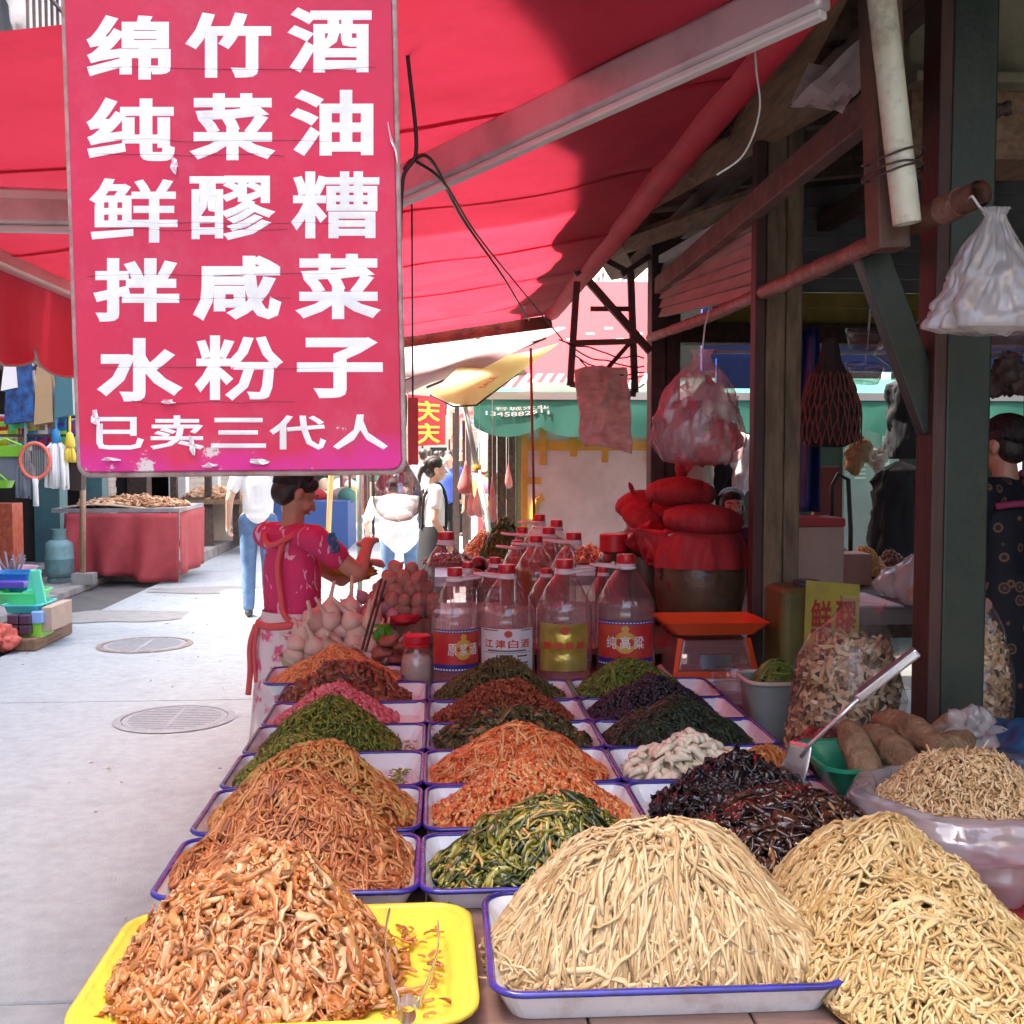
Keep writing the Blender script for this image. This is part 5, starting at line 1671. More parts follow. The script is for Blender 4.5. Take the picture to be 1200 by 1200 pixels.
def clay_jar(x, y, z, r_, h, label):
    t = thing('clay_jar', label, 'jar', (x, y, z))
    pr = [(r_ * .62, 0), (r_ * .72, h * .03), (r_ * .9, h * .2), (r_, h * .45), (r_ * .99, h * .65), (r_ * .88, h * .82), (r_ * .62, h * .92), (r_ * .6, h)]
    MB().lathe(pr, 40, wob=lambda a, zz: 1 + .012 * math.sin(3 * a + zz * 9)).build('pot', M['clay'], t, smooth=True)
    MB().lathe([(r_ * .84, h * .845), (r_ * .9, h * .85), (r_ * .9, h * .87), (r_ * .8, h * .875)], 40, cap0=False, cap1=False).build('water_rim', M['clay'], t, smooth=True)
    return t


jx = at(820, 640, 4.5).x
clay_jar(jx, 4.5, Z2, 0.19, 0.44, 'big dark clay pickle jar by the brown post')
clay_jar(at(757, 640, 4.86).x, 4.86, Z2, 0.145, 0.46, 'second clay jar wrapped in red film behind the big one')


def cushion(px, py, D, w, hh, label, tilt=0.0, rz=0.0):
    p_ = at(px, py, D)
    t = thing('cushion_cover', label, 'lid', p_, rz, 'red cloth jar lids')
    t.rotation_euler = (0, tilt, rz)
    mb = MB()
    pr = [(w * .05, -hh * .55), (w * .55, -hh * .5), (w * .9, -hh * .3), (w, 0), (w * .9, hh * .28), (w * .6, hh * .5), (w * .2, hh * .62), (w * .1, hh * .66)]
    mb.lathe(pr, 48, wob=lambda a, zz: 1 + .045 * math.sin(27 * a + 3 * nz(a * 2, px)) * (1 if zz > 0 else .3) + .05 * math.sin(2 * a + px) + .10 * nz(math.cos(a) * 2.5 + px, math.sin(a) * 2.5, zz * 20))
    mb.build('pad', M['lid_cloth'], t, smooth=True)
    k = w * (.2 if abs(tilt) < .3 else .11)
    MB().lathe([(k * .5, hh * .6), (k * .75, hh * .72), (k, hh * .95), (k * .9, hh * 1.2), (k * .4, hh * 1.36), (.002, hh * 1.38)], 20, wob=lambda a, zz: 1 + .06 * math.sin(5 * a)).build('knob', M['lid_cloth'], t, smooth=True)


cushion(823, 610, 4.47, .178, .115, 'red cloth lid sitting on the big clay jar, lowest in front', R(4), .3)
cushion(798, 578, 4.58, .155, .11, 'red cloth lid on top of the pile with a round knob', R(6), 1.0)
cushion(757, 606, 4.80, .115, .08, 'small red cloth lid leaning at the left of the pile', R(-24), 2.0)
cushion(746, 590, 4.95, .10, .08, 'red cloth lid farthest left behind the pile', R(-28), .7)
cushion(782, 596, 4.84, .11, .06, 'red cloth lid wedged at the back of the pile', R(-12), 1.6)
dc = thing('draped_cloth', 'red cloth hanging in folds around the mouth of the big clay jar', 'cloth', (jx, 4.5, Z2))
MB().lathe([(.09, .455), (.135, .45), (.178, .41), (.198, .35), (.204, .29)], 72, cap0=False, cap1=False, wob=lambda a, z: 1 + (.06 * math.sin(11 * a + 3 * nz(a * 2, 1)) + .05 * nz(math.cos(a) * 3, math.sin(a) * 3, z * 8)) * max(0, (.45 - z) / .16)).build('skirt', M['lid_cloth'], dc, smooth=True)
# red film hanging over the second jar
mb = MB()
q = [at(738, 618, 4.60), at(790, 622, 4.42), at(786, 695, 4.38), at(762, 668, 4.52)]
rf = thing('plastic_wrap', 'red plastic film draped down between the two clay jars', 'film', (0, 0, 0))
MB().sheet(lambda u, v: (q[0].lerp(q[1], u)).lerp(q[3].lerp(q[2], u), v * (1 - .35 * abs(math.sin(u * 7)))) + Vector((.012 * nz(u * 7, v * 4), -.035 * math.sin(u * math.pi) + .02 * nz(u * 6, v * 6, 2), 0)), 26, 14, .001).build('sheet', M['red_film'], rf, smooth=True)
crumple('bundle', M['red_film'], at(762, 632, 4.66), (.10, .07, .07), 9, .35, parent=rf)

# ------------------------------------------------------------------ orange scale
M['orange_plastic'] = mat('orange_plastic', (0.72, 0.085, 0.02), 0.35, c2=(0.62, 0.07, 0.018), scale=5)
M['screen'] = mat('scale_screen', (0.05, 0.035, 0.04), 0.15, coat=.5)
M['clear_cover'] = mat_film('clear_cover', (0.85, 0.72, 0.72), 0.25, 0.12, (0.6, 0.4, 0.38))
M['foam'] = mat('foam_box', (0.7, 0.66, 0.62), 0.8, c2=(0.6, 0.55, 0.5), scale=8)
p = at(830, 740, 3.95)
sx_ = p.x
tag(MB().box2((sx_ - .16, 3.82, .7005), (1.165, 4.1, .795)).build('foam_box', M['foam'], bevel=.008), 'pale box under the orange scale', 'box')
scl = thing('kitchen_scale', 'orange electronic scale with a shallow pan beside the bottles', 'scale', (sx_, 3.95, .796))
mb = MB()
loft(mb, [rect_ring(.30, .24, .02, 0), rect_ring(.30, .24, .02, .03), rect_ring(.25, .19, .02, .13)])
mb.build('body', M['clear_cover'], scl)
MB().box((0, -.118, .055), (.11, .006, .05), Matrix.Rotation(R(-20), 3, 'X')).build('display', M['screen'], scl)
for s in (-1, 1):
    MB().bar((s * .145, -.12, .004), (s * .12, -.085, .135), .018).build('edge_strip', M['orange_plastic'], scl)
MB().bar((-.15, -.12, .012), (.15, -.12, .012), .022).build('front_strip', M['orange_plastic'], scl)
pan = MB()
loft(pan, [rect_ring(.30, .22, .03, .152), rect_ring(.385, .28, .015, .198), rect_ring(.37, .268, .015, .198), rect_ring(.29, .21, .03, .158)])
auto_smooth(pan.build('pan', M['orange_plastic'], scl), 30)

# ------------------------------------------------------------------ carrot tray, garlic, eggs
place_tray(-0.375, 3.965, TZ + .001, 'enamel tray of carrot shreds next to the woman', .03)
heap('carrot_shred_heap', 'heap of orange carrot shreds with chopsticks stuck in it', 'carrot shreds', -0.375, 3.96, ZR, .235, .145, .13,
     [dict(n=1800, k=5, L=.05, w=.0048, t=.0036, curl=.18, jit=.25, lift=.012, roll=1, rnd=(0, 1))], F['carrot'], p=1.35, seed=31)
M['chopstick'] = mat('chopstick', (0.10, 0.035, 0.025), .35)
for k, (a, b) in enumerate((((447, 678, 3.98), (424, 762, 3.93)), ((452, 680, 4.0), (428, 764, 3.95)))):
    tag(MB().bar(at(*a), at(*b), .008).build('chopstick', M['chopstick'], bevel=.001), ['dark chopstick stuck in the carrot shreds, the left one of the pair', 'dark chopstick stuck in the carrot shreds, the right one of the pair'][k], 'chopstick', 'pair of dark chopsticks')
M['garlic'] = mat('garlic_skin', (0.66, 0.50, 0.38), .5, c2=(0.58, 0.36, 0.33), scale=14, stretch=(1, 1, .3), coat=.1)


def garlic_mesh(seed, hgt=1.0):
    g = random.Random(seed)
    lob = g.choice((5, 6, 7))
    st = g.uniform(.02, .05)
    pr = [(.008, -.021), (.02, -.019), (.028, -.008), (.029, .003), (.022, .016), (.011, .025), (.0065, .032), (.005, .04 + st * .4), (.004, .04 + st)]
    mb = MB().lathe(pr, 24, wob=lambda a, z: 1 + .05 * abs(math.sin(a * lob / 2)) * (1 if z < .02 else 0))
    mb.v = [(x + .35 * max(0, z - .025) * math.sin(seed), y + .35 * max(0, z - .025) * math.cos(seed), z) for x, y, z in mb.v]
    me = mb.mesh('garlic_bulb', True)
    me.materials.append(M['garlic'])
    return me


gm = [garlic_mesh(i) for i in range(5)]
gb = random.Random(3)
spots = []
for lay, (nx_, ny_) in enumerate(((6, 3), (6, 3), (5, 2), (4, 2), (2, 1))):
    for i in range(nx_):
        for j in range(ny_):
            spots.append((-.375 + (i - (nx_ - 1) / 2) * .068 + gb.uniform(-.012, .012), 4.235 + (j - (ny_ - 1) / 2) * .062 + gb.uniform(-.01, .01), TZ + .075 + .042 * lay + gb.uniform(-.006, .006)))
GP = thing('garlic_basket', 'shallow bamboo basket under the garlic bulbs', 'basket', (-0.375, 4.235, TZ))
M['bamboo'] = mat('bamboo', (0.45, 0.33, 0.16), .55, c2=(0.35, 0.24, 0.11), scale=12)
MB().lathe([(.19, .002), (.22, .01), (.245, .065), (.24, .068), (.21, .03), (.01, .025)], 32, sy=.52).build('weave', M['bamboo'], GP, smooth=True)
for k, (x, y, z) in enumerate(spots):
    o = link('garlic_bulb', gm[k % 5])
    o.location = (x, y, z)
    o.rotation_euler = (gb.uniform(-.9, .9), gb.uniform(-1.1, .9), gb.uniform(0, 6))
    s_ = gb.uniform(1.25, 1.6)
    o.scale = (s_, s_, s_)
    tag(o, 'pale garlic bulb with stalk in the pile before the woman', 'garlic', 'garlic bulbs piled behind the carrot shreds')
M['carton_brown'] = mat('brown_carton', (0.36, 0.2, 0.13), .8, c2=(.3, .16, .1), scale=6)
M['egg'] = mat('mud_egg', (0.42, 0.16, 0.12), .8, c2=(0.50, 0.26, 0.20), scale=25, bump=.4, bscale=120)
M['onion'] = mat('shallot', (0.50, 0.32, 0.34), .4, c2=(0.42, 0.22, 0.27), scale=9, stretch=(1, 1, .3))
em = MB().lathe([(.004, -.033), (.015, -.029), (.023, -.015), (.026, 0), (.023, .016), (.014, .029), (.004, .0345)], 20).mesh('egg', True)
em.materials.append(M['egg'])
ep = at(477, 712, 4.42)
ebk = thing('egg_basket', 'tall carton under the pile of reddish eggs', 'box', (ep.x, 4.44, TZ))
MB().box2((-.15, -.1, 0), (.115, .1, .185)).build('box', M['carton_brown'], ebk, bevel=.006)
for lay, (nx_, ny_) in enumerate(((5, 3), (5, 3), (4, 2), (3, 2), (2, 1))):
    for i in range(nx_):
        for j in range(ny_):
            o = link('egg', em)
            o.location = (ep.x - .012 + (i - (nx_ - 1) / 2) * .056 + gb.uniform(-.008, .008), 4.44 + (j - (ny_ - 1) / 2) * .06 + gb.uniform(-.006, .006), TZ + .21 + lay * .042 + gb.uniform(-.004, .004))
            o.rotation_euler = (gb.uniform(-1.5, 1.5), gb.uniform(-1, 1), gb.uniform(0, 6))
            s_ = gb.uniform(1.08, 1.25)
            o.scale = (s_, s_, s_)
            tag(o, 'round reddish coated egg in the pile left of the tall bottle', 'egg', 'reddish coated eggs piled beside the bottles')
om = MB().lathe([(.004, -.026), (.018, -.022), (.027, -.005), (.026, .01), (.016, .024), (.006, .034), (.003, .042)], 20).mesh('shallot', True)
om.materials.append(M['onion'])
for k, (px, py, D) in enumerate(((415, 722, 4.36), (430, 716, 4.36), (440, 706, 4.4), (452, 712, 4.38), (405, 712, 4.42), (425, 700, 4.44), (440, 722, 4.3), (418, 735, 4.3), (446, 700, 4.46), (460, 722, 4.3))):
    o = link('shallot', om)
    p_ = at(px, py, D)
    o.location = p_
    o.rotation_euler = (gb.uniform(-.8, .8), gb.uniform(-.8, .8), 0)
    tag(o, 'mauve shallot between the garlic and the eggs', 'shallot', 'mauve shallots between garlic and eggs')
shb = thing('shallot_box', 'low box filled up under the shallots', 'box', (at(432, 740, 4.38).x, 4.37, TZ))
MB().box2((-.11, -.1, 0), (.09, .12, .10)).build('carton', M['bamboo'], shb, bevel=.008)
M['green_film'] = mat('green_film', (0.12, 0.42, 0.03), .35, tl=.3)
gl = tag(crumple('green_bag', M['green_film'], at(447, 742, 4.17), (.035, .03, .035), 12, .9, 10), 'crumpled bright green plastic beside the chopsticks', 'plastic')
M['dried_root'] = mat('dried_root', (0.40, 0.13, 0.09), .5, c2=(0.28, 0.08, 0.05), scale=20, bump=.4)
for k, (px, py, s) in enumerate(((447, 765, .03), (462, 772, .026), (455, 752, .03), (470, 758, .022))):
    o = crumple('dried_root', M['dried_root'], at(px, py, 4.13), (s * 1.3, s, s * .8), 20 + k, .5, 9)
    tag(o, 'wrinkled reddish dried root in the small pile left of the paste jar', 'root', 'dried roots left of the paste jar')
rb_ = tag(MB().box2((at(458, 775, 4.13).x - .06, 4.06, TZ + .001), (at(458, 775, 4.13).x + .06, 4.18, TZ + .03)).build('small_carton', M['bamboo'], bevel=.004), 'small flat carton under the dried roots', 'box')
rp2 = tag(crumple('plastic_net', M['red_film'], at(474, 726, 4.25), (.06, .04, .02), 33, .5, 12), 'red plastic netting lying in front of the eggs', 'netting')
# ------------------------------------------------------------------ bags, tubs and roots at the right of the trays
M['clear_bag'] = mat_film('clear_bag', (0.96, 0.93, 0.92), 0.07, 0.10, (0.85, 0.78, 0.75), .03, .4, 3.5)
M['pink_bag'] = mat_film('pink_bag', (0.97, 0.84, 0.85), 0.24, 0.18, (0.88, 0.62, 0.65), .05, .5, 2.5)
M['white_bag'] = mat_film('white_bag', (0.96, 0.94, 0.93), 0.38, 0.18, (0.90, 0.87, 0.85), .05, .5, 2.5)
M['lilac_bag'] = mat_film('lilac_bag', (0.92, 0.86, 0.92), 0.42, 0.14, (0.86, 0.78, 0.84))


def bag_shape(mb, c, prof, n=44, seed=0, amp=0.10, sx=1.0, sy=1.0, cap0=True, cap1=False, fold=14):
    """Plastic bag: a lathe with creases that run up and down and across."""
    zs = [z for _, z in prof]
    out = []
    for j in range(len(prof) - 1):
        for k in range(6):
            t = k / 6
            out.append((prof[j][0] * (1 - t) + prof[j + 1][0] * t, prof[j][1] * (1 - t) + prof[j + 1][1] * t))
    out.append(prof[-1])
    mb.lathe(out, n * 2, c, sx, sy, cap0, cap1, wob=lambda a, z: 1 + amp * (nz(math.cos(a) * 2.2 + seed, math.sin(a) * 2.2, z * 9) * 1.6 + .7 * (.4 - 2 * abs(nz(math.cos(a) * 3.5 + z * 6, math.sin(a) * 3.5 + seed, z * 10))) + .55 * (.4 - 2 * abs(nz(math.cos(a) * 7 - z * 14, math.sin(a) * 7 + seed, z * 22))) + .3 * (.4 - 2 * abs(nz(math.cos(a) * 15, math.sin(a) * 15 + seed, z * 50)))))
    return mb


F['fungus_dry'] = mat_rnd('dried_fungus', [(0.22, 0.12, 0.05), (0.42, 0.26, 0.12), (0.56, 0.38, 0.20), (0.68, 0.54, 0.34)], 0.6)


def filled_bag(name, label, x, y, z, r_, h, seed, film, food, top='tied'):
    t = thing(name, label, 'bag', (x, y, z))
    pr = [(r_ * .7, .002), (r_ * .95, h * .06), (r_, h * .3), (r_ * .97, h * .6), (r_ * .8, h * .78), (r_ * .5, h * .9), (r_ * .32, h * .97), (r_ * .42, h * 1.04)]
    mb = MB()
    bag_shape(mb, (0, 0, 0), pr, seed=seed, amp=.13)
    mb.build('film', film, t, smooth=True)
    # contents
    g = np.random.default_rng(seed)
    N = 1500
    th, zz = g.random(N) * 6.283, g.random(N) ** .8 * h * .78
    rad = r_ * .94 * np.where(zz > h * .55, 1 - (zz - h * .55) / (h * .6), 1.0)
    k = 4
    V, Q, RR = [], [], []
    for i in range(N):
        c_ = np.array([math.cos(th[i]) * rad[i], math.sin(th[i]) * rad[i], zz[i] + .012])
        d = g.standard_normal(3)
        d -= d.dot([math.cos(th[i]), math.sin(th[i]), 0]) * np.array([math.cos(th[i]), math.sin(th[i]), 0]) * .8
        d /= np.linalg.norm(d)
        e = np.cross(d, [math.cos(th[i]), math.sin(th[i]), .2])
        e /= np.linalg.norm(e)
        f_ = np.cross(d, e)
        L_, w_, b_ = g.uniform(.02, .045), g.uniform(.006, .014), g.uniform(-.01, .01)
        base = len(V)
        for q in range(k):
            s = q / (k - 1) - .5
            p_ = c_ + d * L_ * s + f_ * b_ * (1 - 4 * s * s)
            V += [p_ + e * w_ / 2, p_ - e * w_ / 2 + f_ * .003]
        for q in range(k - 1):
            Q.append((base + 2 * q, base + 2 * q + 1, base + 2 * q + 3, base + 2 * q + 2))
        RR += [g.random()] * (2 * k)
    cm = link('contents', mesh_np('contents', V, Q, True, RR), food, t)
    cm['kind'] = 'stuff'
    core = MB().lathe([(r_ * .6, .006), (r_ * .8, h * .06), (r_ * .8, h * .55), (r_ * .5, h * .74), (.01, h * .8)], 20)
    core.build('core', mat('bag_core', (0.2, 0.12, 0.06), .9), t, smooth=True)
    return t


filled_bag('plastic_bag', 'big clear bag of dried fungus leaning at the green column', 1.12, 3.03, .701, .15, .47, 3, M['clear_bag'], F['fungus_dry']).rotation_euler = (0, R(9), 0)
filled_bag('plastic_bag', 'clear bag of dried slices behind the right side of the green column', 1.545, 3.1, .701, .12, .50, 8, M['clear_bag'], F['fungus_dry'])
# open bag of dry shreds
ob = thing('open_bag', 'open clear bag of dry yellow shreds at the right edge', 'bag', (1.10, 2.21, .701))
mb = MB()
bag_shape(mb, (0, 0, 0), [(.14, .002), (.19, .02), (.205, .07), (.20, .12), (.205, .15)], seed=4, amp=.10)
mb.build('film', M['lilac_bag'], ob, smooth=True)
cu = MB()
bag_shape(cu, (0, 0, 0), [(.165, .15), (.19, .19), (.215, .185), (.225, .155), (.222, .12), (.21, .105)], seed=5, amp=.13, cap0=False)
cu.build('rolled_cuff', mat_film('lilac_cuff', (0.95, 0.90, 0.95), 0.45, 0.10, (0.86, 0.80, 0.85), .08, .8, 2.5), ob, smooth=True)
MB().lathe([(.12, .006), (.165, .03), (.18, .08), (.175, .14), (.01, .15)], 32).build('filling', F['dry_shreds'], ob, smooth=True)
heap('dry_shred_heap', 'domed heap of dry yellow-brown shreds in the open bag', 'dried shreds', 1.10, 2.21, .845, .19, .18, .125,
     [dict(n=3000, k=3, L=.018, w=.0048, t=.0032, curl=.3, lift=.008, tilt=.5, roll=1.5, rnd=(0, 1))], F['dry_shreds'], p=1.8, q=2.0, seed=40)
# root basket
M['green_plastic'] = mat('green_plastic', (0.02, 0.27, 0.14), .3, c2=(0.016, 0.2, 0.11), scale=4)
tag(MB().box2((.975, 2.43, .7005), (1.14, 2.62, .80)).build('wooden_block', M['old_wood'], bevel=.004), 'wooden block under the green basket of roots', 'block')
bk = thing('plastic_basket', 'green plastic basket holding thick brown roots', 'basket', (1.035, 2.535, .803))
mb = MB()
loft(mb, [rect_ring(.22, .20, .05, 0), rect_ring(.30, .25, .05, .075), rect_ring(.325, .275, .06, .078), rect_ring(.325, .275, .06, .068), rect_ring(.292, .242, .05, .066), rect_ring(.215, .195, .05, .006)])
auto_smooth(mb.build('tub', M['green_plastic'], bk), 40)
M['root_skin'] = mat('root_skin', (0.27, 0.165, 0.085), .8, c2=(0.15, 0.085, 0.042), scale=26, bump=1.0, bscale=70, dirt=(0.34, 0.23, 0.12), dscale=18, damt=.8)
roots = [((1000, 872, 2.50), (1022, 925, 2.40), .036, 'thick brown root lying at the left of the green basket'), ((1030, 872, 2.55), (1066, 904, 2.42), .041, 'thick brown root with a pale scar in the middle of the basket'),
         ((1046, 852, 2.62), (1088, 872, 2.46), .037, 'brown root on top of the pile in the basket'), ((1118, 880, 2.5), (1080, 915, 2.42), .040, 'brown root at the right end of the basket'),
         ((1075, 905, 2.6), (1105, 862, 2.60), .038, 'brown root at the back of the basket')]
for a, b, r_, lb in roots:
    a, b = at(*a), at(*b)
    d = (b - a)
    a, b = a - d * .45, b + d * .45
    n = 16
    pts = [a.lerp(b, k / n) + Vector((0, 0, .012 * math.sin(k / n * math.pi))) for k in range(n + 1)]
    rs = [max(.006, r_ * (math.sin((.06 + .88 * k / n) * math.pi) ** .3) * (1 + .3 * nz(k * .6, r_ * 100) + .05 * (k % 2))) for k in range(n + 1)]
    tag(MB().tube(pts, rs, 18).build('root', M['root_skin'], smooth=True), lb, 'root', 'thick brown roots in the green basket')
tag(crumple('plastic_bag', M['white_bag'], at(1136, 856, 2.56), (.062, .04, .045), 14, .9, 20), 'crumpled whitish plastic bag at the foot of the green column', 'bag')
tag(crumple('plastic_bag', M['clear_bag'], at(1160, 900, 2.45), (.11, .08, .035), 19, .6, 18), 'flat clear plastic bag behind the bag of dry shreds', 'bag')
M['dark_red_bag'] = mat_film('dark_red_bag', (0.75, 0.4, 0.38), .55, .12, (0.28, 0.08, 0.07))
tag(crumple('plastic_bag', M['dark_red_bag'], at(968, 880, 2.85), (.09, .1, .06), 23, .7, 20), 'crumpled dark red see-through bag beside the spatula blade', 'bag')
M['blue_tarp'] = mat('blue_tarp', (0.02, 0.10, 0.22), .5, c2=(0.015, 0.07, 0.16), scale=5)
tag(crumple('tarp_bundle', M['blue_tarp'], Vector((1.62, 2.86, .79)), (.14, .12, .085), 27, .4, 16), 'dark blue tarp bundle at the lower right behind the bags', 'tarp')
# spatula
spt = thing('metal_spatula', 'steel spatula with a long shiny handle stuck in the fungus tray', 'spatula', (0, 0, 0))
hA, hB, hC, hD = at(1076, 764, 2.36), at(1010, 815, 2.40), at(950, 872, 2.44), at(931, 897, 2.46)
ax = (hA - hB).normalized()
MB().bar(hA, hB.lerp(hC, .08), .021, .014, up=(0, -1, .3)).build('handle', M['steel'], spt, bevel=.005)
MB().bar(hA + Vector((-.007, .004, .008)), hB + Vector((-.007, .004, .008)), .010, .012, up=(0, -1, .3)).build('grip', mat('dark_grip', (.09, .02, .03), .4), spt, bevel=.004)
MB().tube([hB, hB.lerp(hC, .5), hC, hC.lerp(hD, .6)], [.0065, .005, .005, .006], 10).build('shaft', M['steel'], spt, smooth=True)
b1, b2, b3, b4 = at(952, 872, 2.44), at(940, 925, 2.42), at(908, 912, 2.52), at(926, 868, 2.5)
mb = MB().sheet(lambda u, v: (b1.lerp(b2, u)).lerp(b4.lerp(b3, u), v) + Vector((0, -.008 * math.sin(u * 3.14), 0)), 8, 8, .002)
mb.build('blade', M['steel'], spt, smooth=True)
# tub of green beans, clear cups
M['tub_plastic'] = mat('tub_plastic', (0.26, 0.30, 0.27), .35, c2=(0.2, 0.24, 0.22), scale=6)
M['tub_rim'] = mat('tub_rim', (0.52, 0.44, 0.36), .4)
tub = thing('plastic_tub', 'grey-green plastic tub of whole green beans', 'tub', (1.055, 3.38, .701))
mb = MB()
loft(mb, [rect_ring(.15, .15, .05, 0), rect_ring(.20, .20, .055, .185), rect_ring(.19, .19, .05, .185), rect_ring(.145, .145, .045, .01)])
auto_smooth(mb.build('basin', M['tub_plastic'], tub), 40)
rm = MB()
ring = rect_ring(.205, .205, .057, .187, 6)
rm.tube(ring + [ring[0], ring[1]], .0075, 8, cap=False)
rm.build('rim', M['tub_rim'], tub, smooth=True)
heap('bean_heap', 'whole green beans lying in the grey-green tub', 'green beans', 1.06, 3.38, .83, .095, .095, .105, [dict(n=220, k=6, L=.085, w=.008, t=.008, curl=.06, jit=.1, lift=.014, bias=.3, spread=.5, rnd=(.1, 1))], F['green_bean'], p=1.8, seed=44)
M['cup'] = mat_film('clear_cup', (0.93, 0.86, 0.88), .10, .06, (0.8, 0.6, 0.62))
for k in range(3):
    t = thing('plastic_cup', ['clear plastic bowl on top of the stack behind the bean tub', 'clear plastic bowl in the middle of the stack behind the bean tub', 'clear plastic bowl at the bottom of the stack behind the bean tub'][k], 'bowl', (1.0, 3.62, .86 - .05 * k), 0, 'stack of clear plastic bowls')
    MB().lathe([(.055, -.09), (.06, -.088), (.085, -.01), (.088, 0), (.092, .002), (.092, -.003)], 32, cap1=False).build('bowl', M['cup'], t, smooth=True)
# yellow drum with characters
M['drum_yellow'] = mat('drum_yellow', (0.42, 0.36, 0.05), .5, c2=(0.36, 0.30, 0.045), scale=5, dirt=(0.2, 0.15, 0.05), dscale=5)
M['drum_dark'] = mat('drum_dark', (0.025, 0.035, 0.05), .3, c2=(0.04, 0.05, 0.06), scale=5)
dp = at(955, 720, 3.75)
dr = thing('metal_tin', 'square yellow-green tin with red characters on a paper behind the bean tub', 'tin', (dp.x + .02, 3.9, .701))
loft(MB(), [rect_ring(.25, .22, .03, 0), rect_ring(.25, .22, .03, .40), rect_ring(.22, .19, .03, .415)]).build('body', mat('tin_side', (.16, .15, .04), .5, c2=(.1, .09, .03), scale=5), dr)
MB().lathe([(.05, .416), (.05, .43), (.045, .435)], 20).build('cap', M['drum_dark'], dr)
q = [at(945, 680, 3.72), at(1008, 685, 3.72), at(1006, 762, 3.72), at(942, 762, 3.72)]
org2 = Vector((dp.x + .02, 3.9, .701))
bil = lambda u, v, o=0.0: (q[0].lerp(q[1], u)).lerp(q[3].lerp(q[2], u), v) + Vector((0, -o + .012 * (u - .5) ** 2, 0)) - org2
pl = MB().sheet(lambda u, v: bil(u, v), 10, 10, .001).build('paper', M['drum_yellow'], dr)
for c_, bx_ in (('鲜', (.1, .78, .48, .26)), ('醪', (.56, .78, .95, .26))):
    mb = MB()
    write(mb, c_, lambda u, v, h: bil(u, v, .003 + .001 * h), bx_, .022)
    mb.build('character', mat('drum_red', (.35, .03, .02), .6), pl)
# cartons
M['carton'] = mat('carton', (0.46, 0.34, 0.26), .8, c2=(0.4, 0.29, 0.22), scale=6)
cp = at(945, 640, 5.0)
ct = thing('carton', 'pinkish carton with a red lid and yellow label behind the brown post', 'box', (cp.x, 5.0, .701))
MB().box2((-.16, -.12, .14), (.135, .12, .56)).build('box', M['carton'], ct, bevel=.004)
MB().box2((-.164, -.124, .562), (.139, .124, .60)).build('lid', mat('red_lid', (.34, .02, .02), .5), ct, bevel=.004)
MB().box2((-.13, -.125, .155), (.03, -.1215, .27)).build('label', M['drum_yellow'], ct)
tbk = thing('rear_table', 'dark side table behind the brown post', 'table', (0, 0, 0))
MB().box2((1.38, 4.7, .78), (2.9, 6.9, .84)).build('table_top', M['dark_wood'], tbk)
for x, y in ((1.42, 4.75), (2.85, 4.75), (1.42, 6.85), (2.85, 6.85)):
    MB().box2((x - .03, y - .03, 0), (x + .03, y + .03, .779)).build('leg', M['dark_wood'], tbk)
cp = at(982, 663, 6.2)
tag(MB().box2((cp.x - .16, 6.1, .842), (cp.x + .16, 6.3, 1.02)).build('carton', M['carton'], bevel=.004), 'flat brown carton behind the carrot and green piles at the back', 'box')
# bright little piles on the rear table
F['yellow_shred'] = mat_rnd('yellow_shred', [(0.6, 0.3, 0.06), (0.75, 0.48, 0.14), (0.8, 0.6, 0.25)], .5)
F['herb'] = mat_rnd('herb', [(0.03, 0.08, 0.015), (0.07, 0.17, 0.03), (0.14, 0.28, 0.06)], .5)
for k, (px, D, rx, H, m, nm, lb) in enumerate(((1012, 6.55, .16, .17, 'yellow_shred', 'shred_pile', 'bright orange-yellow pile on the rear table seen past the brown post'), (984, 6.75, .1, .16, 'herb', 'herb_pile', 'small green herb pile on the rear table'), (968, 6.4, .12, .15, 'yellow_shred', 'shred_pile', 'pale yellow pile at the left of the rear table'), (1045, 6.7, .13, .14, 'meat', 'meat_pile', 'dark reddish pile at the right of the rear table'))):
    heap(nm, lb, 'food pile', at(px, 640, D).x, D, .85, rx, .13, H, [dict(n=500, k=3, L=.03, w=.008, t=.005, curl=.3, lift=.012, tilt=.4, rnd=(0, 1))], F[m], p=1.4, seed=50 + k)
for k, (px, py, D, s, lb) in enumerate(((1050, 668, 5.6, (.10, .1, .09), 'clear bag of dried goods on the rear table'), (1072, 655, 5.3, (.09, .09, .14), 'pinkish filled bag on the rear table beside the column'))):
    p_ = at(px, py, D)
    tag(crumple('filled_bag', M['white_bag'], (p_.x, D, .842 + s[2] * .75), s, 60 + k, .3, 16, flat=.25), lb, 'bag')
mt = MB().box2((at(985, 690, 5.4).x, 5.2, .842), (at(1040, 690, 5.4).x, 5.7, .852))
tag(mt.build('newspaper', M['white_sheet']), 'white sheet of paper lying on the rear table', 'paper')

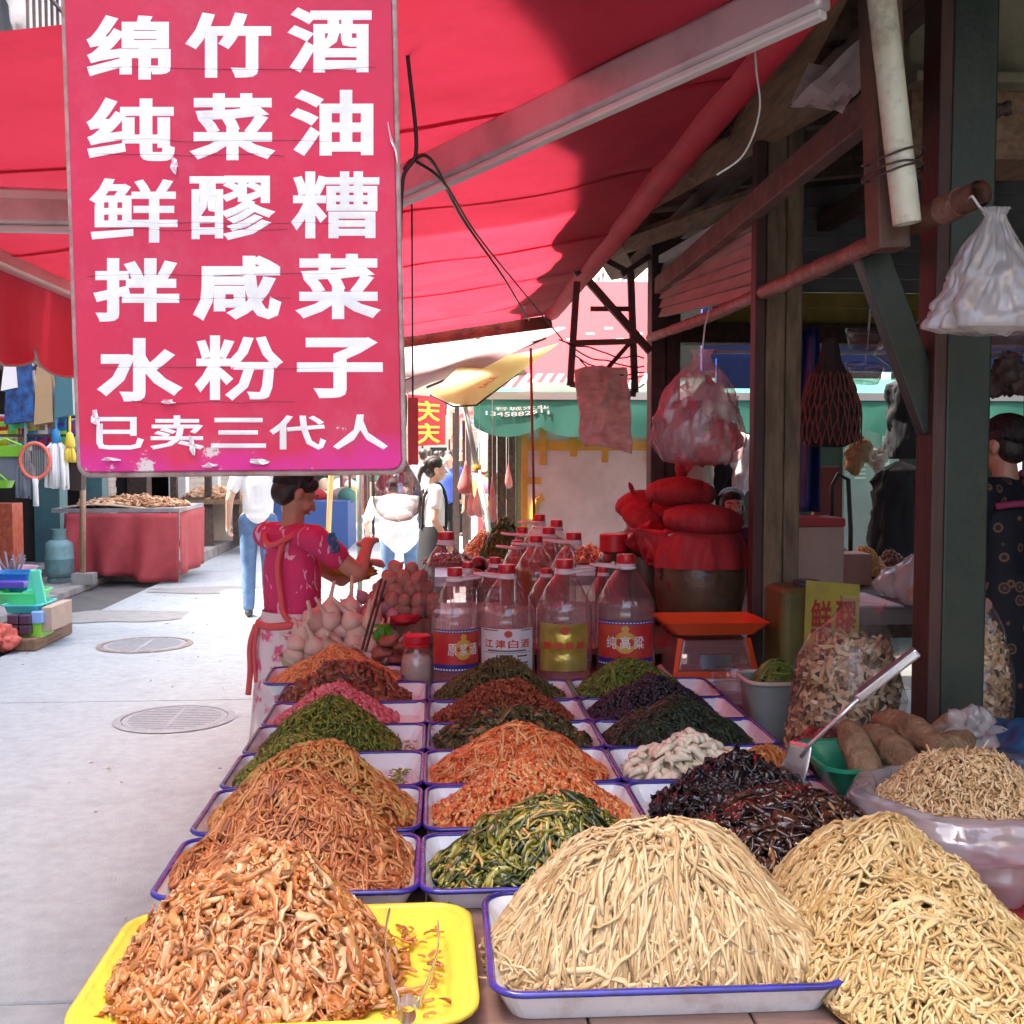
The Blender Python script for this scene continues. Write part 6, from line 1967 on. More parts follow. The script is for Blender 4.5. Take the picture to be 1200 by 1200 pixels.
# ------------------------------------------------------------------ hanging bags
pb = at(822, 480, 3.9)
pk = thing('hanging_bag', 'pink plastic bag stuffed with red bags hanging beside the brown post', 'bag', (pb.x, 3.9, pb.z))
mb = MB()
bag_shape(mb, (0, 0, 0), [(.05, -.20), (.12, -.185), (.152, -.12), (.148, -.03), (.115, .08), (.07, .14), (.035, .17), (.028, .19), (.04, .215)], seed=11, amp=.22, sy=.55, cap0=True, fold=20, n=60)
mb.build('film', M['pink_bag'], pk, smooth=True)
M['red_bag'] = mat('red_plastic', (0.70, 0.05, 0.07), .3, tl=.45, c2=(.62, .04, .06), scale=8)
for k, (x, y, z, s) in enumerate(((-.06, 0, -.02, .06), (.05, -.01, -.10, .07), (-.04, -.01, -.13, .055), (.02, .0, .06, .04))):
    crumple('red_bundle', M['red_bag'], (x, y, z), (s, s * .35, s * 1.1), 70 + k, .9, 12, parent=pk)
    crumple('white_bundle', M['white_bag'], (-x, y - .01, z + .02), (s, s * .35, s * 1.1), 75 + k, .9, 12, parent=pk)
MB().tube([(0, 0, .2), (0.01, 0, .3), (0.03, 0.02, .36)], .003, 5).build('string', M['pale_wire'], pk)
wb = at(1165, 335, 2.38)
wbt = thing('hanging_bag', 'white plastic bag hanging from the pipe end at the upper right', 'bag', wb)
mb = MB()
bag_shape(mb, (0, 0, 0), [(.10, -.105), (.135, -.095), (.132, -.04), (.10, .03), (.055, .10), (.028, .14), (.022, .155), (.035, .17)], seed=17, amp=.34, sy=.5, cap0=False, fold=22, n=60)
mb.build('film', M['white_bag'], wbt, smooth=True)
crumple('inner_bag', M['white_bag'], (.01, 0, -.03), (.09, .04, .06), 91, .9, 16, parent=wbt)
MB().tube([(-.02, 0, .15), (-.045, .02, .2), at(1130, 236, 2.46) - wb], .003, 5).build('string', M['pale_wire'], wbt)
# printed plastic sheet below the iron frame
M['printed_film'] = mat('printed_film', (0.80, 0.70, 0.66), .4, c2=(0.62, 0.5, 0.46), scale=14, stretch=(1, 1, 2.5), tl=.65, bump=.4, bscale=20, dirt=(0.7, 0.6, 0.56), dscale=10)
q3 = [at(672, 432, 5.9), at(735, 428, 5.9), at(741, 532, 5.92), at(682, 522, 5.9)]
tag(MB().sheet(lambda u, v: (q3[0].lerp(q3[1], u)).lerp(q3[3].lerp(q3[2], u), v) + Vector((.02 * nz(u * 3, v * 5, 7), .07 * nz(u * 5, v * 6) + .05 * nz(u * 11, v * 13) + .02 * math.sin(u * 9), .02 * nz(u * 4, v * 4, 3))), 22, 28, .001).build('plastic_sheet', M['printed_film'], smooth=True), 'brownish printed plastic sheet hanging from the black rack', 'sheet')
rod = MB().tube([at(622, 408, 6.4), at(623, 470, 6.4), at(626, 612, 6.4)], .008, 8)
tag(rod.build('thin_rod', mat('red_rod', (.3, .08, .06), .5), smooth=True), 'thin red-brown rod hanging down in front of the green valance', 'rod')
# net bag, hanging bowls and blue sheet in the dark opening
M['net'] = mat('red_net', (0.20, 0.06, 0.045), .7)
M['net_fill'] = mat('net_fill', (0.035, 0.018, 0.014), .8)
nb = at(972, 480, 4.6)
nbt = thing('net_bag', 'dark bag with reddish netting hanging in the opening', 'bag', nb)
mb = MB()
bag_shape(mb, (0, 0, 0), [(.06, -.16), (.125, -.13), (.13, -.02), (.10, .10), (.05, .2), (.03, .3)], seed=21, amp=.12, sy=.6, n=40)
mb.build('sack', M['net_fill'], nbt, smooth=True)
for k in range(14):
    a0 = -math.pi / 2 + (k - 7) * .22
    for s in (1, -1):
        pts = []
        for j in range(14):
            t = j / 13
            z = -.15 + .30 * t
            r_ = .134 * (1 - .55 * max(0, (t - .5)) * 1.3)
            a = a0 + s * .5 * t + .1 * nz(j * .6, k, s)
            pts.append((r_ * math.cos(a) * 1.02, r_ * math.sin(a) * .64 - .004, z + .02 * nz(j * .7, k + 9, s)))
        MB().tube(pts, .0028, 4).build('net_cord', M['net'], nbt)
q4 = [at(940, 385, 5.2), at(962, 385, 5.2), at(958, 600, 5.2), at(936, 600, 5.2)]
M['blue_sheet'] = mat('blue_sheet', (0.012, 0.035, 0.16), .5, c2=(0.01, 0.025, 0.11), scale=5)
tag(MB().sheet(lambda u, v: (q4[0].lerp(q4[1], u)).lerp(q4[3].lerp(q4[2], u), v) + Vector((0, .04 * math.sin(u * 9 + v * 2), 0)), 12, 14, .002).build('blue_tarp', M['blue_sheet'], smooth=True), 'dark blue tarp hanging behind the brown post', 'tarp')
for k, (px, py, D, w, lb) in enumerate(((1016, 395, 4.9, .095, 'upper clear bowl hanging in the opening'), (1013, 435, 4.9, .085, 'lower clear bowl hanging in the opening'), (1045, 415, 5.0, .08, 'tilted clear bowl hanging behind the green brace'), (1178, 400, 3.6, .075, 'clear bowl hanging behind the right side of the column'))):
    t = thing('hanging_bowl', lb, 'bowl', at(px, py, D), 0, 'clear bowls hanging in the opening')
    t.rotation_euler = (R(14), R(0 if k != 2 else 35), 0)
    MB().lathe([(w * .7, -.05), (w * .78, -.052), (w, .02), (w * 1.04, .03), (w * 1.04, .024)], 32, cap1=False).build('bowl', M['cup'], t, smooth=True)
    MB().tube([(0, 0, .03), (0, 0, .26)], .002, 4).build('string', M['pale_wire'], t)
# ------------------------------------------------------------------ people
def _sphere(mb, c, r, rot=None, nu=16, nv=10):
    c = Vector(c)
    r = Vector(r) if isinstance(r, (tuple, list, Vector)) else Vector((r, r, r))
    vs, fs = [], []
    for j in range(1, nv):
        b = -math.pi / 2 + math.pi * j / nv
        for i in range(nu):
            a = 2 * math.pi * i / nu
            p_ = Vector((r.x * math.cos(b) * math.cos(a), r.y * math.cos(b) * math.sin(a), r.z * math.sin(b)))
            vs.append((rot @ p_ if rot else p_) + c)
    bot = Vector((0, 0, -r.z))
    top = Vector((0, 0, r.z))
    vs += [(rot @ bot if rot else bot) + c, (rot @ top if rot else top) + c]
    for j in range(nv - 2):
        for i in range(nu):
            i2 = (i + 1) % nu
            fs.append((j * nu + i, j * nu + i2, (j + 1) * nu + i2, (j + 1) * nu + i))
    nB = (nv - 1) * nu
    for i in range(nu):
        fs.append((nB, (i + 1) % nu, i))
        fs.append((nB + 1, (nv - 2) * nu + i, (nv - 2) * nu + (i + 1) % nu))
    mb.add(vs, fs)


def _caps(mb, a, ra, b, rb):
    a, b = Vector(a), Vector(b)
    _sphere(mb, a, ra)
    _sphere(mb, b, rb)
    n = max(2, int((b - a).length / (min(ra, rb) * 1.2)) + 1)
    mb.tube([a, b], [ra, rb], 16)


def flesh(name, prims, m, parent, voxel=0.01, it=6, fac=0.5):
    """One continuous skin over a set of tapered limbs and ellipsoids."""
    mb = MB()
    for q in prims:
        if q[0] == 'c':
            _caps(mb, *q[1:])
        else:
            _sphere(mb, *q[1:])
    o = mb.build(name, m, parent)
    r_ = o.modifiers.new('r', 'REMESH')
    r_.mode = 'VOXEL'
    r_.voxel_size = voxel
    s = o.modifiers.new('s', 'SMOOTH')
    s.factor = fac
    s.iterations = it
    pr = o.parent
    o.parent = None
    bpy.context.view_layer.update()
    baked(o)
    o.parent = pr
    o.data.polygons.foreach_set('use_smooth', [True] * len(o.data.polygons))
    if len(o.data.materials) == 0:
        o.data.materials.append(m)
    return o


def hand_prims(w, d, side, curl=0.5, s=1.0, up=(0, 0, 1)):
    """Palm and five fingers at wrist w along direction d."""
    d = Vector(d).normalized()
    u = Vector(up)
    x = d.cross(u).normalized()
    u = x.cross(d)
    w = Vector(w)
    out = [('c', w, .024 * s, w + d * .045 * s, .026 * s), ('c', w + d * .06 * s + x * .024 * s, .014 * s, w + d * .06 * s - x * .024 * s, .014 * s)]
    for k, (o, L_) in enumerate(((-.028, .060), (-.010, .070), (.009, .066), (.026, .050))):
        b = w + d * .075 * s + x * o * s
        m1 = b + (d * math.cos(curl) - u * math.sin(curl)) * L_ * .5 * s
        m2 = m1 + (d * math.cos(curl * 2.3) - u * math.sin(curl * 2.3)) * L_ * .5 * s
        out += [('c', b, .0092 * s, m1, .0088 * s), ('c', m1, .0088 * s, m2, .0076 * s)]
    tb = w + d * .025 * s + x * (-.028 * side) * s
    t1 = tb + (d * .6 - x * side * .7 - u * .3).normalized() * .035 * s
    t2 = t1 + (d * .9 - x * side * .2 - u * .4).normalized() * .028 * s
    out += [('c', tb, .0125 * s, t1, .0105 * s), ('c', t1, .0105 * s, t2, .009 * s)]
    return out


def head_prims(c, f, up=(0, 0, 1), s=1.0):
    """Skull, jaw, nose, ears around centre c looking along f."""
    f = Vector(f).normalized()
    u = Vector(up).normalized()
    x = f.cross(u).normalized()
    u = x.cross(f)
    rot = Matrix((x, f, u)).transposed()
    c = Vector(c)
    P_ = lambda a, b, d: c + (x * a + f * b + u * d) * s
    return [('e', P_(0, -.012, .025), (.072 * s, .09 * s, .085 * s), rot), ('e', P_(0, .022, -.035), (.058 * s, .066 * s, .072 * s), rot), ('e', P_(0, .055, -.085), (.026 * s, .022 * s, .02 * s), rot),
            ('c', P_(0, .092, -.002), .008 * s, P_(0, .108, -.03), .012 * s), ('e', P_(.077, -.01, -.012), (.011 * s, .02 * s, .031 * s), rot), ('e', P_(-.077, -.01, -.012), (.011 * s, .02 * s, .031 * s), rot),
            ('e', P_(0, .083, -.057), (.025 * s, .012 * s, .008 * s), rot), ('e', P_(.03, .072, .022), (.024 * s, .014 * s, .009 * s), rot), ('e', P_(-.03, .072, .022), (.024 * s, .014 * s, .009 * s), rot),
            ('e', P_(.038, .055, -.03), (.024 * s, .026 * s, .024 * s), rot), ('e', P_(-.038, .055, -.03), (.024 * s, .026 * s, .024 * s), rot)], rot, P_


SK = {}
SK['tan'] = mat('skin_tan', (0.50, 0.26, 0.165), .5, c2=(0.44, 0.21, 0.13), scale=9)
SK['light'] = mat('skin_light', (0.60, 0.36, 0.25), .5, c2=(0.54, 0.30, 0.2), scale=9)
M['hair'] = mat('black_hair', (0.018, 0.012, 0.010), .45, c2=(0.035, 0.022, 0.016), scale=60, stretch=(1, 1, .2), bump=.6, bscale=120)
M['lip'] = mat('lip', (0.42, 0.12, 0.10), .45)
M['eye'] = mat('eye_dark', (0.02, 0.014, 0.012), .2)
M['eye_white'] = mat('eye_white', (0.75, 0.72, 0.7), .3)


def face_parts(t, P_, rot, s=1.0):
    for q in (-1, 1):
        mb = MB()
        _sphere(mb, P_(q * .031, .078, .004), (.015 * s, .007 * s, .0065 * s), rot, 12, 8)
        e = mb.build('eye', M['eye_white'], t, smooth=True)
        mb = MB()
        _sphere(mb, P_(q * .031, .0835, .004), (.0065 * s, .003 * s, .006 * s), rot, 10, 8)
        mb.build('iris', M['eye'], e, smooth=True)
        mb = MB()
        mb.tube([P_(q * .013, .088, .026), P_(q * .03, .086, .032), P_(q * .048, .074, .025)], [.003 * s, .0042 * s, .002 * s], 6)
        mb.build('eyebrow', M['hair'], t, smooth=True)
    mb = MB()
    _sphere(mb, P_(0, .091, -.057), (.022 * s, .006 * s, .0065 * s), rot, 12, 8)
    mb.build('mouth', M['lip'], t, smooth=True)


def person(label, loc, yaw, H=1.65, skin='light', top=None, sleeve=.55, bottom=None, skirt=False, shoes=None, hair='short', arms=None, head_dir=None, group=None, voxel=.011, bend=0.0, lean=(0, 0), face=True, headless=False, width=1.0, loose=False):
    """arms: ((elbow, wrist) right, (elbow, wrist) left) in own frame, x right, y forward, for a 1.65 m figure."""
    t = thing('person', label, 'person', loc, yaw, group)
    k = H / 1.65
    V = lambda x, y, z: Vector((x * width, y, z)) * k

    def B(x, y, z):           # bend the upper body forward about the waist
        if z > .98 and bend:
            dz, dy = z - .98, y
            return V(x, dy * math.cos(bend) + dz * math.sin(bend), .98 + dz * math.cos(bend) - dy * math.sin(bend))
        return V(x, y, z)
    sh = {s: B(s * .165, -.01, 1.355) for s in (1, -1)}
    if arms is None:
        arms = (((.21, -.03, 1.08), (.22, .05, .84)), ((-.21, -.03, 1.08), (-.22, .05, .84)))
    arm_p = []
    for s, (el, wr) in zip((1, -1), arms):
        el = B(*el) if not isinstance(el, Vector) else el
        wr = B(*wr) if not isinstance(wr, Vector) else wr
        arm_p.append((s, el, wr))
    nk, hc = B(0, -.005, 1.42), B(0, .025, 1.545)
    prim = [('c', B(0, 0, 1.36), .055 * k, B(0, .012, 1.47), .047 * k)]
    hd, rot, P_ = head_prims(hc, head_dir or (0, math.cos(bend * .6), -math.sin(bend * .6)), s=k)
    prim += hd
    rb_m = Matrix.Rotation(-bend, 3, 'X')
    prim += [('e', B(0, 0, 1.22), (.10 * k * width, .07 * k, .12 * k), rb_m), ('e', V(0, 0, .97), (.105 * k * width, .075 * k, .10 * k)), ('c', sh[1], .045 * k, sh[-1], .045 * k), ('c', B(0, 0, 1.22), .07 * k, V(0, 0, 1.0), .07 * k)]
    for s, el, wr in arm_p:
        prim += [('c', sh[s], .048 * k, el, .038 * k), ('c', el, .037 * k, wr, .025 * k)]
        d = (wr - el)
        prim += hand_prims(wr, d, s, .55, k, (0, 0, 1) if abs(d.normalized().z) < .8 else (s * 1.0, 0.3, 0))
    for s in (1, -1):
        prim += [('c', V(s * .085, 0, .90), .082 * k, V(s * .09, .015, .49), .055 * k), ('c', V(s * .09, .012, .49), .052 * k, V(s * .092, -.02, .09), .034 * k), ('c', V(s * .092, -.03, .045), .036 * k, V(s * .098, .12, .032), .03 * k)]
    flesh('body', prim, SK[skin], t, voxel * .85)
    if face:
        face_parts(t, P_, rot, k)
    # clothes
    if top:
        pr = [('e', B(0, 0.0, 1.22), (.145 * k * width, .108 * k, .17 * k), rb_m), ('e', V(0, 0, 1.0), (.140 * k * width, .108 * k, .14 * k)), ('c', B(0, 0, 1.2), .102 * k, V(0, 0, 1.0), .105 * k), ('c', B(.045, 0, 1.2), .1 * k, V(.04, 0, 1.0), .1 * k), ('c', B(-.045, 0, 1.2), .1 * k, V(-.04, 0, 1.0), .1 * k), ('c', sh[1] + Vector((-.02, 0, 0)), .062 * k, sh[-1] + Vector((.02, 0, 0)), .062 * k), ('e', V(0, 0, .92), (.148 * k * width, .113 * k, .08 * k))]
        if loose:
            pr += [('e', B(0, -.03, 1.2), (.25 * k, .14 * k, .22 * k), rb_m), ('e', V(0, -.02, .95), (.24 * k, .16 * k, .26 * k)), ('c', B(.06, -.02, 1.3), .12 * k, V(.05, 0, .95), .14 * k), ('c', B(-.06, -.02, 1.3), .12 * k, V(-.05, 0, .95), .14 * k)]
        for s, el, wr in arm_p:
            pr += [('c', sh[s], .062 * k, sh[s].lerp(el, sleeve), .057 * k)]
        flesh('shirt', pr, top, t, voxel, 4)
    if bottom:
        if skirt:
            n = 40
            mb = MB()
            mb.lathe([(.15 * k, 1.03 * k), (.165 * k, .97 * k), (.178 * k, .85 * k), (.20 * k, .62 * k), (.225 * k, .36 * k)], n, sy=.8, cap0=False, cap1=False, wob=lambda a, z: 1 + .03 * math.sin(7 * a) * (1.1 - z))
            mb.build('skirt', bottom, t, smooth=True)
        else:
            pr = [('e', V(0, 0, .93), (.138 * k * width, .108 * k, .1 * k))]
            for s in (1, -1):
                pr += [('c', V(s * .085, 0, .88), .096 * k, V(s * .092, .012, .49), .07 * k), ('c', V(s * .092, .01, .49), .07 * k, V(s * .095, -.02, .10), .058 * k)]
            flesh('trousers', pr, bottom, t, voxel, 4)
    if shoes:
        for s in (1, -1):
            flesh('shoe', [('c', V(s * .093, -.04, .045), .042 * k, V(s * .1, .14, .034), .036 * k)], shoes, t, .012, 2)
    # hair
    if hair:
        pr = [('e', P_(0, -.022, .038), (.08 * k, .092 * k, .086 * k), rot), ('e', P_(0, -.05, -.01), (.073 * k, .06 * k, .07 * k), rot)]
        if hair == 'pony':
            pr += [('e', P_(0, -.12, .02), (.028 * k, .03 * k, .03 * k), rot), ('c', P_(0, -.13, .015), .024 * k, P_(0, -.155, -.06), .022 * k), ('c', P_(0, -.155, -.06), .022 * k, P_(0, -.15, -.13), .008 * k)]
        if hair == 'cap':
            pr += [('e', P_(0, .02, .075), (.072 * k, .06 * k, .04 * k), rot), ('e', P_(.06, -.0, -.02), (.024 * k, .04 * k, .07 * k), rot), ('e', P_(-.06, -.0, -.02), (.024 * k, .04 * k, .07 * k), rot)]
        if hair == 'bun':
            pr += [('e', P_(0, -.085, .07), (.05 * k, .045 * k, .045 * k), rot), ('e', P_(.045, .03, .06), (.035 * k, .04 * k, .035 * k), rot), ('e', P_(-.045, .03, .06), (.035 * k, .04 * k, .035 * k), rot)]
        flesh('hair', pr, M['hair'], t, .009, 3)
        if voxel < .02:
            g_ = random.Random(len(label))
            mb = MB()
            for q_ in range(150):
                ph_, lo_ = g_.uniform(-1.35, 1.35), 1 + g_.uniform(.02, .06)
                jt = g_.uniform(-.12, .12)
                pts_ = []
                for j_ in range(9):
                    th_ = R(30) + (R(205) - R(30)) * j_ / 8
                    pp2 = (.08 * math.sin(ph_ + jt * j_ / 8) * lo_, -.022 + .092 * math.cos(ph_) * math.cos(th_) * lo_, .038 + .086 * (.25 + .75 * math.cos(ph_)) * math.sin(th_) * lo_)
                    pts_.append(P_(*pp2))
                mb.tube(pts_, [.0022, .0026, .0026, .0026, .0026, .0026, .0024, .002, .0012], 4)
            hs = mb.build('hair_strands', M['hair'], t, smooth=True)
            hs['kind'] = 'stuff'
    return t, P_, rot, sh, arm_p, B, k


# the stall woman in pink
def mat_dress():
    m = mat('pink_dress', (0.64, 0.03, 0.15), .7, c2=(0.56, 0.025, 0.11), scale=7, bump=.15, bscale=200)
    nt = m.node_tree
    N, L = nt.nodes, nt.links
    b = N['Principled BSDF']
    src = b.inputs['Base Color'].links[0].from_socket
    tc = N.new('ShaderNodeTexCoord')
    mp = N.new('ShaderNodeMapping')
    mp.inputs['Scale'].default_value = (1, 1, .45)
    L.new(tc.outputs['Object'], mp.inputs[0])
    n = N.new('ShaderNodeTexNoise')
    n.inputs['Scale'].default_value = 22
    n.inputs['Detail'].default_value = 3
    n.inputs['Distortion'].default_value = 1.2
    L.new(mp.outputs[0], n.inputs['Vector'])
    rp = N.new('ShaderNodeValToRGB')
    rp.color_ramp.elements[0].position = .60
    rp.color_ramp.elements[1].position = .63
    L.new(n.outputs['Fac'], rp.inputs[0])
    mx = N.new('ShaderNodeMix')
    mx.data_type = 'RGBA'
    L.new(rp.outputs[0], mx.inputs[0])
    L.new(src, mx.inputs[6])
    mx.inputs[7].default_value = (0.76, 0.46, 0.52, 1)
    v = N.new('ShaderNodeTexVoronoi')
    v.inputs['Scale'].default_value = 9
    L.new(tc.outputs['Object'], v.inputs['Vector'])
    rp2 = N.new('ShaderNodeValToRGB')
    rp2.color_ramp.elements[0].position = .14
    rp2.color_ramp.elements[1].position = .17
    rp2.color_ramp.elements[0].color = (1, 1, 1, 1)
    rp2.color_ramp.elements[1].color = (0, 0, 0, 1)
    L.new(v.outputs['Distance'], rp2.inputs[0])
    mx2 = N.new('ShaderNodeMix')
    mx2.data_type = 'RGBA'
    L.new(rp2.outputs[0], mx2.inputs[0])
    L.new(mx.outputs[2], mx2.inputs[6])
    mx2.inputs[7].default_value = (0.60, 0.10, 0.22, 1)
    L.new(mx2.outputs[2], b.inputs['Base Color'])
    return m


M['coral'] = mat('coral_strap', (0.66, 0.10, 0.10), .7)
M['pale_print'] = mat('pale_print', (0.72, 0.62, 0.62), .75, c2=(0.62, 0.10, 0.2), scale=9, mixlo=.52, mixhi=.58)
WD = 4.52
wp0 = at(342, 650, WD)
wyaw = -R(44)           # turned right, away from the camera
wl = (wp0.x, WD, 0.0)
inv = Matrix.Rotation(-wyaw, 3, 'Z')
loc_ = lambda p_: inv @ (Vector(p_) - Vector(wl))
relbow, rwrist = loc_(at(420, 672, 4.42)), loc_(at(430, 643, 4.56))
lelbow, lwrist = loc_(at(400, 678, 4.80)), loc_(at(424, 664, 4.72))
W, P_, rot, sh, ap, B, kk = person('woman in a pink dress with coral apron straps working behind the trays', wl, wyaw, 1.53, 'tan', mat_dress(), .5, M['pale_print'], True, None, 'bun',
                                   ((relbow, rwrist), (lelbow, lwrist)), head_dir=(.25, .8, -.42), voxel=.008)


def strap(pts, w, parent, m=None, name='apron_strap'):
    mb = MB()
    pts = [Vector(q) for q in pts]
    out = []
    n = len(pts)
    for i in range(n - 1):
        p0, p1, p2, p3 = pts[max(i - 1, 0)], pts[i], pts[i + 1], pts[min(i + 2, n - 1)]
        for j in range(6):
            t = j / 6
            out.append(0.5 * ((2 * p1) + (p2 - p0) * t + (2 * p0 - 5 * p1 + 4 * p2 - p3) * t * t + (3 * p1 - p0 - 3 * p2 + p3) * t ** 3))
    out.append(pts[-1])
    mb.tube(out, w, 8)
    return mb.build(name, m or M['coral'], parent, smooth=True)


# straps lie on the back: own frame, back is -y
strap([B(-.09, .02, 1.395), B(-.085, -.075, 1.36), B(0, -.112, 1.325), B(.085, -.085, 1.36), B(.09, .02, 1.40)], .012, W)
strap([B(.06, -.085, 1.36), B(.055, -.118, 1.25), B(.075, -.122, 1.12), B(.10, -.115, 1.02), B(.15, -.04, .97)], .012, W)
strap([B(-.15, .0, .985), B(-.11, -.10, .975), B(0, -.13, .97), B(.11, -.10, .985), B(.155, 0, .995)], .016, W, name='apron_tie')
strap([B(-.10, -.12, .97), B(-.12, -.14, .88), B(-.115, -.145, .76), B(-.125, -.15, .66)], .012, W, name='apron_tie')
strap([B(-.085, -.122, .97), B(-.09, -.14, .86), B(-.08, -.14, .72)], .009, W, name='apron_tie')
M['blue_flower'] = mat('blue_flower', (0.04, 0.12, 0.35), .7, c2=(0.05, 0.25, 0.35), scale=40)
for k, (f_, dx) in enumerate(((.18, .012), (.40, -.02))):
    c = sh[1].lerp(ap[0][1], f_)
    mb = MB()
    for j in range(6):
        a = j * 1.047
        _sphere(mb, c + Vector((.058 * kk + .004, -.012 + .016 * math.cos(a) + dx, .028 + .016 * math.sin(a))), (.006, .011, .011), None, 8, 6)
    mb.build('sleeve_flower', M['blue_flower'], W, smooth=True)
M['yellow_cloth'] = mat('yellow_cloth', (0.55, 0.32, 0.04), .6, c2=(0.4, 0.2, 0.03), scale=14, tl=.2)
yb = tag(crumple('cloth_bundle', M['yellow_cloth'], at(414, 671, 4.68), (.085, .06, .032), 41, .7, 16), 'yellow cloth bundle under the stall woman\'s hands', 'cloth')
M['pale_card'] = mat('pale_card', (0.45, 0.55, 0.48), .5, tl=.2)
qa, qb, qc, qd = at(448, 672, 4.5), at(474, 657, 4.5), at(470, 674, 4.46), at(452, 680, 4.46)
tag(MB().sheet(lambda u, v: (qa.lerp(qb, u)).lerp(qd.lerp(qc, u), v), 4, 4, .0015).build('price_card', M['pale_card']), 'pale green card standing above the eggs', 'card')

# passers-by
M['white_shirt'] = mat('white_shirt', (0.78, 0.77, 0.75), .8, c2=(0.72, 0.71, 0.69), scale=9, bump=.2, bscale=40)
M['jeans'] = mat('jeans', (0.07, 0.13, 0.25), .8, c2=(0.12, 0.2, 0.34), scale=9)
M['black_cloth'] = mat('black_cloth', (0.009, 0.009, 0.011), .9)
M['shoe_dark'] = mat('shoe_dark', (0.04, 0.035, 0.035), .6)
p = at(303, 640, 10.8)
person('man in white polo shirt and jeans walking away up the street', (p.x, 10.8, 0), R(6), 1.74, 'light', M['white_shirt'], .62, M['jeans'], False, M['shoe_dark'], 'short', (((.24, -.04, 1.09), (.25, .02, .86)), ((-.25, -.05, 1.09), (-.27, .03, .86))))
p = at(468, 640, 10.9)
person('stooping person in a loose white shirt behind the glass bulb', (p.x, 10.9, 0), R(14), 1.42, 'light', M['white_shirt'], .75, M['jeans'], False, M['shoe_dark'], 'short', (((.24, .06, 1.10), (.22, .22, .95)), ((-.24, .06, 1.10), (-.22, .22, .95))), bend=.62, width=1.5, loose=True)
p = at(508, 600, 9.5)
pw = person('young woman with ponytail in white T-shirt and black pinafore', (p.x, 9.5, 0), R(-78), 1.55, 'light', M['white_shirt'], .5, M['black_cloth'], True, M['shoe_dark'], 'pony', (((.2, -.03, 1.1), (.19, .08, .9)), ((-.2, -.03, 1.1), (-.19, .08, .9))))
for s in (1, -1):
    strap([pw[5](s * .075, .10, 1.0), pw[5](s * .085, .10, 1.28), pw[5](s * .085, .02, 1.425), pw[5](s * .08, -.1, 1.3), pw[5](s * .05, -.115, 1.0)], .014, pw[0], M['black_cloth'], 'pinafore_strap')
p = at(857, 588, 6.2)
person('woman looking out over the red jar lids, eyes just showing', (p.x, 6.2, -.05), R(176), 1.43, 'light', mat('plum_shirt', (.12, .03, .06), .8), .6, M['black_cloth'], True, M['shoe_dark'], 'cap')


def mat_dots():
    m = mat('dark_print', (0.006, 0.006, 0.011), .8)
    nt = m.node_tree
    N, L = nt.nodes, nt.links
    b = N['Principled BSDF']
    tc = N.new('ShaderNodeTexCoord')
    v = N.new('ShaderNodeTexVoronoi')
    v.inputs['Scale'].default_value = 13
    v.inputs['Randomness'].default_value = .7
    L.new(tc.outputs['Object'], v.inputs['Vector'])
    rp = N.new('ShaderNodeValToRGB')
    e = rp.color_ramp.elements
    e[0].position, e[0].color = 0.0, (.16, .07, .03, 1)
    e[1].position, e[1].color = .30, (.006, .006, .011, 1)
    for pos, c in ((.12, (.10, .04, .03, 1)), (.14, (.02, .014, .02, 1)), (.2, (.02, .014, .02, 1)), (.22, (.17, .09, .04, 1)), (.27, (.17, .09, .04, 1))):
        q_ = e.new(pos)
        q_.color = c
    L.new(v.outputs['Distance'], rp.inputs[0])
    L.new(rp.outputs[0], b.inputs['Base Color'])
    return m


p = at(1180, 560, 4.15)
mdots = mat_dots()
ds = person('woman in a dark printed dress with a pink apron strap at the right edge', (p.x, 4.15, .15), R(30), 1.58, 'tan', mdots, .55, mdots, True, M['shoe_dark'], 'short', (((.2, .04, 1.09), (.17, .22, .98)), ((-.2, .04, 1.09), (-.17, .22, .98))), width=1.15)
M['pink_dot'] = mat('pink_strap', (0.30, 0.03, 0.10), .7)
strap([ds[5](-.15, -.06, 1.30), ds[5](-.05, -.115, 1.31), ds[5](.06, -.113, 1.27), ds[5](.14, -.07, 1.16)], .014, ds[0], M['pink_dot'])
strap([ds[5](.02, -.11, 1.30), ds[5](.07, -.09, 1.38), ds[5](.08, 0, 1.43)], .014, ds[0], M['pink_dot'])
tag(MB().box2((1.97, 3.7, 0), (2.9, 4.6, .149)).build('step_block', M['kerb'], bevel=.01), 'low concrete step under the woman in the dark dress', 'step')
# ------------------------------------------------------------------ the next stall beyond the awning
M['sea_canvas'] = mat('sea_canvas', (0.075, 0.26, 0.205), .6, c2=(0.06, 0.21, 0.165), scale=2.5, tl=.4, spec=.3)
M['white_trim'] = mat('white_trim', (0.72, 0.74, 0.70), .5)
M['red_stripe'] = mat('striped_red', (0.24, 0.018, 0.026), .7, tl=.2)
M['stripe_white'] = mat('stripe_white', (0.6, 0.55, 0.5), .7, tl=.2)
M['yellow_umb'] = mat('yellow_umbrella', (0.74, 0.60, 0.24), .7, tl=.4, c2=(0.68, 0.54, 0.2), scale=4)
M['pale_umb'] = mat('pale_umbrella', (0.44, 0.32, 0.30), .7, tl=.3)
M['pole_green'] = mat('pole_green', (0.36, 0.50, 0.44), .4, c2=(0.3, 0.42, 0.37), scale=6)
GA = thing('green_awning', 'sea green awning with white trim over the next stall', 'awning', (0, 0, 0))
GY = 8.6
gx0, gx1 = at(555, 480, GY).x, 5.0
gz1, gz0 = at(555, 468, GY).z, at(555, 512, GY).z


def gval(u, v):
    x = gx0 + (gx1 - gx0) * u
    ph = ((x - gx0) / .52) % 1.0
    d = (gz1 - gz0) * (.72 + .28 * math.sin(math.pi * ph) ** .7)
    return Vector((x, GY - .04 * v + .03 * nz(u * 30, v, 2) * v, gz1 - d * v))


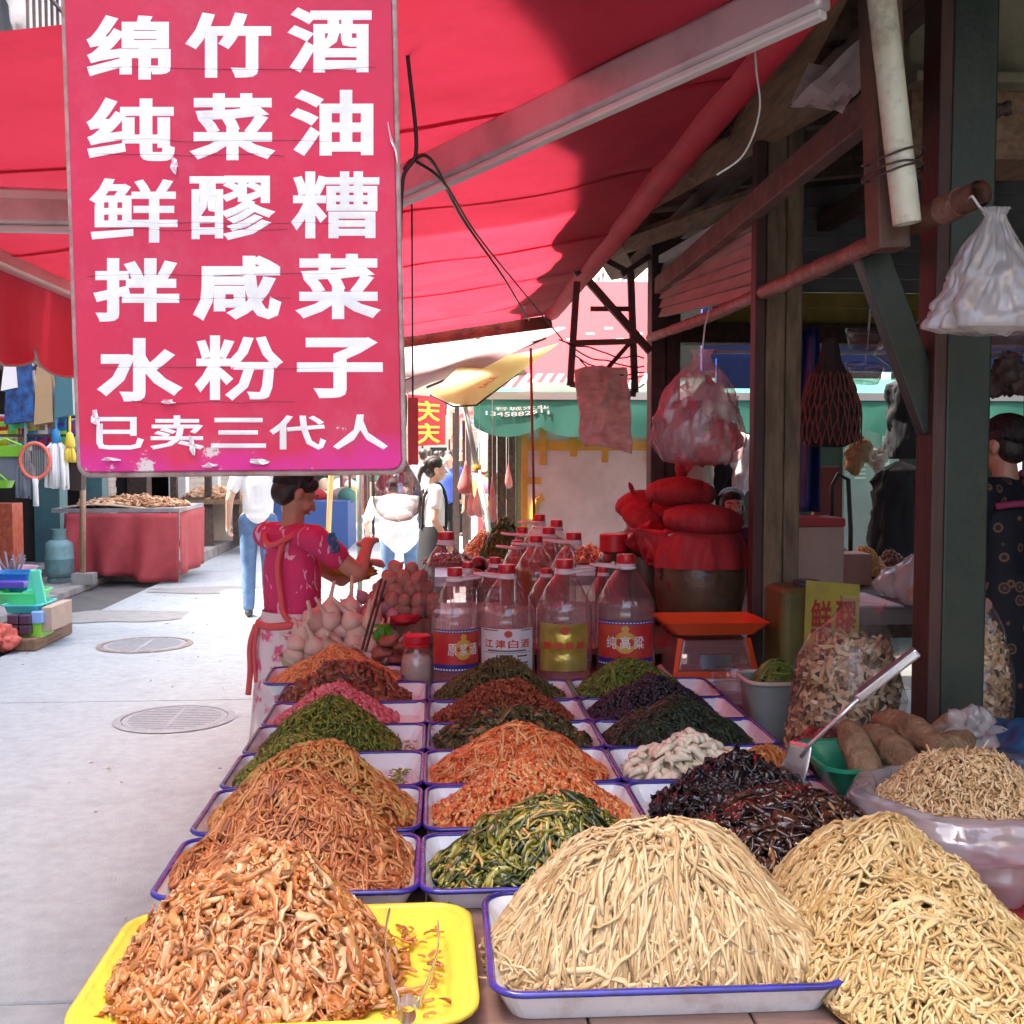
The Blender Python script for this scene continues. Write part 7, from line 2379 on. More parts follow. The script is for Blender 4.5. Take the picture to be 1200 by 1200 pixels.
MB().grid(gval, 110, 5).build('valance', M['sea_canvas'], GA, smooth=True)
MB().bar((gx0 - .05, GY + .02, gz1 + .03), (gx1, GY + .02, gz1 + .03), .05, .06).build('front_bar', M['white_trim'], GA)
MB().grid(lambda u, v: Vector((gx0 + (gx1 - gx0) * u, GY + .03 + 2.2 * v, gz1 + .05 + .55 * v - .05 * math.sin(v * 3.14))), 20, 8).build('canvas', M['sea_canvas'], GA, smooth=True)
for a, b, m_, sz in (('谷城定业', (.035, .30, .125, .20), 'white_ink', .01), ('13458825??'.replace('?', '1'), (.02, .46, .125, .34), 'white_ink', .01)):
    mb = MB()
    write(mb, a, lambda u, v, h: gval(u, v) + Vector((0, -.006 - .002 * h, 0)), b, .008)
    mb.build('writing', M[m_], GA)
ST = thing('striped_awning', 'red awning with a red and white striped border above the green one', 'awning', (0, 0, 0))
sa, sb_, sc_, sd_ = at(545, 462, 8.9), at(770, 462, 8.9), at(800, 330, 10.4), at(640, 330, 10.4)
sbil = lambda u, v: (sa.lerp(sb_, u)).lerp(sd_.lerp(sc_, u), v)
MB().grid(lambda u, v: sbil(u, .16 + .84 * v), 10, 10).build('canvas', M['red_stripe'], ST)
n = 34
for k in range(n):
    u0, u1 = k / n, (k + 1) / n
    MB().add([sbil(u0, 0), sbil(u1, 0), sbil(min(1, u1 + .02), .16), sbil(min(1, u0 + .02), .16)], [(0, 1, 2, 3)]).build('stripe', M['red_stripe'] if k % 2 else M['stripe_white'], ST)
for k in range(8):
    a = sbil(.1 + .1 * k, .45 + .05 * (k % 3)) + Vector((0, -.01, -.01))
    MB().box(a, (.07, .004, .05), Matrix.Rotation(R(-48), 3, 'X')).build('faded_print', M['stripe_white'], ST)
# white wall with tape
M['dirty_white'] = mat('dirty_white', (0.74, 0.72, 0.68), .6, c2=(0.62, 0.6, 0.56), scale=2.5, dirt=(0.42, 0.4, 0.37), dscale=2, damt=.6)
M['tape'] = mat('orange_tape', (0.70, 0.40, 0.06), .35, c2=(0.6, 0.32, 0.05), scale=9)
WY = 8.75
wl0, wl1 = at(612, 500, WY), at(775, 640, WY)
ww = thing('taped_wall', 'white board wall patched with orange tape under the green awning', 'wall', (0, 0, 0))
MB().box2((wl0.x, WY, 0), (wl1.x + .25, WY + .06, wl0.z + .35)).build('board', M['dirty_white'], ww)
for (x0, y0, x1, y1) in ((614, 516, 778, 528), (632, 500, 640, 545), (668, 500, 676, 535), (705, 520, 712, 542), (757, 498, 764, 545), (612, 560, 634, 567), (611, 500, 618, 640)):
    a, b = at(x0, y0, WY - .006), at(x1, y1, WY - .006)
    o_ = .002 * ((x0 * 7 + y0) % 5) + (.012 if x1 - x0 < 12 else 0)
    MB().box2((a.x, WY - .006 - o_, b.z), (b.x, WY - .004 - o_, a.z)).build('tape', M['tape'], ww)
strap([at(625, 610, WY - .01), at(628, 590, WY - .01), at(636, 582, WY - .01)], .03, ww, M['tape'], 'tape_arc')
# dark shutters and hanging meat beside it
dd = thing('plank_door', 'dark upright planks of a closed shopfront left of the taped wall', 'door', (0, 0, 0))
for k in range(4):
    a = at(572 + 11 * k, 500, 9.1)
    MB().box2((a.x, 9.1 + .02 * (k % 2), 0), (a.x + .072, 9.16 + .02 * (k % 2), 2.3)).build('plank', M['dark_wood'] if k < 3 else mat('olive_post', (.16, .14, .07), .7), dd)
M['meat'] = mat('hung_meat', (0.45, 0.12, 0.12), .45, c2=(0.55, 0.25, 0.22), scale=14, stretch=(1, 1, .4))
for k, (px, py, D, w, h) in enumerate(((546, 560, 8.3, .055, .13), (562, 582, 8.4, .05, .16), (577, 585, 8.5, .035, .18), (553, 590, 8.45, .045, .10), (596, 558, 8.9, .03, .10))):
    p_ = at(px, py, D)
    t = thing('hanging_meat', ['large fan-shaped piece of meat hanging left of the green pole', 'dark piece of meat hanging just right of the green pole', 'long strip of meat hanging before the planks', 'small piece of meat hanging behind the green pole', 'thin strip of meat hanging on the planks'][k], 'meat', p_, 0, 'pieces of meat hung at the next stall')
    MB().lathe([(.004, h), (w * .25, h * .7), (w * .7, h * .1), (w, -h * .5), (w * .85, -h * .85), (w * .3, -h)], 16, sy=.45, wob=lambda a, z: 1 + .2 * math.sin(3 * a + z * 30 + k)).build('flesh', M['meat'], t, smooth=True)
    MB().tube([(0, 0, h * .95), (0, 0, gz1 - p_.z + .02)], .003, 5).build('hook_string', M['pale_wire'], t)
pole = thing('umbrella', 'yellow sunshade on a leaning pale green pole', 'umbrella', (0, 0, 0))
MB().tube([at(543, 468, 8.3), at(559, 548, 8.3)], .021, 10).build('pole', M['pole_green'], pole, smooth=True)
MB().tube([at(559, 545, 8.3), at(578, 655, 8.3), at(586, 712, 8.3)], .027, 10).build('pole', M['pole_green'], pole, smooth=True)
MB().lathe([(.03, -.02), (.034, 0), (.03, .02)], 10, at(559, 548, 8.3)).build('clamp', M['tape'], pole)
q5 = [at(504, 462, 8.25), at(548, 420, 8.35), at(655, 402, 8.5), at(558, 475, 8.25)]
MB().grid(lambda u, v: (q5[0].lerp(q5[1], u)).lerp(q5[3].lerp(q5[2], u), v) + Vector((0, -.1 * math.sin(u * 3.1) * math.sin(v * 3.1), -.03 * math.sin(v * 3.14))), 10, 10).build('canopy', M['yellow_umb'], pole, smooth=True)
MB().tube([q5[0], q5[0].lerp(q5[3], .5) + Vector((0, 0, -.05)), q5[3], q5[3].lerp(q5[2], .5)], .008, 6).build('flap_edge', M['wire'], pole, smooth=True)
for a_, b_, m_ in (('招牌', (.30, .42, .46, .30), 'dark_ink'), ('SALE', (.30, .70, .5, .60), 'red_ink')):
    mb = MB()
    write(mb, a_, lambda u, v, h: (q5[0].lerp(q5[1], u)).lerp(q5[3].lerp(q5[2], u), v) + Vector((0, -.1 * math.sin(u * 3.1) * math.sin(v * 3.1) - .012, -.03 * math.sin(v * 3.14))), b_, .01)
    mb.build('writing', M[m_], pole) if a_ == 'SALE' else None
pq = thing('pale_sunshade', 'washed-out pink sunshade behind the sign at the end of the awning', 'umbrella', (0, 0, 0))
q6 = [at(380, 470, 8.6), at(540, 448, 8.4), at(660, 388, 8.3), at(400, 405, 8.8)]
MB().grid(lambda u, v: (q6[0].lerp(q6[1], u)).lerp(q6[3].lerp(q6[2], u), v) + Vector((0, -.15 * math.sin(v * 3.1), .04 * math.sin(u * 9))), 14, 8).build('canopy', M['pale_umb'], pq, smooth=True)
for k in range(3):
    MB().tube([at(400 + 50 * k, 466 - 6 * k, 8.5), at(640, 396, 8.2)], .010, 6).build('rib', M['dark_iron'], pq)
MB().tube([at(420, 440, 8.6), Vector((at(420, 440, 8.6).x, 8.6, 0))], .02, 8).build('pole', M['pole_green'], pq, smooth=True)
# veg crate of the next stall
vp = at(590, 660, 7.2)
vt = thing('vegetable_stand', 'low stand with white trays of greens beyond the bottles', 'stand', (0, 0, 0))
MB().box2((vp.x - .45, 6.7, .78), (vp.x + 1.1, 8.3, .84)).build('top', M['galv'], vt)
for x in (vp.x - .4, vp.x + 1.05):
    for y in (6.75, 8.25):
        MB().box2((x - .025, y - .025, 0), (x + .025, y + .025, .779)).build('leg', M['dark_iron'], vt)
for k, (px, D, r_, H, m_, nm, lb) in enumerate(((592, 7.0, .2, .34, 'herb', 'greens_pile', 'fresh green leaf pile on the stand beyond the bottles'), (650, 7.6, .2, .16, 'green_bean', 'gourd_pile', 'dull green pile right of the fresh greens'), (530, 7.4, .2, .06, 'meat', 'meat_pile', 'dark red meat pile on the stand left of the greens'), (566, 7.7, .16, .2, 'dry_shreds', 'ginger_pile', 'pale ginger pile behind the greens'), (690, 7.5, .16, .10, 'red_dice', 'pepper_pile', 'reddish pile behind the big bottle'))):
    heap(nm, lb, 'food pile', at(px, 640, D).x, D, .845, r_, .16, H, [dict(n=420, k=3, L=.045, w=.014, t=.005, curl=.3, lift=.016, tilt=.5, flare=.3, rnd=(0, 1))], F[m_], p=1.5, seed=80 + k)
tag(MB().box2((at(600, 660, 7.0).x - .2, 6.85, .8405), (at(600, 660, 7.0).x + .2, 6.9, .93)).build('white_board', M['white_trim']), 'white board propped in front of the fresh greens', 'board')
rb = thing('tomato_crate', 'crate of dark red fruit behind the second row of bottles', 'crate', (at(590, 690, 5.9).x, 5.9, 0))
MB().box2((-.2, -.14, .70), (.2, .14, .88)).build('box', M['dark_wood'], rb)
MB().box2((-.18, -.12, 0), (.18, .12, .698)).build('stand', M['dark_wood'], rb)
frm = MB()
_sphere(frm, (0, 0, 0), (.05, .05, .045), None, 14, 9)
fme = frm.mesh('dark_fruit', True)
fme.materials.append(mat('dark_fruit', (.16, .02, .015), .35, c2=(.1, .012, .01), scale=9))
for k in range(16):
    o = link('dark_fruit', fme)
    o.location = (at(590, 690, 5.9).x - .15 + .1 * (k % 4) + .02 * (k // 8), 5.82 + .075 * ((k // 4) % 4) - .03 * (k % 2), .92 + .05 * (1 if 4 < k < 11 else 0) + .01 * (k % 3))
    tag(o, 'dark red round fruit in the crate behind the bottles', 'fruit', 'dark red fruits in one crate')

# ------------------------------------------------------------------ cross lane seen through the shed opening
M['grey_door'] = mat('grey_door', (0.34, 0.36, 0.35), .5, c2=(0.28, 0.3, 0.29), scale=2, dirt=(0.18, 0.17, 0.15), dscale=3)
LY = 9.6
lw = thing('lane_front', 'grey metal shopfront across the lane with a white pipe', 'shopfront', (0, 0, 0))
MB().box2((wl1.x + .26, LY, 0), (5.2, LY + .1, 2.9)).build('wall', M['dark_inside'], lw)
a, b = at(988, 500, LY), at(1032, 500, LY)
MB().box2((a.x, LY - .05, 0), (b.x, LY - .003, 2.2)).build('door_panel', M['grey_door'], lw)
a = at(1035, 500, LY)
MB().box2((a.x - .03, LY - .08, 0), (a.x + .03, LY - .02, 2.4)).build('white_pipe', M['white_trim'], lw)
a, b = at(1040, 500, LY), at(1052, 500, LY)
MB().box2((a.x, LY - .04, 0), (b.x, LY - .004, 2.2)).build('door_panel', M['grey_door'], lw)
for k in range(5):
    a = at(1002, 540 + 5 * k, LY - .06)
    MB().box2((a.x, LY - .056, a.z - .008), (a.x + .10, LY - .0515, a.z + .006)).build('vent_slot', M['white_trim'], lw)
MB().box2((2.0, GY - .3, 2.22), (5.2, GY - .24, 2.75)).build('blue_fascia', M['blue_sheet'], lw)
a, b = at(840, 420, 8.2), at(890, 455, 8.2)
MB().box2((a.x, 8.2, b.z), (b.x, 8.24, a.z)).build('blue_fascia', M['blue_sheet'], lw)
M['beige_cloth'] = mat('beige_cloth', (0.5, 0.44, 0.38), .85, c2=(.42, .36, .3), scale=5)
for k, (px, py, D, s, m_, lb, nm) in enumerate(((1052, 600, 7.6, (.2, .14, .36), 'black_cloth', 'big black bag hanging in the opening left of the column', 'hanging_coat'), (1062, 490, 7.9, (.17, .1, .30), 'black_cloth', 'black garment hanging under the awning by the column', 'hanging_coat'), (1027, 537, 7.5, (.07, .05, .08), 'beige_cloth', 'pale cap hanging on the white pipe', 'cap'), (1005, 532, 7.0, (.09, .05, .10), 'bamboo', 'tangle of straw string hanging before the grey door', 'straw_bundle'), (1180, 440, 3.9, (.07, .05, .07), 'dark_iron', 'dark round pot hanging at the right edge', 'pot'), (840, 560, 7.9, (.16, .1, .36), 'black_cloth', 'black clothes hanging left of the woman who looks out', 'hanging_coat'), (868, 545, 7.9, (.1, .07, .24), 'white_sheet', 'printed white bag hanging above the woman who looks out', 'hanging_bag'), (805, 580, 7.8, (.20, .1, .5), 'beige_cloth', 'beige cloth hanging behind the jar lids', 'hanging_cloth'))):
    if nm == 'hanging_coat' or nm == 'hanging_cloth':
        c_, w_, h_ = at(px, py, D), s[0], s[2]
        mb = MB()
        bag_shape(mb, (c_.x, c_.y, c_.z), [(w_ * .8, -h_), (w_ * .95, -h_ * .6), (w_ * .85, 0), (w_ * .95, h_ * .6), (w_ * .85, h_ * .82), (w_ * .3, h_ * .95), (w_ * .12, h_)], seed=k, amp=.22, sy=.35)
        tag(mb.build(nm, M[m_], smooth=True), lb, 'clothes')
    else:
        tag(crumple(nm, M[m_], at(px, py, D), s, 100 + k, .7, 18), lb, 'hanging item')
M['red_shop'] = mat('red_post', (.17, .045, .03), .7)
a, b = at(955, 540, 7.4), at(985, 600, 7.4)
tag(MB().box2((a.x, 7.4, 0), (b.x, 7.46, 1.5)).build('red_board', M['red_shop']), 'dark red-brown board behind the blue tarp', 'board')
tag(MB().tube([at(975, 620, 6.9), at(975, 570, 6.9), at(982, 556, 6.9), at(994, 562, 6.9), at(997, 620, 6.9), Vector((at(997, 620, 6.9).x, 6.9, .84))], .016, 8).build('hand_trolley', M['wire'], smooth=True), 'black bent handle of a trolley before the grey door', 'trolley')

# ------------------------------------------------------------------ the far street
M['far_red'] = mat('far_red', (0.5, 0.03, 0.04), .6)
M['far_yellow'] = mat('far_yellow', (0.75, 0.6, 0.06), .6)
ban = thing('hanging_banner', 'red banner with yellow characters hanging over the far street', 'banner', at(522, 518, 14))
q7 = [at(478, 462, 14), at(522, 466, 14), at(522, 521, 14), at(478, 523, 14)]
o7 = at(522, 518, 14)
bq = lambda u, v, o=0.0: (q7[0].lerp(q7[1], u)).lerp(q7[3].lerp(q7[2], u), v) + Vector((0, -o, 0)) - o7
MB().sheet(lambda u, v: bq(u, v), 6, 6, .004).build('cloth', M['far_red'], ban)
for k in range(2):
    mb = MB()
    write(mb, '庆', lambda u, v, h: bq(u, v, .012 + .003 * h), (.12 + .0, .52 + .45 * k, .86, .10 + .45 * k), .02)
    mb.build('character', M['far_yellow'], ban)
MB().tube([q7[0] - o7, q7[0] - o7 + Vector((0, 0, 3))], .008, 5).build('cord', M['wire'], ban)
rs_ = at(484, 540, 3.2)
rl = tag(MB().box2((at(478, 500, 3.4).x, 3.4, at(478, 545, 3.4).z), (at(490, 500, 3.4).x, 3.42, at(478, 466, 3.4).z)).build('red_board', M['far_red']), 'narrow red board hanging behind the lamp socket', 'board')
hg = MB().tube([Vector(rl.matrix_world @ Vector((at(484, 500, 3.41).x, 3.41, at(478, 466, 3.4).z))), Vector((at(484, 500, 3.41).x, 3.41, az(at(484, 500, 3.41).x)))], .003, 5)
tag(hg.build('wire', M['wire']), 'wire that holds the narrow red board', 'wire')
far = [(-9.0, -2.6, 33, 40, 8.0, 'plaster', 'pale house closing the left side at the street bend'), (-4.0, 3.9, 62, 70, 9.0, 'plaster_warm', 'tall house at the far end of the street'), (2.1, 8.0, 37, 60, 7.5, 'plaster', 'pale house on the right of the far street'), (-9.0, -2.2, 41, 61, 9.0, 'plaster_warm', 'warm plastered house on the left of the far street')]
for x0, x1, y0, y1, h, m_, lb in far:
    t = thing('town_house', lb, 'building', (0, 0, 0))
    MB().box2((x0, y0, 0), (x1, y1, h)).build('wall', M[m_], t)
    MB().box2((x0 - .2, y0 - .2, h + .002), (x1 + .2, y1, h + .3)).build('roof', M['kerb'], t)
    n = max(2, int((x1 - x0) / 2))
    for k in range(n):
        for z in (1.2, 4.2, 6.6):
            if z + .7 > h:
                continue
            x = x0 + (k + .5) * (x1 - x0) / n
            fr_ = MB().box2((x - .55, y0 - .05, z - .6), (x + .55, y0 - .003, z + .75)).build('window', M['white_paint'], t)
            MB().box2((x - .48, y0 - .06, z - .53), (x + .48, y0 - .052, z + .68)).build('pane', M['glass_dark'], fr_)
# far awnings and umbrellas over stalls
cols = [(0.5, 0.04, 0.05), (0.10, 0.3, 0.25), (0.08, 0.16, 0.4), (0.65, 0.5, 0.2), (0.6, 0.56, 0.5), (0.5, 0.1, 0.2)]
cm_ = [mat('far_canvas', c, .7, tl=.4) for c in cols]
words_ = ['red', 'green', 'blue', 'yellow', 'cream', 'crimson']
g = random.Random(12)
fst = [(-2.0, 19, 0), (-2.7, 22.5, 4), (-2.4, 26, 1), (-2.2, 30, 0), (1.0, 13.5, 4), (1.2, 17, 0), (1.35, 21, 2), (1.4, 25, 3), (1.3, 30, 1), (1.3, 35, 5), (-1.7, 38, 3), (-1.5, 46, 2), (1.2, 44, 4)]
for k, (x, y, c) in enumerate(fst):
    t = thing('market_stall', '%s-topped stall, %s along the %s side of the far street' % (words_[c], ['nearest', 'second', 'third', 'fourth', 'fifth', 'sixth', 'seventh'][sum(1 for q_ in fst[:k] if (q_[0] < 0) == (x < 0))], 'left' if x < 0 else 'right'), 'stall', (x, y, 0), 0, 'stalls down the far street')
    s = 1 if x > 0 else -1
    MB().add([(-.9 * s, -1.1, 2.15), (.9 * s, -1.1, 2.6), (.9 * s, 1.1, 2.6), (-.9 * s, 1.1, 2.15), (-.9 * s, -1.1, 1.9), (-.9 * s, 1.1, 1.9)], [(0, 1, 2, 3), (0, 3, 5, 4)]).build('canopy', cm_[c], t)
    for xx in (-.8, .8):
        for yy in (-1, 1):
            MB().box((xx, yy, 1.06), (.05, .05, 2.12)).build('post', M['dark_iron'], t)
    MB().box((.1 * s, 0, .4), (1.2, 1.8, .8)).build('counter', M['carton'] if k % 2 else cm_[(c + 2) % 6], t)
    for j in range(7):
        q_ = MB()
        _sphere(q_, (g.uniform(-.45, .45), g.uniform(-.8, .8), .86), (g.uniform(.12, .22), g.uniform(.12, .22), g.uniform(.08, .2)), None, 10, 7)
        q_.build('goods', [cm_[g.randrange(6)], M['leaf'], M['carton'], M['white_paint']][g.randrange(4)], t, smooth=True)
# far shoppers
shirt = [mat('far_shirt', c, .8) for c in ((.05, .10, .42), (.7, .68, .66), (.35, .05, .08), (.06, .06, .07), (.55, .5, .2), (.2, .4, .3))]
shn = ['blue', 'white', 'dark red', 'black', 'yellow', 'green']
pp_ = [(526, 16, 0, 172), (496, 19, 1, 20), (534, 21, 3, 185), (512, 24, 1, 5), (541, 27, 4, 170), (503, 30, 2, 10), (524, 34, 5, 185), (516, 40, 1, 0)]
proto = {}
for k, (px, D, c, yw) in enumerate(pp_):
    p_ = at(px, 560, D)
    lb = 'far shopper in a %s shirt, %s in the distant street' % (shn[c], ['nearest of the crowd', 'left of the banner edge', 'behind the blue shirt', 'near the middle', 'close to the right stalls', 'close to the left stalls', 'well back', 'farthest'][k])
    if k < 3:
        person(lb, (p_.x, D, 0), R(yw), 1.62 + .03 * (k % 3), 'light', shirt[c], .55, M['jeans'] if k % 2 else M['black_cloth'], False, M['shoe_dark'], 'short', group='shoppers in the far street', voxel=.022, face=False)
    else:
        src = [o for o in bpy.data.objects if o.name.startswith('person') and o.get('group') == 'shoppers in the far street'][k % 3]
        o = copy_tree(src)
        o.location = (p_.x, D, 0)
        o.rotation_euler = (0, 0, R(yw))
        o['label'] = lb
        for ch in o.children:
            if ch.name.startswith('shirt'):
                ch.data = ch.data.copy()
                ch.data.materials[0] = shirt[c]

# ------------------------------------------------------------------ left side: red-clothed table, gas bottle, stands
M['gas_blue'] = mat('gas_blue', (0.16, 0.32, 0.33), .5, c2=(0.13, 0.26, 0.27), scale=6, dirt=(0.14, 0.09, 0.06), dscale=5, damt=.9, bump=.2)
gp_ = at(70, 683, 13.4)
gc = thing('gas_cylinder', 'rusty blue-green gas cylinder standing by the left shops', 'gas cylinder', (gp_.x, 13.4, .051))
auto_smooth(MB().lathe([(.12, 0), (.14, .005), (.14, .05), (.125, .055), (.15, .08), (.165, .13), (.165, .27), (.168, .275), (.168, .29), (.165, .295), (.165, .42), (.15, .47), (.10, .505), (.06, .515)], 32).build('tank', M['gas_blue'], gc), 50)
mb = MB().lathe([(.085, .50), (.085, .63), (.088, .635), (.081, .635), (.078, .50)], 24, cap0=False, cap1=False)
auto_smooth(mb.build('collar', M['gas_blue'], gc), 40)
MB().tube([(0, 0, .5), (0, 0, .58)], .02, 10).build('valve', M['rust'], gc)
MB().tube([(-.03, 0, .585), (.03, 0, .585)], .018, 10).build('valve_wheel', M['lamp_brass'], gc)
M['faded_red'] = mat('faded_red', (0.36, 0.045, 0.055), .8, c2=(0.28, 0.035, 0.042), scale=5, bump=.25, bscale=60)
ta, tb = at(72, 596, 13.6), at(210, 600, 13.6)
rt = thing('covered_table', 'table hung with a faded red cloth on the left of the street', 'table', (0, 0, 0))
tz = ta.z
MB().box2((ta.x - .12, 13.6, tz - .05), (tb.x, 15.0, tz)).build('table_top', M['galv'], rt)


def cl(u, v):
    x = ta.x + .05 + (tb.x - ta.x - .05) * u
    return Vector((x + .07 * v * math.sin(u * 6), 13.55 - (.07 * math.sin(u * 16 + 2 * v) + .12 * nz(u * 7, v * 2, 4)) * (.25 + v) - .03 * v, tz - .055 - (tz - .12 - .25 * max(0, .2 - u)) * v * (1 - .06 * math.sin(u * 5))))


MB().sheet(cl, 40, 12, .004).build('cloth', M['faded_red'], rt, smooth=True)
MB().sheet(lambda u, v: Vector((tb.x + .005, 13.6 + 1.4 * u, tz - .055 - (tz - .16) * v)) + Vector((.03 * v * math.sin(u * 12), 0, 0)), 20, 8, .004).build('cloth', M['faded_red'], rt, smooth=True)
for x in (ta.x + .1, tb.x - .1):
    MB().box2((x - .03, 13.7, .05), (x + .03, 13.76, tz - .051)).build('leg', M['dark_wood'], rt)
F['biscuit'] = mat_rnd('biscuit', [(0.35, 0.16, 0.07), (0.5, 0.28, 0.14), (0.62, 0.42, 0.26)], .7)
heap('dried_goods_heap', 'flat heap of brown dried goods on the red-clothed table', 'dried goods', (ta.x + tb.x) / 2, 14.2, tz, .68, .5, .10, [dict(n=600, k=3, L=.1, w=.04, t=.012, curl=.2, lift=.03, tilt=.3, flare=.3, rnd=(0, 1))], F['biscuit'], p=1.8, seed=90)
tag(MB().sheet(lambda u, v: Vector((ta.x + 1.5 * u, 13.62 + .4 * v, tz + .02 + .03 * math.sin(u * 6))), 8, 4, .012).build('cardboard_sheet', M['carton']), 'cardboard edge lying along the front of the red-clothed table', 'cardboard')
M['pole_pale'] = mat('bamboo_pole', (0.42, 0.28, 0.18), .6, c2=(.32, .2, .13), scale=9)
tag(MB().tube([at(97, 680, 13.2), at(97, 430, 13.2)], .035, 10).build('pole', M['pole_pale'], smooth=True), 'thin pole standing at the left end of the red-clothed table', 'pole')
tag(MB().box2((at(97, 690, 13.2).x - .1, 13.1, .0505), (at(97, 690, 13.2).x + .14, 13.3, .18)).build('foot_stone', M['kerb']), 'stone foot of the thin pole', 'stone')
# second stand with trays of cakes
sa_, sb2 = at(205, 578, 17.5), at(285, 585, 17.5)
s2 = thing('cake_stand', 'wooden stand with trays of cakes beyond the red-clothed table', 'stand', (0, 0, 0))
MB().box2((sa_.x - .1, 17.3, sb2.z - .07), (sb2.x, 18.8, sb2.z)).build('table_top', M['old_wood'], s2)
for x in (sa_.x, (sa_.x + sb2.x) / 2, sb2.x - .1):
    MB().box2((x - .05, 17.4, .145), (x + .05, 17.5, 2.2)).build('post', M['dark_wood'], s2)
MB().box2((sa_.x - .1, 18.3, .146), (sb2.x, 18.38, sb2.z - .1)).build('back_board', M['plaster_warm'], s2)
MB().bar(((sa_.x + sb2.x) / 2 - .1, 17.2, .15), ((sa_.x + sb2.x) / 2 - .15, 17.36, .9), .45, .03).build('leaning_board', M['dark_wood'], s2)
heap('cake_pile', 'rows of pale brown cakes on the wooden stand', 'cakes', (sa_.x + sb2.x) / 2, 17.9, sb2.z + .002, .48, .5, .14, [dict(n=300, k=3, L=.13, w=.07, t=.04, curl=.1, lift=.03, rnd=(.2, 1))], F['biscuit'], p=3, seed=91)
# white table with pink cloth, fridge cabinets, pole
wt = at(372, 620, 21)
wtb = thing('cloth_table', 'white-fronted table with pink cloth behind the stall woman', 'table', (0, 0, 0))
wx0, wx1 = at(350, 620, 21).x, at(397, 620, 21).x
MB().box2((wx0, 21, .0), (wx1, 22, at(370, 584, 21).z)).build('front', M['white_sheet'], wtb)
MB().box2((wx0 - .03, 20.96, at(370, 592, 21).z), (wx1 + .03, 22.03, at(370, 583, 21).z)).build('pink_cloth', M['faded_red'], wtb)
for k in range(8):
    q_ = MB()
    _sphere(q_, (wx0 + .1 + .09 * k, 21.4 + .2 * (k % 2), at(370, 583, 21).z + .06), (.09, .1, .08), None, 10, 7)
    q_.build('goods', [M['carton'], cm_[0], M['white_paint']][k % 3], wtb, smooth=True)
tag(MB().tube([at(384, 640, 12), at(388, 555, 12), at(392, 470, 12)], .028, 8).build('pole', mat('yellow_pole', (.6, .36, .12), .5), smooth=True), 'slim yellowish pole standing right of the stall woman\'s head', 'pole')
fc = thing('fridge_cabinet', 'grey and pink cabinet standing at the far left kerb', 'cabinet', (at(410, 606, 26.5).x, 26.8, 0))
MB().box2((-.42, -.4, .1), (.05, .4, 1.1)).build('grey_side', M['grey_door'], fc, bevel=.02)
MB().box2((.055, -.4, .1), (.42, .4, 1.1)).build('pink_front', mat('cab_pink', (.5, .2, .2), .5), fc, bevel=.02)
for i in range(3):
    for j in range(4):
        MB().box2((.08 + .11 * i, -.415, .28 + .15 * j), (.17 + .11 * i, -.402, .4 + .15 * j)).build('panel', mat('cab_panel', (.45, .13, .14), .5) if (i + j) == 0 else bpy.data.materials['cab_panel'], fc)
MB().box2((-.43, -.41, 1.102), (.43, .41, 1.15)).build('top', M['grey_door'], fc)

# ------------------------------------------------------------------ household goods shop at the left edge
HY = 10.0
rail = thing('goods_rail', 'iron rail the household goods hang from at the left edge', 'rail', (0, 0, 0))
MB().bar((-5.01, HY + .1, 2.72), (-3.3, HY + .1, 2.37), .025).build('stay', M['dark_iron'], rail)
MB().bar((-5.0, HY + .1, 2.35), (-2.9, HY + .1, 2.35), .035).build('bar', M['dark_iron'], rail)
for x in (-4.95,):
    MB().bar((x, HY + .1, .05), (x, HY + .1, 2.33), .04).build('upright', M['dark_iron'], rail)
MB().bar((-5.0, HY + .1, 1.75), (-2.9, HY + .1, 1.75), .025).build('bar', M['dark_iron'], rail)
pl = lambda n_, c, r_=.4, **k: mat(n_, c, r_, **k)
C_red, C_white, C_blue, C_navy, C_tan, C_teal = pl('goods_red', (.42, .02, .03)), pl('goods_white', (.75, .74, .73), .6), pl('goods_blue', (.02, .22, .5)), pl('goods_navy', (.012, .03, .12), c2=(.02, .12, .35), scale=14), pl('goods_tan', (.40, .27, .14), .7), pl('goods_teal', (.05, .16, .19))
C_grey, C_yel, C_lime, C_mint, C_purple = pl('goods_grey', (.20, .22, .26), .7), pl('goods_yellow', (.75, .55, .05)), pl('goods_lime', (.25, .62, .04)), pl('goods_mint', (.12, .68, .45)), pl('goods_purple', (.10, .05, .4))
# shopping bags
for k, (x0, y0, x1, y1, m_, lb) in enumerate(((3, 425, 40, 497, C_navy, 'navy patterned shopping bag hanging at the left edge'), (38, 430, 62, 498, C_tan, 'tan paper bag hanging between the navy and teal ones'), (62, 430, 86, 490, C_teal, 'teal box bag hanging beside the red sign'), (0, 425, 20, 458, C_white, 'cream bag hanging at the very left edge'))):
    a, b = at(x0, y0, HY), at(x1, y1, HY)
    t = thing('shopping_bag', lb, 'bag', (0, 0, 0), 0, 'bags hanging in the goods shop')
    mb = MB()
    xm = (a.x + b.x) / 2
    mb.add([(a.x, HY, b.z), (b.x, HY, b.z + .03), (b.x - .02, HY + .04, a.z), (a.x + .02, HY + .04, a.z), (a.x, HY + .16, b.z), (b.x, HY + .16, b.z + .03), (b.x - .02, HY + .1, a.z), (a.x + .02, HY + .1, a.z)], [(0, 1, 2, 3), (5, 4, 7, 6), (1, 5, 6, 2), (4, 0, 3, 7), (4, 5, 1, 0)])
    mb.build('body', m_, t)
    MB().tube([(xm - .06, HY + .07, a.z), (xm - .04, HY + .09, a.z + .14), (xm + .04, HY + .09, a.z + .14), (xm + .06, HY + .07, a.z)], .008, 6).build('handle', C_tan, t)
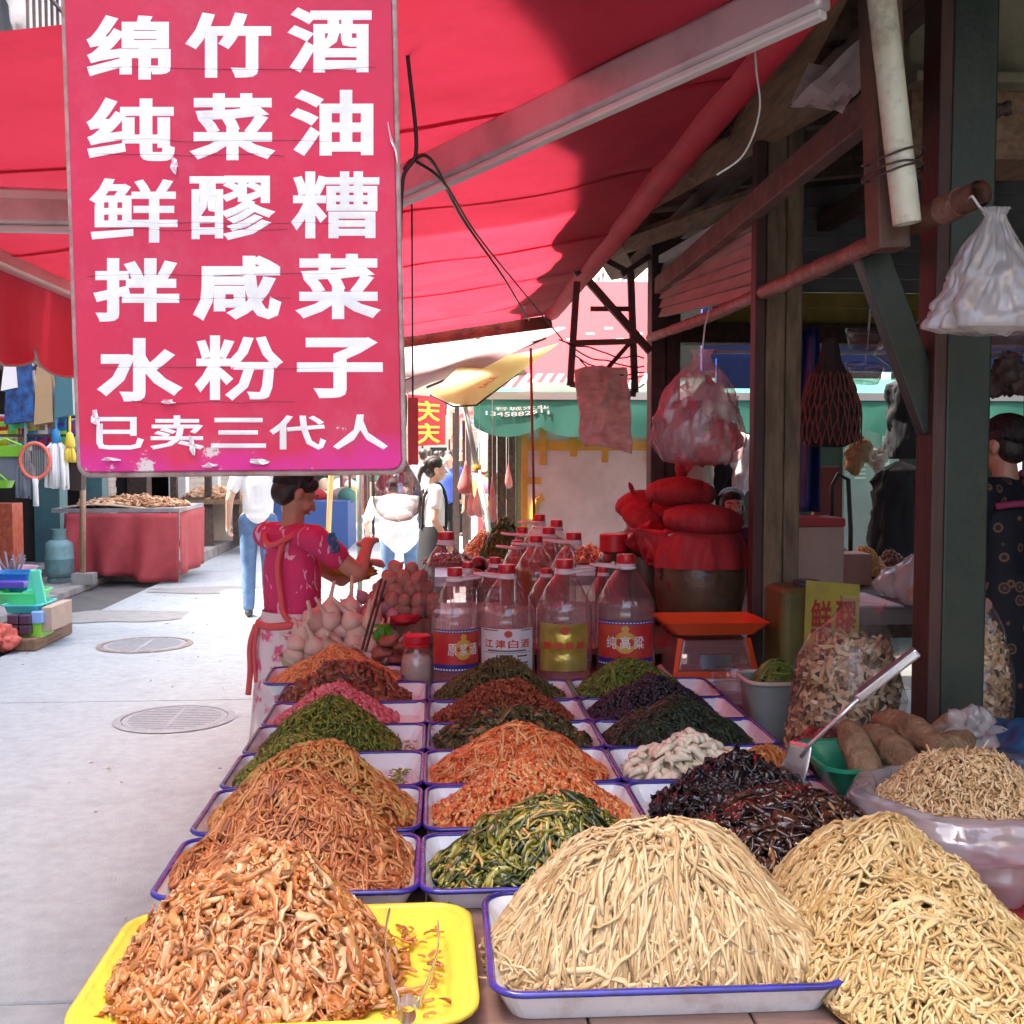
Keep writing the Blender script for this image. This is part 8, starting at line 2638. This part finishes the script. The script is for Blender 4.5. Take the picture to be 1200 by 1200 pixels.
# bottles / brush handles behind
for k in range(9):
    x = at(2 + 10.5 * k, 520, HY + .25).x
    zt, zb = at(0, 488 + 4 * (k % 3), HY + .25).z, at(0, 528, HY + .25).z
    tag(MB().tube([(x, HY + .25, zb), (x, HY + .25, zt)], .022 + .006 * (k % 2), 8).build('scrub_brush', [C_red, C_purple, C_red, C_white][k % 4]), '%s brush handle, %s along the goods rail' % (['red', 'purple', 'red', 'white'][k % 4], ['first', 'second', 'third', 'fourth', 'fifth', 'sixth', 'seventh', 'eighth', 'ninth'][k]), 'brush')


def mop(px, py0, py1, w, m_, lb, handle=C_blue, strands=16):
    a, b = at(px, py0, HY + .02), at(px, py1, HY + .02)
    t = thing('mop_head', lb, 'mop', a, 0, 'mop heads in the goods shop')
    MB().lathe([(.012, .12), (.03, .1), (.045, 0), (.03, -.02)], 12).build('socket', handle, t, smooth=True)
    for k in range(strands):
        an = k * 2.4
        r_ = w * (.3 + .7 * ((k * 7) % strands) / strands)
        x, y = r_ * math.cos(an), r_ * .6 * math.sin(an)
        MB().tube([(x * .3, y * .3, 0), (x * .9, y, -.06), (x, y, (b.z - a.z) * .6), (x * 1.05, y, (b.z - a.z) * (.92 + .1 * ((k * 3) % 5) / 5))], [.012, .016, .018, .015], 6).build('strand', m_, t, smooth=True)
    MB().tube([(0, 0, .1), (0, .02, .5)], .012, 6).build('stick', handle, t)


mop(66, 518, 574, .11, C_white, 'white mop head hanging right of the racket', C_blue, 22)
mop(30, 540, 585, .09, C_grey, 'grey mop head hanging left of the racket', C_grey)
mop(82, 522, 542, .05, C_yel, 'short yellow mop head hanging beside the pole', C_yel, 10)
# bug-zapper racket
rp_ = at(41, 540, HY - .06)
rk = thing('racket', 'orange-rimmed electric fly racket with white handle', 'racket', rp_)
ring = [(.125 * math.cos(a), 0, .155 * math.sin(a)) for a in [k * math.pi / 18 for k in range(37)]]
MB().tube(ring, .017, 8, cap=False).build('rim', mat('racket_rim', (.72, .16, .1), .4), rk, smooth=True)
for k in range(-5, 6):
    w_ = math.sqrt(max(0, 1 - (k / 6) ** 2))
    MB().tube([(.02 * k, 0, -.145 * w_), (.02 * k, 0, .145 * w_)], .0022, 4).build('mesh_wire', M['galv'], rk)
MB().box((0, .01, 0), (.2, .003, .26)).build('mesh_sheet', M['clear_bag'], rk)
MB().tube([(0, 0, -.155), (0, 0, -.22), (0, 0, -.40)], [.03, .022, .026], 10).build('handle', C_white, rk, smooth=True)
# green dustpan and crates below
for k, (x0, y0, x1, y1, D, m_, lb) in enumerate(((-12, 522, 26, 535, HY - .02, C_lime, 'green dustpan hanging at the left edge'), (-14, 535, 22, 563, HY + .05, C_grey, 'dark plastic basket hanging below the green dustpan'), (-10, 563, 8, 572, HY - .02, C_lime, 'green brush hanging below the dark basket'), (80, 542, 95, 575, HY + .1, M['net_fill'], 'black and white patterned bag beside the pole'))):
    a, b = at(x0, y0, D), at(x1, y1, D)
    t = thing('plastic_ware', lb, 'plastic ware', (0, 0, 0))
    mb = MB()
    loft(mb, [[(a.x, D, b.z), (b.x, D, b.z), (b.x, D + .12, b.z), (a.x, D + .12, b.z)], [(a.x - .02, D - .03, a.z), (b.x + .02, D - .03, a.z), (b.x + .02, D + .15, a.z), (a.x - .02, D + .15, a.z)]], True, False)
    mb.build('shell', m_, t)
    MB().tube([(a.x, D, a.z), ((a.x + b.x) / 2, D, a.z + .06), (b.x, D, a.z)], .01, 6).build('handle', m_, t)
pk_cols = [C_red, C_yel, C_blue, C_lime, C_white, C_purple, C_mint, C_tan]
pk_n = ['red', 'yellow', 'blue', 'lime', 'white', 'purple', 'mint', 'tan']
for k in range(16):
    px, py = 4 + (k % 8) * 11.5, 497 + 20 * (k // 8) + 5 * math.sin(k * 2.1)
    p_ = at(px, py, HY + .18)
    c = (k * 3 + k // 8) % 8
    t = thing('hanging_packet', '%s packet, %s in the %s row hanging on the goods rail' % (pk_n[c], ['first', 'second', 'third', 'fourth', 'fifth', 'sixth', 'seventh', 'eighth'][k % 8], ['upper', 'lower'][k // 8]), 'packet', p_, 0, 'packets hanging on the goods rail')
    MB().sheet(lambda u, v: ((u - .5) * .085, -.012 * math.sin(u * 3.14) * math.sin(v * 3.14), .07 - .14 * v), 5, 6, .006).build('sachet', pk_cols[c], t, smooth=True)
    MB().box((0, -.016, .0), (.05, .004, .045)).build('print', pk_cols[(c + 3) % 8], t)
    MB().box((0, -.004, .078), (.06, .004, .018)).build('header', C_white, t)
# stepped shop plinth and pink basin
pz = at(40, 655, 12.3)
tag(MB().box2((-5.0, 11.6, .051), (-4.5, 12.6, .22)).build('shop_step', M['kerb'], bevel=.01), 'low worn step in front of the goods shop', 'step')
bs = at(12, 650, 11.9)
bsn = thing('wash_basin', 'pink plastic basin with small goods on the shop step', 'basin', (bs.x, 11.9, .221))
auto_smooth(MB().lathe([(.17, 0), (.19, .01), (.26, .16), (.28, .165), (.25, .155), (.18, .02), (.01, .015)], 28).build('bowl', pl('basin_pink', (.68, .45, .55)), bsn), 40)
for k in range(10):
    MB().tube([(.05 * math.cos(k), .05 * math.sin(k), .03), (.15 * math.cos(k * 1.7), .12 * math.sin(k * 1.7), .26 + .03 * (k % 3))], .012, 6).build('small_goods', C_grey, bsn)
tag(MB().box2((at(2, 600, 12).x - .3, 12.1, .22), (at(10, 600, 12).x, 12.4, 1.05)).build('red_packet_stack', pl('packets', (.28, .04, .03), c2=(.4, .12, .04), scale=20)), 'tall stack of red packets at the left edge behind the basin', 'packets')
# pallet of coloured plastic goods in front
pal = thing('goods_pallet', 'low pallet under the coloured plastic goods at lower left', 'pallet', (0, 0, 0))
pa, pb2 = at(-20, 760, 9.0), at(52, 752, 9.2)
MB().box2((pa.x - .2, 9.0, .002), (pb2.x, 9.9, .10)).build('deck', M['old_wood'], pal, bevel=.01)
bx = lambda x0, y0, x1, y1, D, d, m_, nm, lb, cat, bev=.01: tag(MB().box2((at(x0, y1, D).x, D, at(x0, y1, D).z), (at(x1, y1, D).x, D + d, at(x0, y0, D).z)).build(nm, m_, bevel=bev), lb, cat)
def tub_box(x0, y0, x1, y1, D, d, m_, nm, lb, cat):
    a, b = at(x0, y0, D), at(x1, y1, D)
    w_, h_ = b.x - a.x, a.z - b.z
    t = thing(nm, lb, cat, ((a.x + b.x) / 2, D + d / 2, b.z))
    mb = MB()
    loft(mb, [rect_ring(w_ * .86, d * .86, .03, 0), rect_ring(w_, d, .04, h_), rect_ring(w_ + .03, d + .03, .05, h_), rect_ring(w_ + .03, d + .03, .05, h_ - .012), rect_ring(w_ * .97, d * .97, .035, h_ - .012), rect_ring(w_ * .83, d * .83, .025, .012)])
    auto_smooth(mb.build('tub', m_, t), 40)


bx(24, 730, 48, 749, 9.12, .3, C_lime, 'plastic_box', 'lime green box at the bottom of the goods pile', 'box')
bx(36, 717, 50, 731, 9.1, .3, pl('goods_sky', (.25, .42, .75)), 'plastic_box', 'pale blue box above the lime green one', 'box')
tub_box(2, 709, 46, 719, 9.15, .4, pl('goods_aqua', (.1, .6, .55)), 'plastic_tray', 'aqua plastic tray across the goods pile', 'tray')
tub_box(-8, 695, 42, 709, 9.3, .4, pl('goods_green', (.15, .7, .25)), 'plastic_tray', 'bright green tray above the aqua one', 'tray')
tub_box(-10, 672, 34, 694, 9.6, .3, C_blue, 'plastic_basin', 'blue plastic basin at the back of the goods pile', 'basin')
bx(-8, 682, 28, 690, 9.45, .2, C_purple, 'purple_packet', 'purple packet lying in front of the blue basin', 'packet')
bx(49, 712, 61, 740, 9.15, .5, M['carton'], 'carton', 'open brown carton at the right end of the goods pile', 'box', .004)
for k in range(4):
    bx(8 + 14 * (k % 2), 721 + 12 * (k // 2), 21 + 14 * (k % 2), 732 + 12 * (k // 2), 9.05, .15, pl('goods_dark', (.07, .03, .06)) if k == 0 else bpy.data.materials['goods_dark'], 'small_box', ['upper left of four small dark boxes', 'upper right of four small dark boxes', 'lower left of four small dark boxes', 'lower right of four small dark boxes'][k] + ' in the goods pile', 'box')
mg = thing('folding_stool', 'mint green folding stool standing up in the goods pile', 'stool', (0, 0, 0))
MB().bar(at(36, 712, 9.35), at(42, 668, 9.35), .09, .03).build('leg', C_mint, mg, bevel=.008)
MB().bar(at(50, 712, 9.3), at(41, 668, 9.3), .08, .03).build('leg', C_mint, mg, bevel=.008)
MB().bar(at(28, 695, 9.32), at(46, 690, 9.32), .05, .03).build('brace', C_mint, mg, bevel=.006)
tag(crumple('red_gloves', pl('goods_coral', (.6, .12, .08), .6), at(0, 748, 8.95), (.12, .1, .09), 130, .8, 16), 'heap of coral red gloves at the lower left edge', 'gloves')
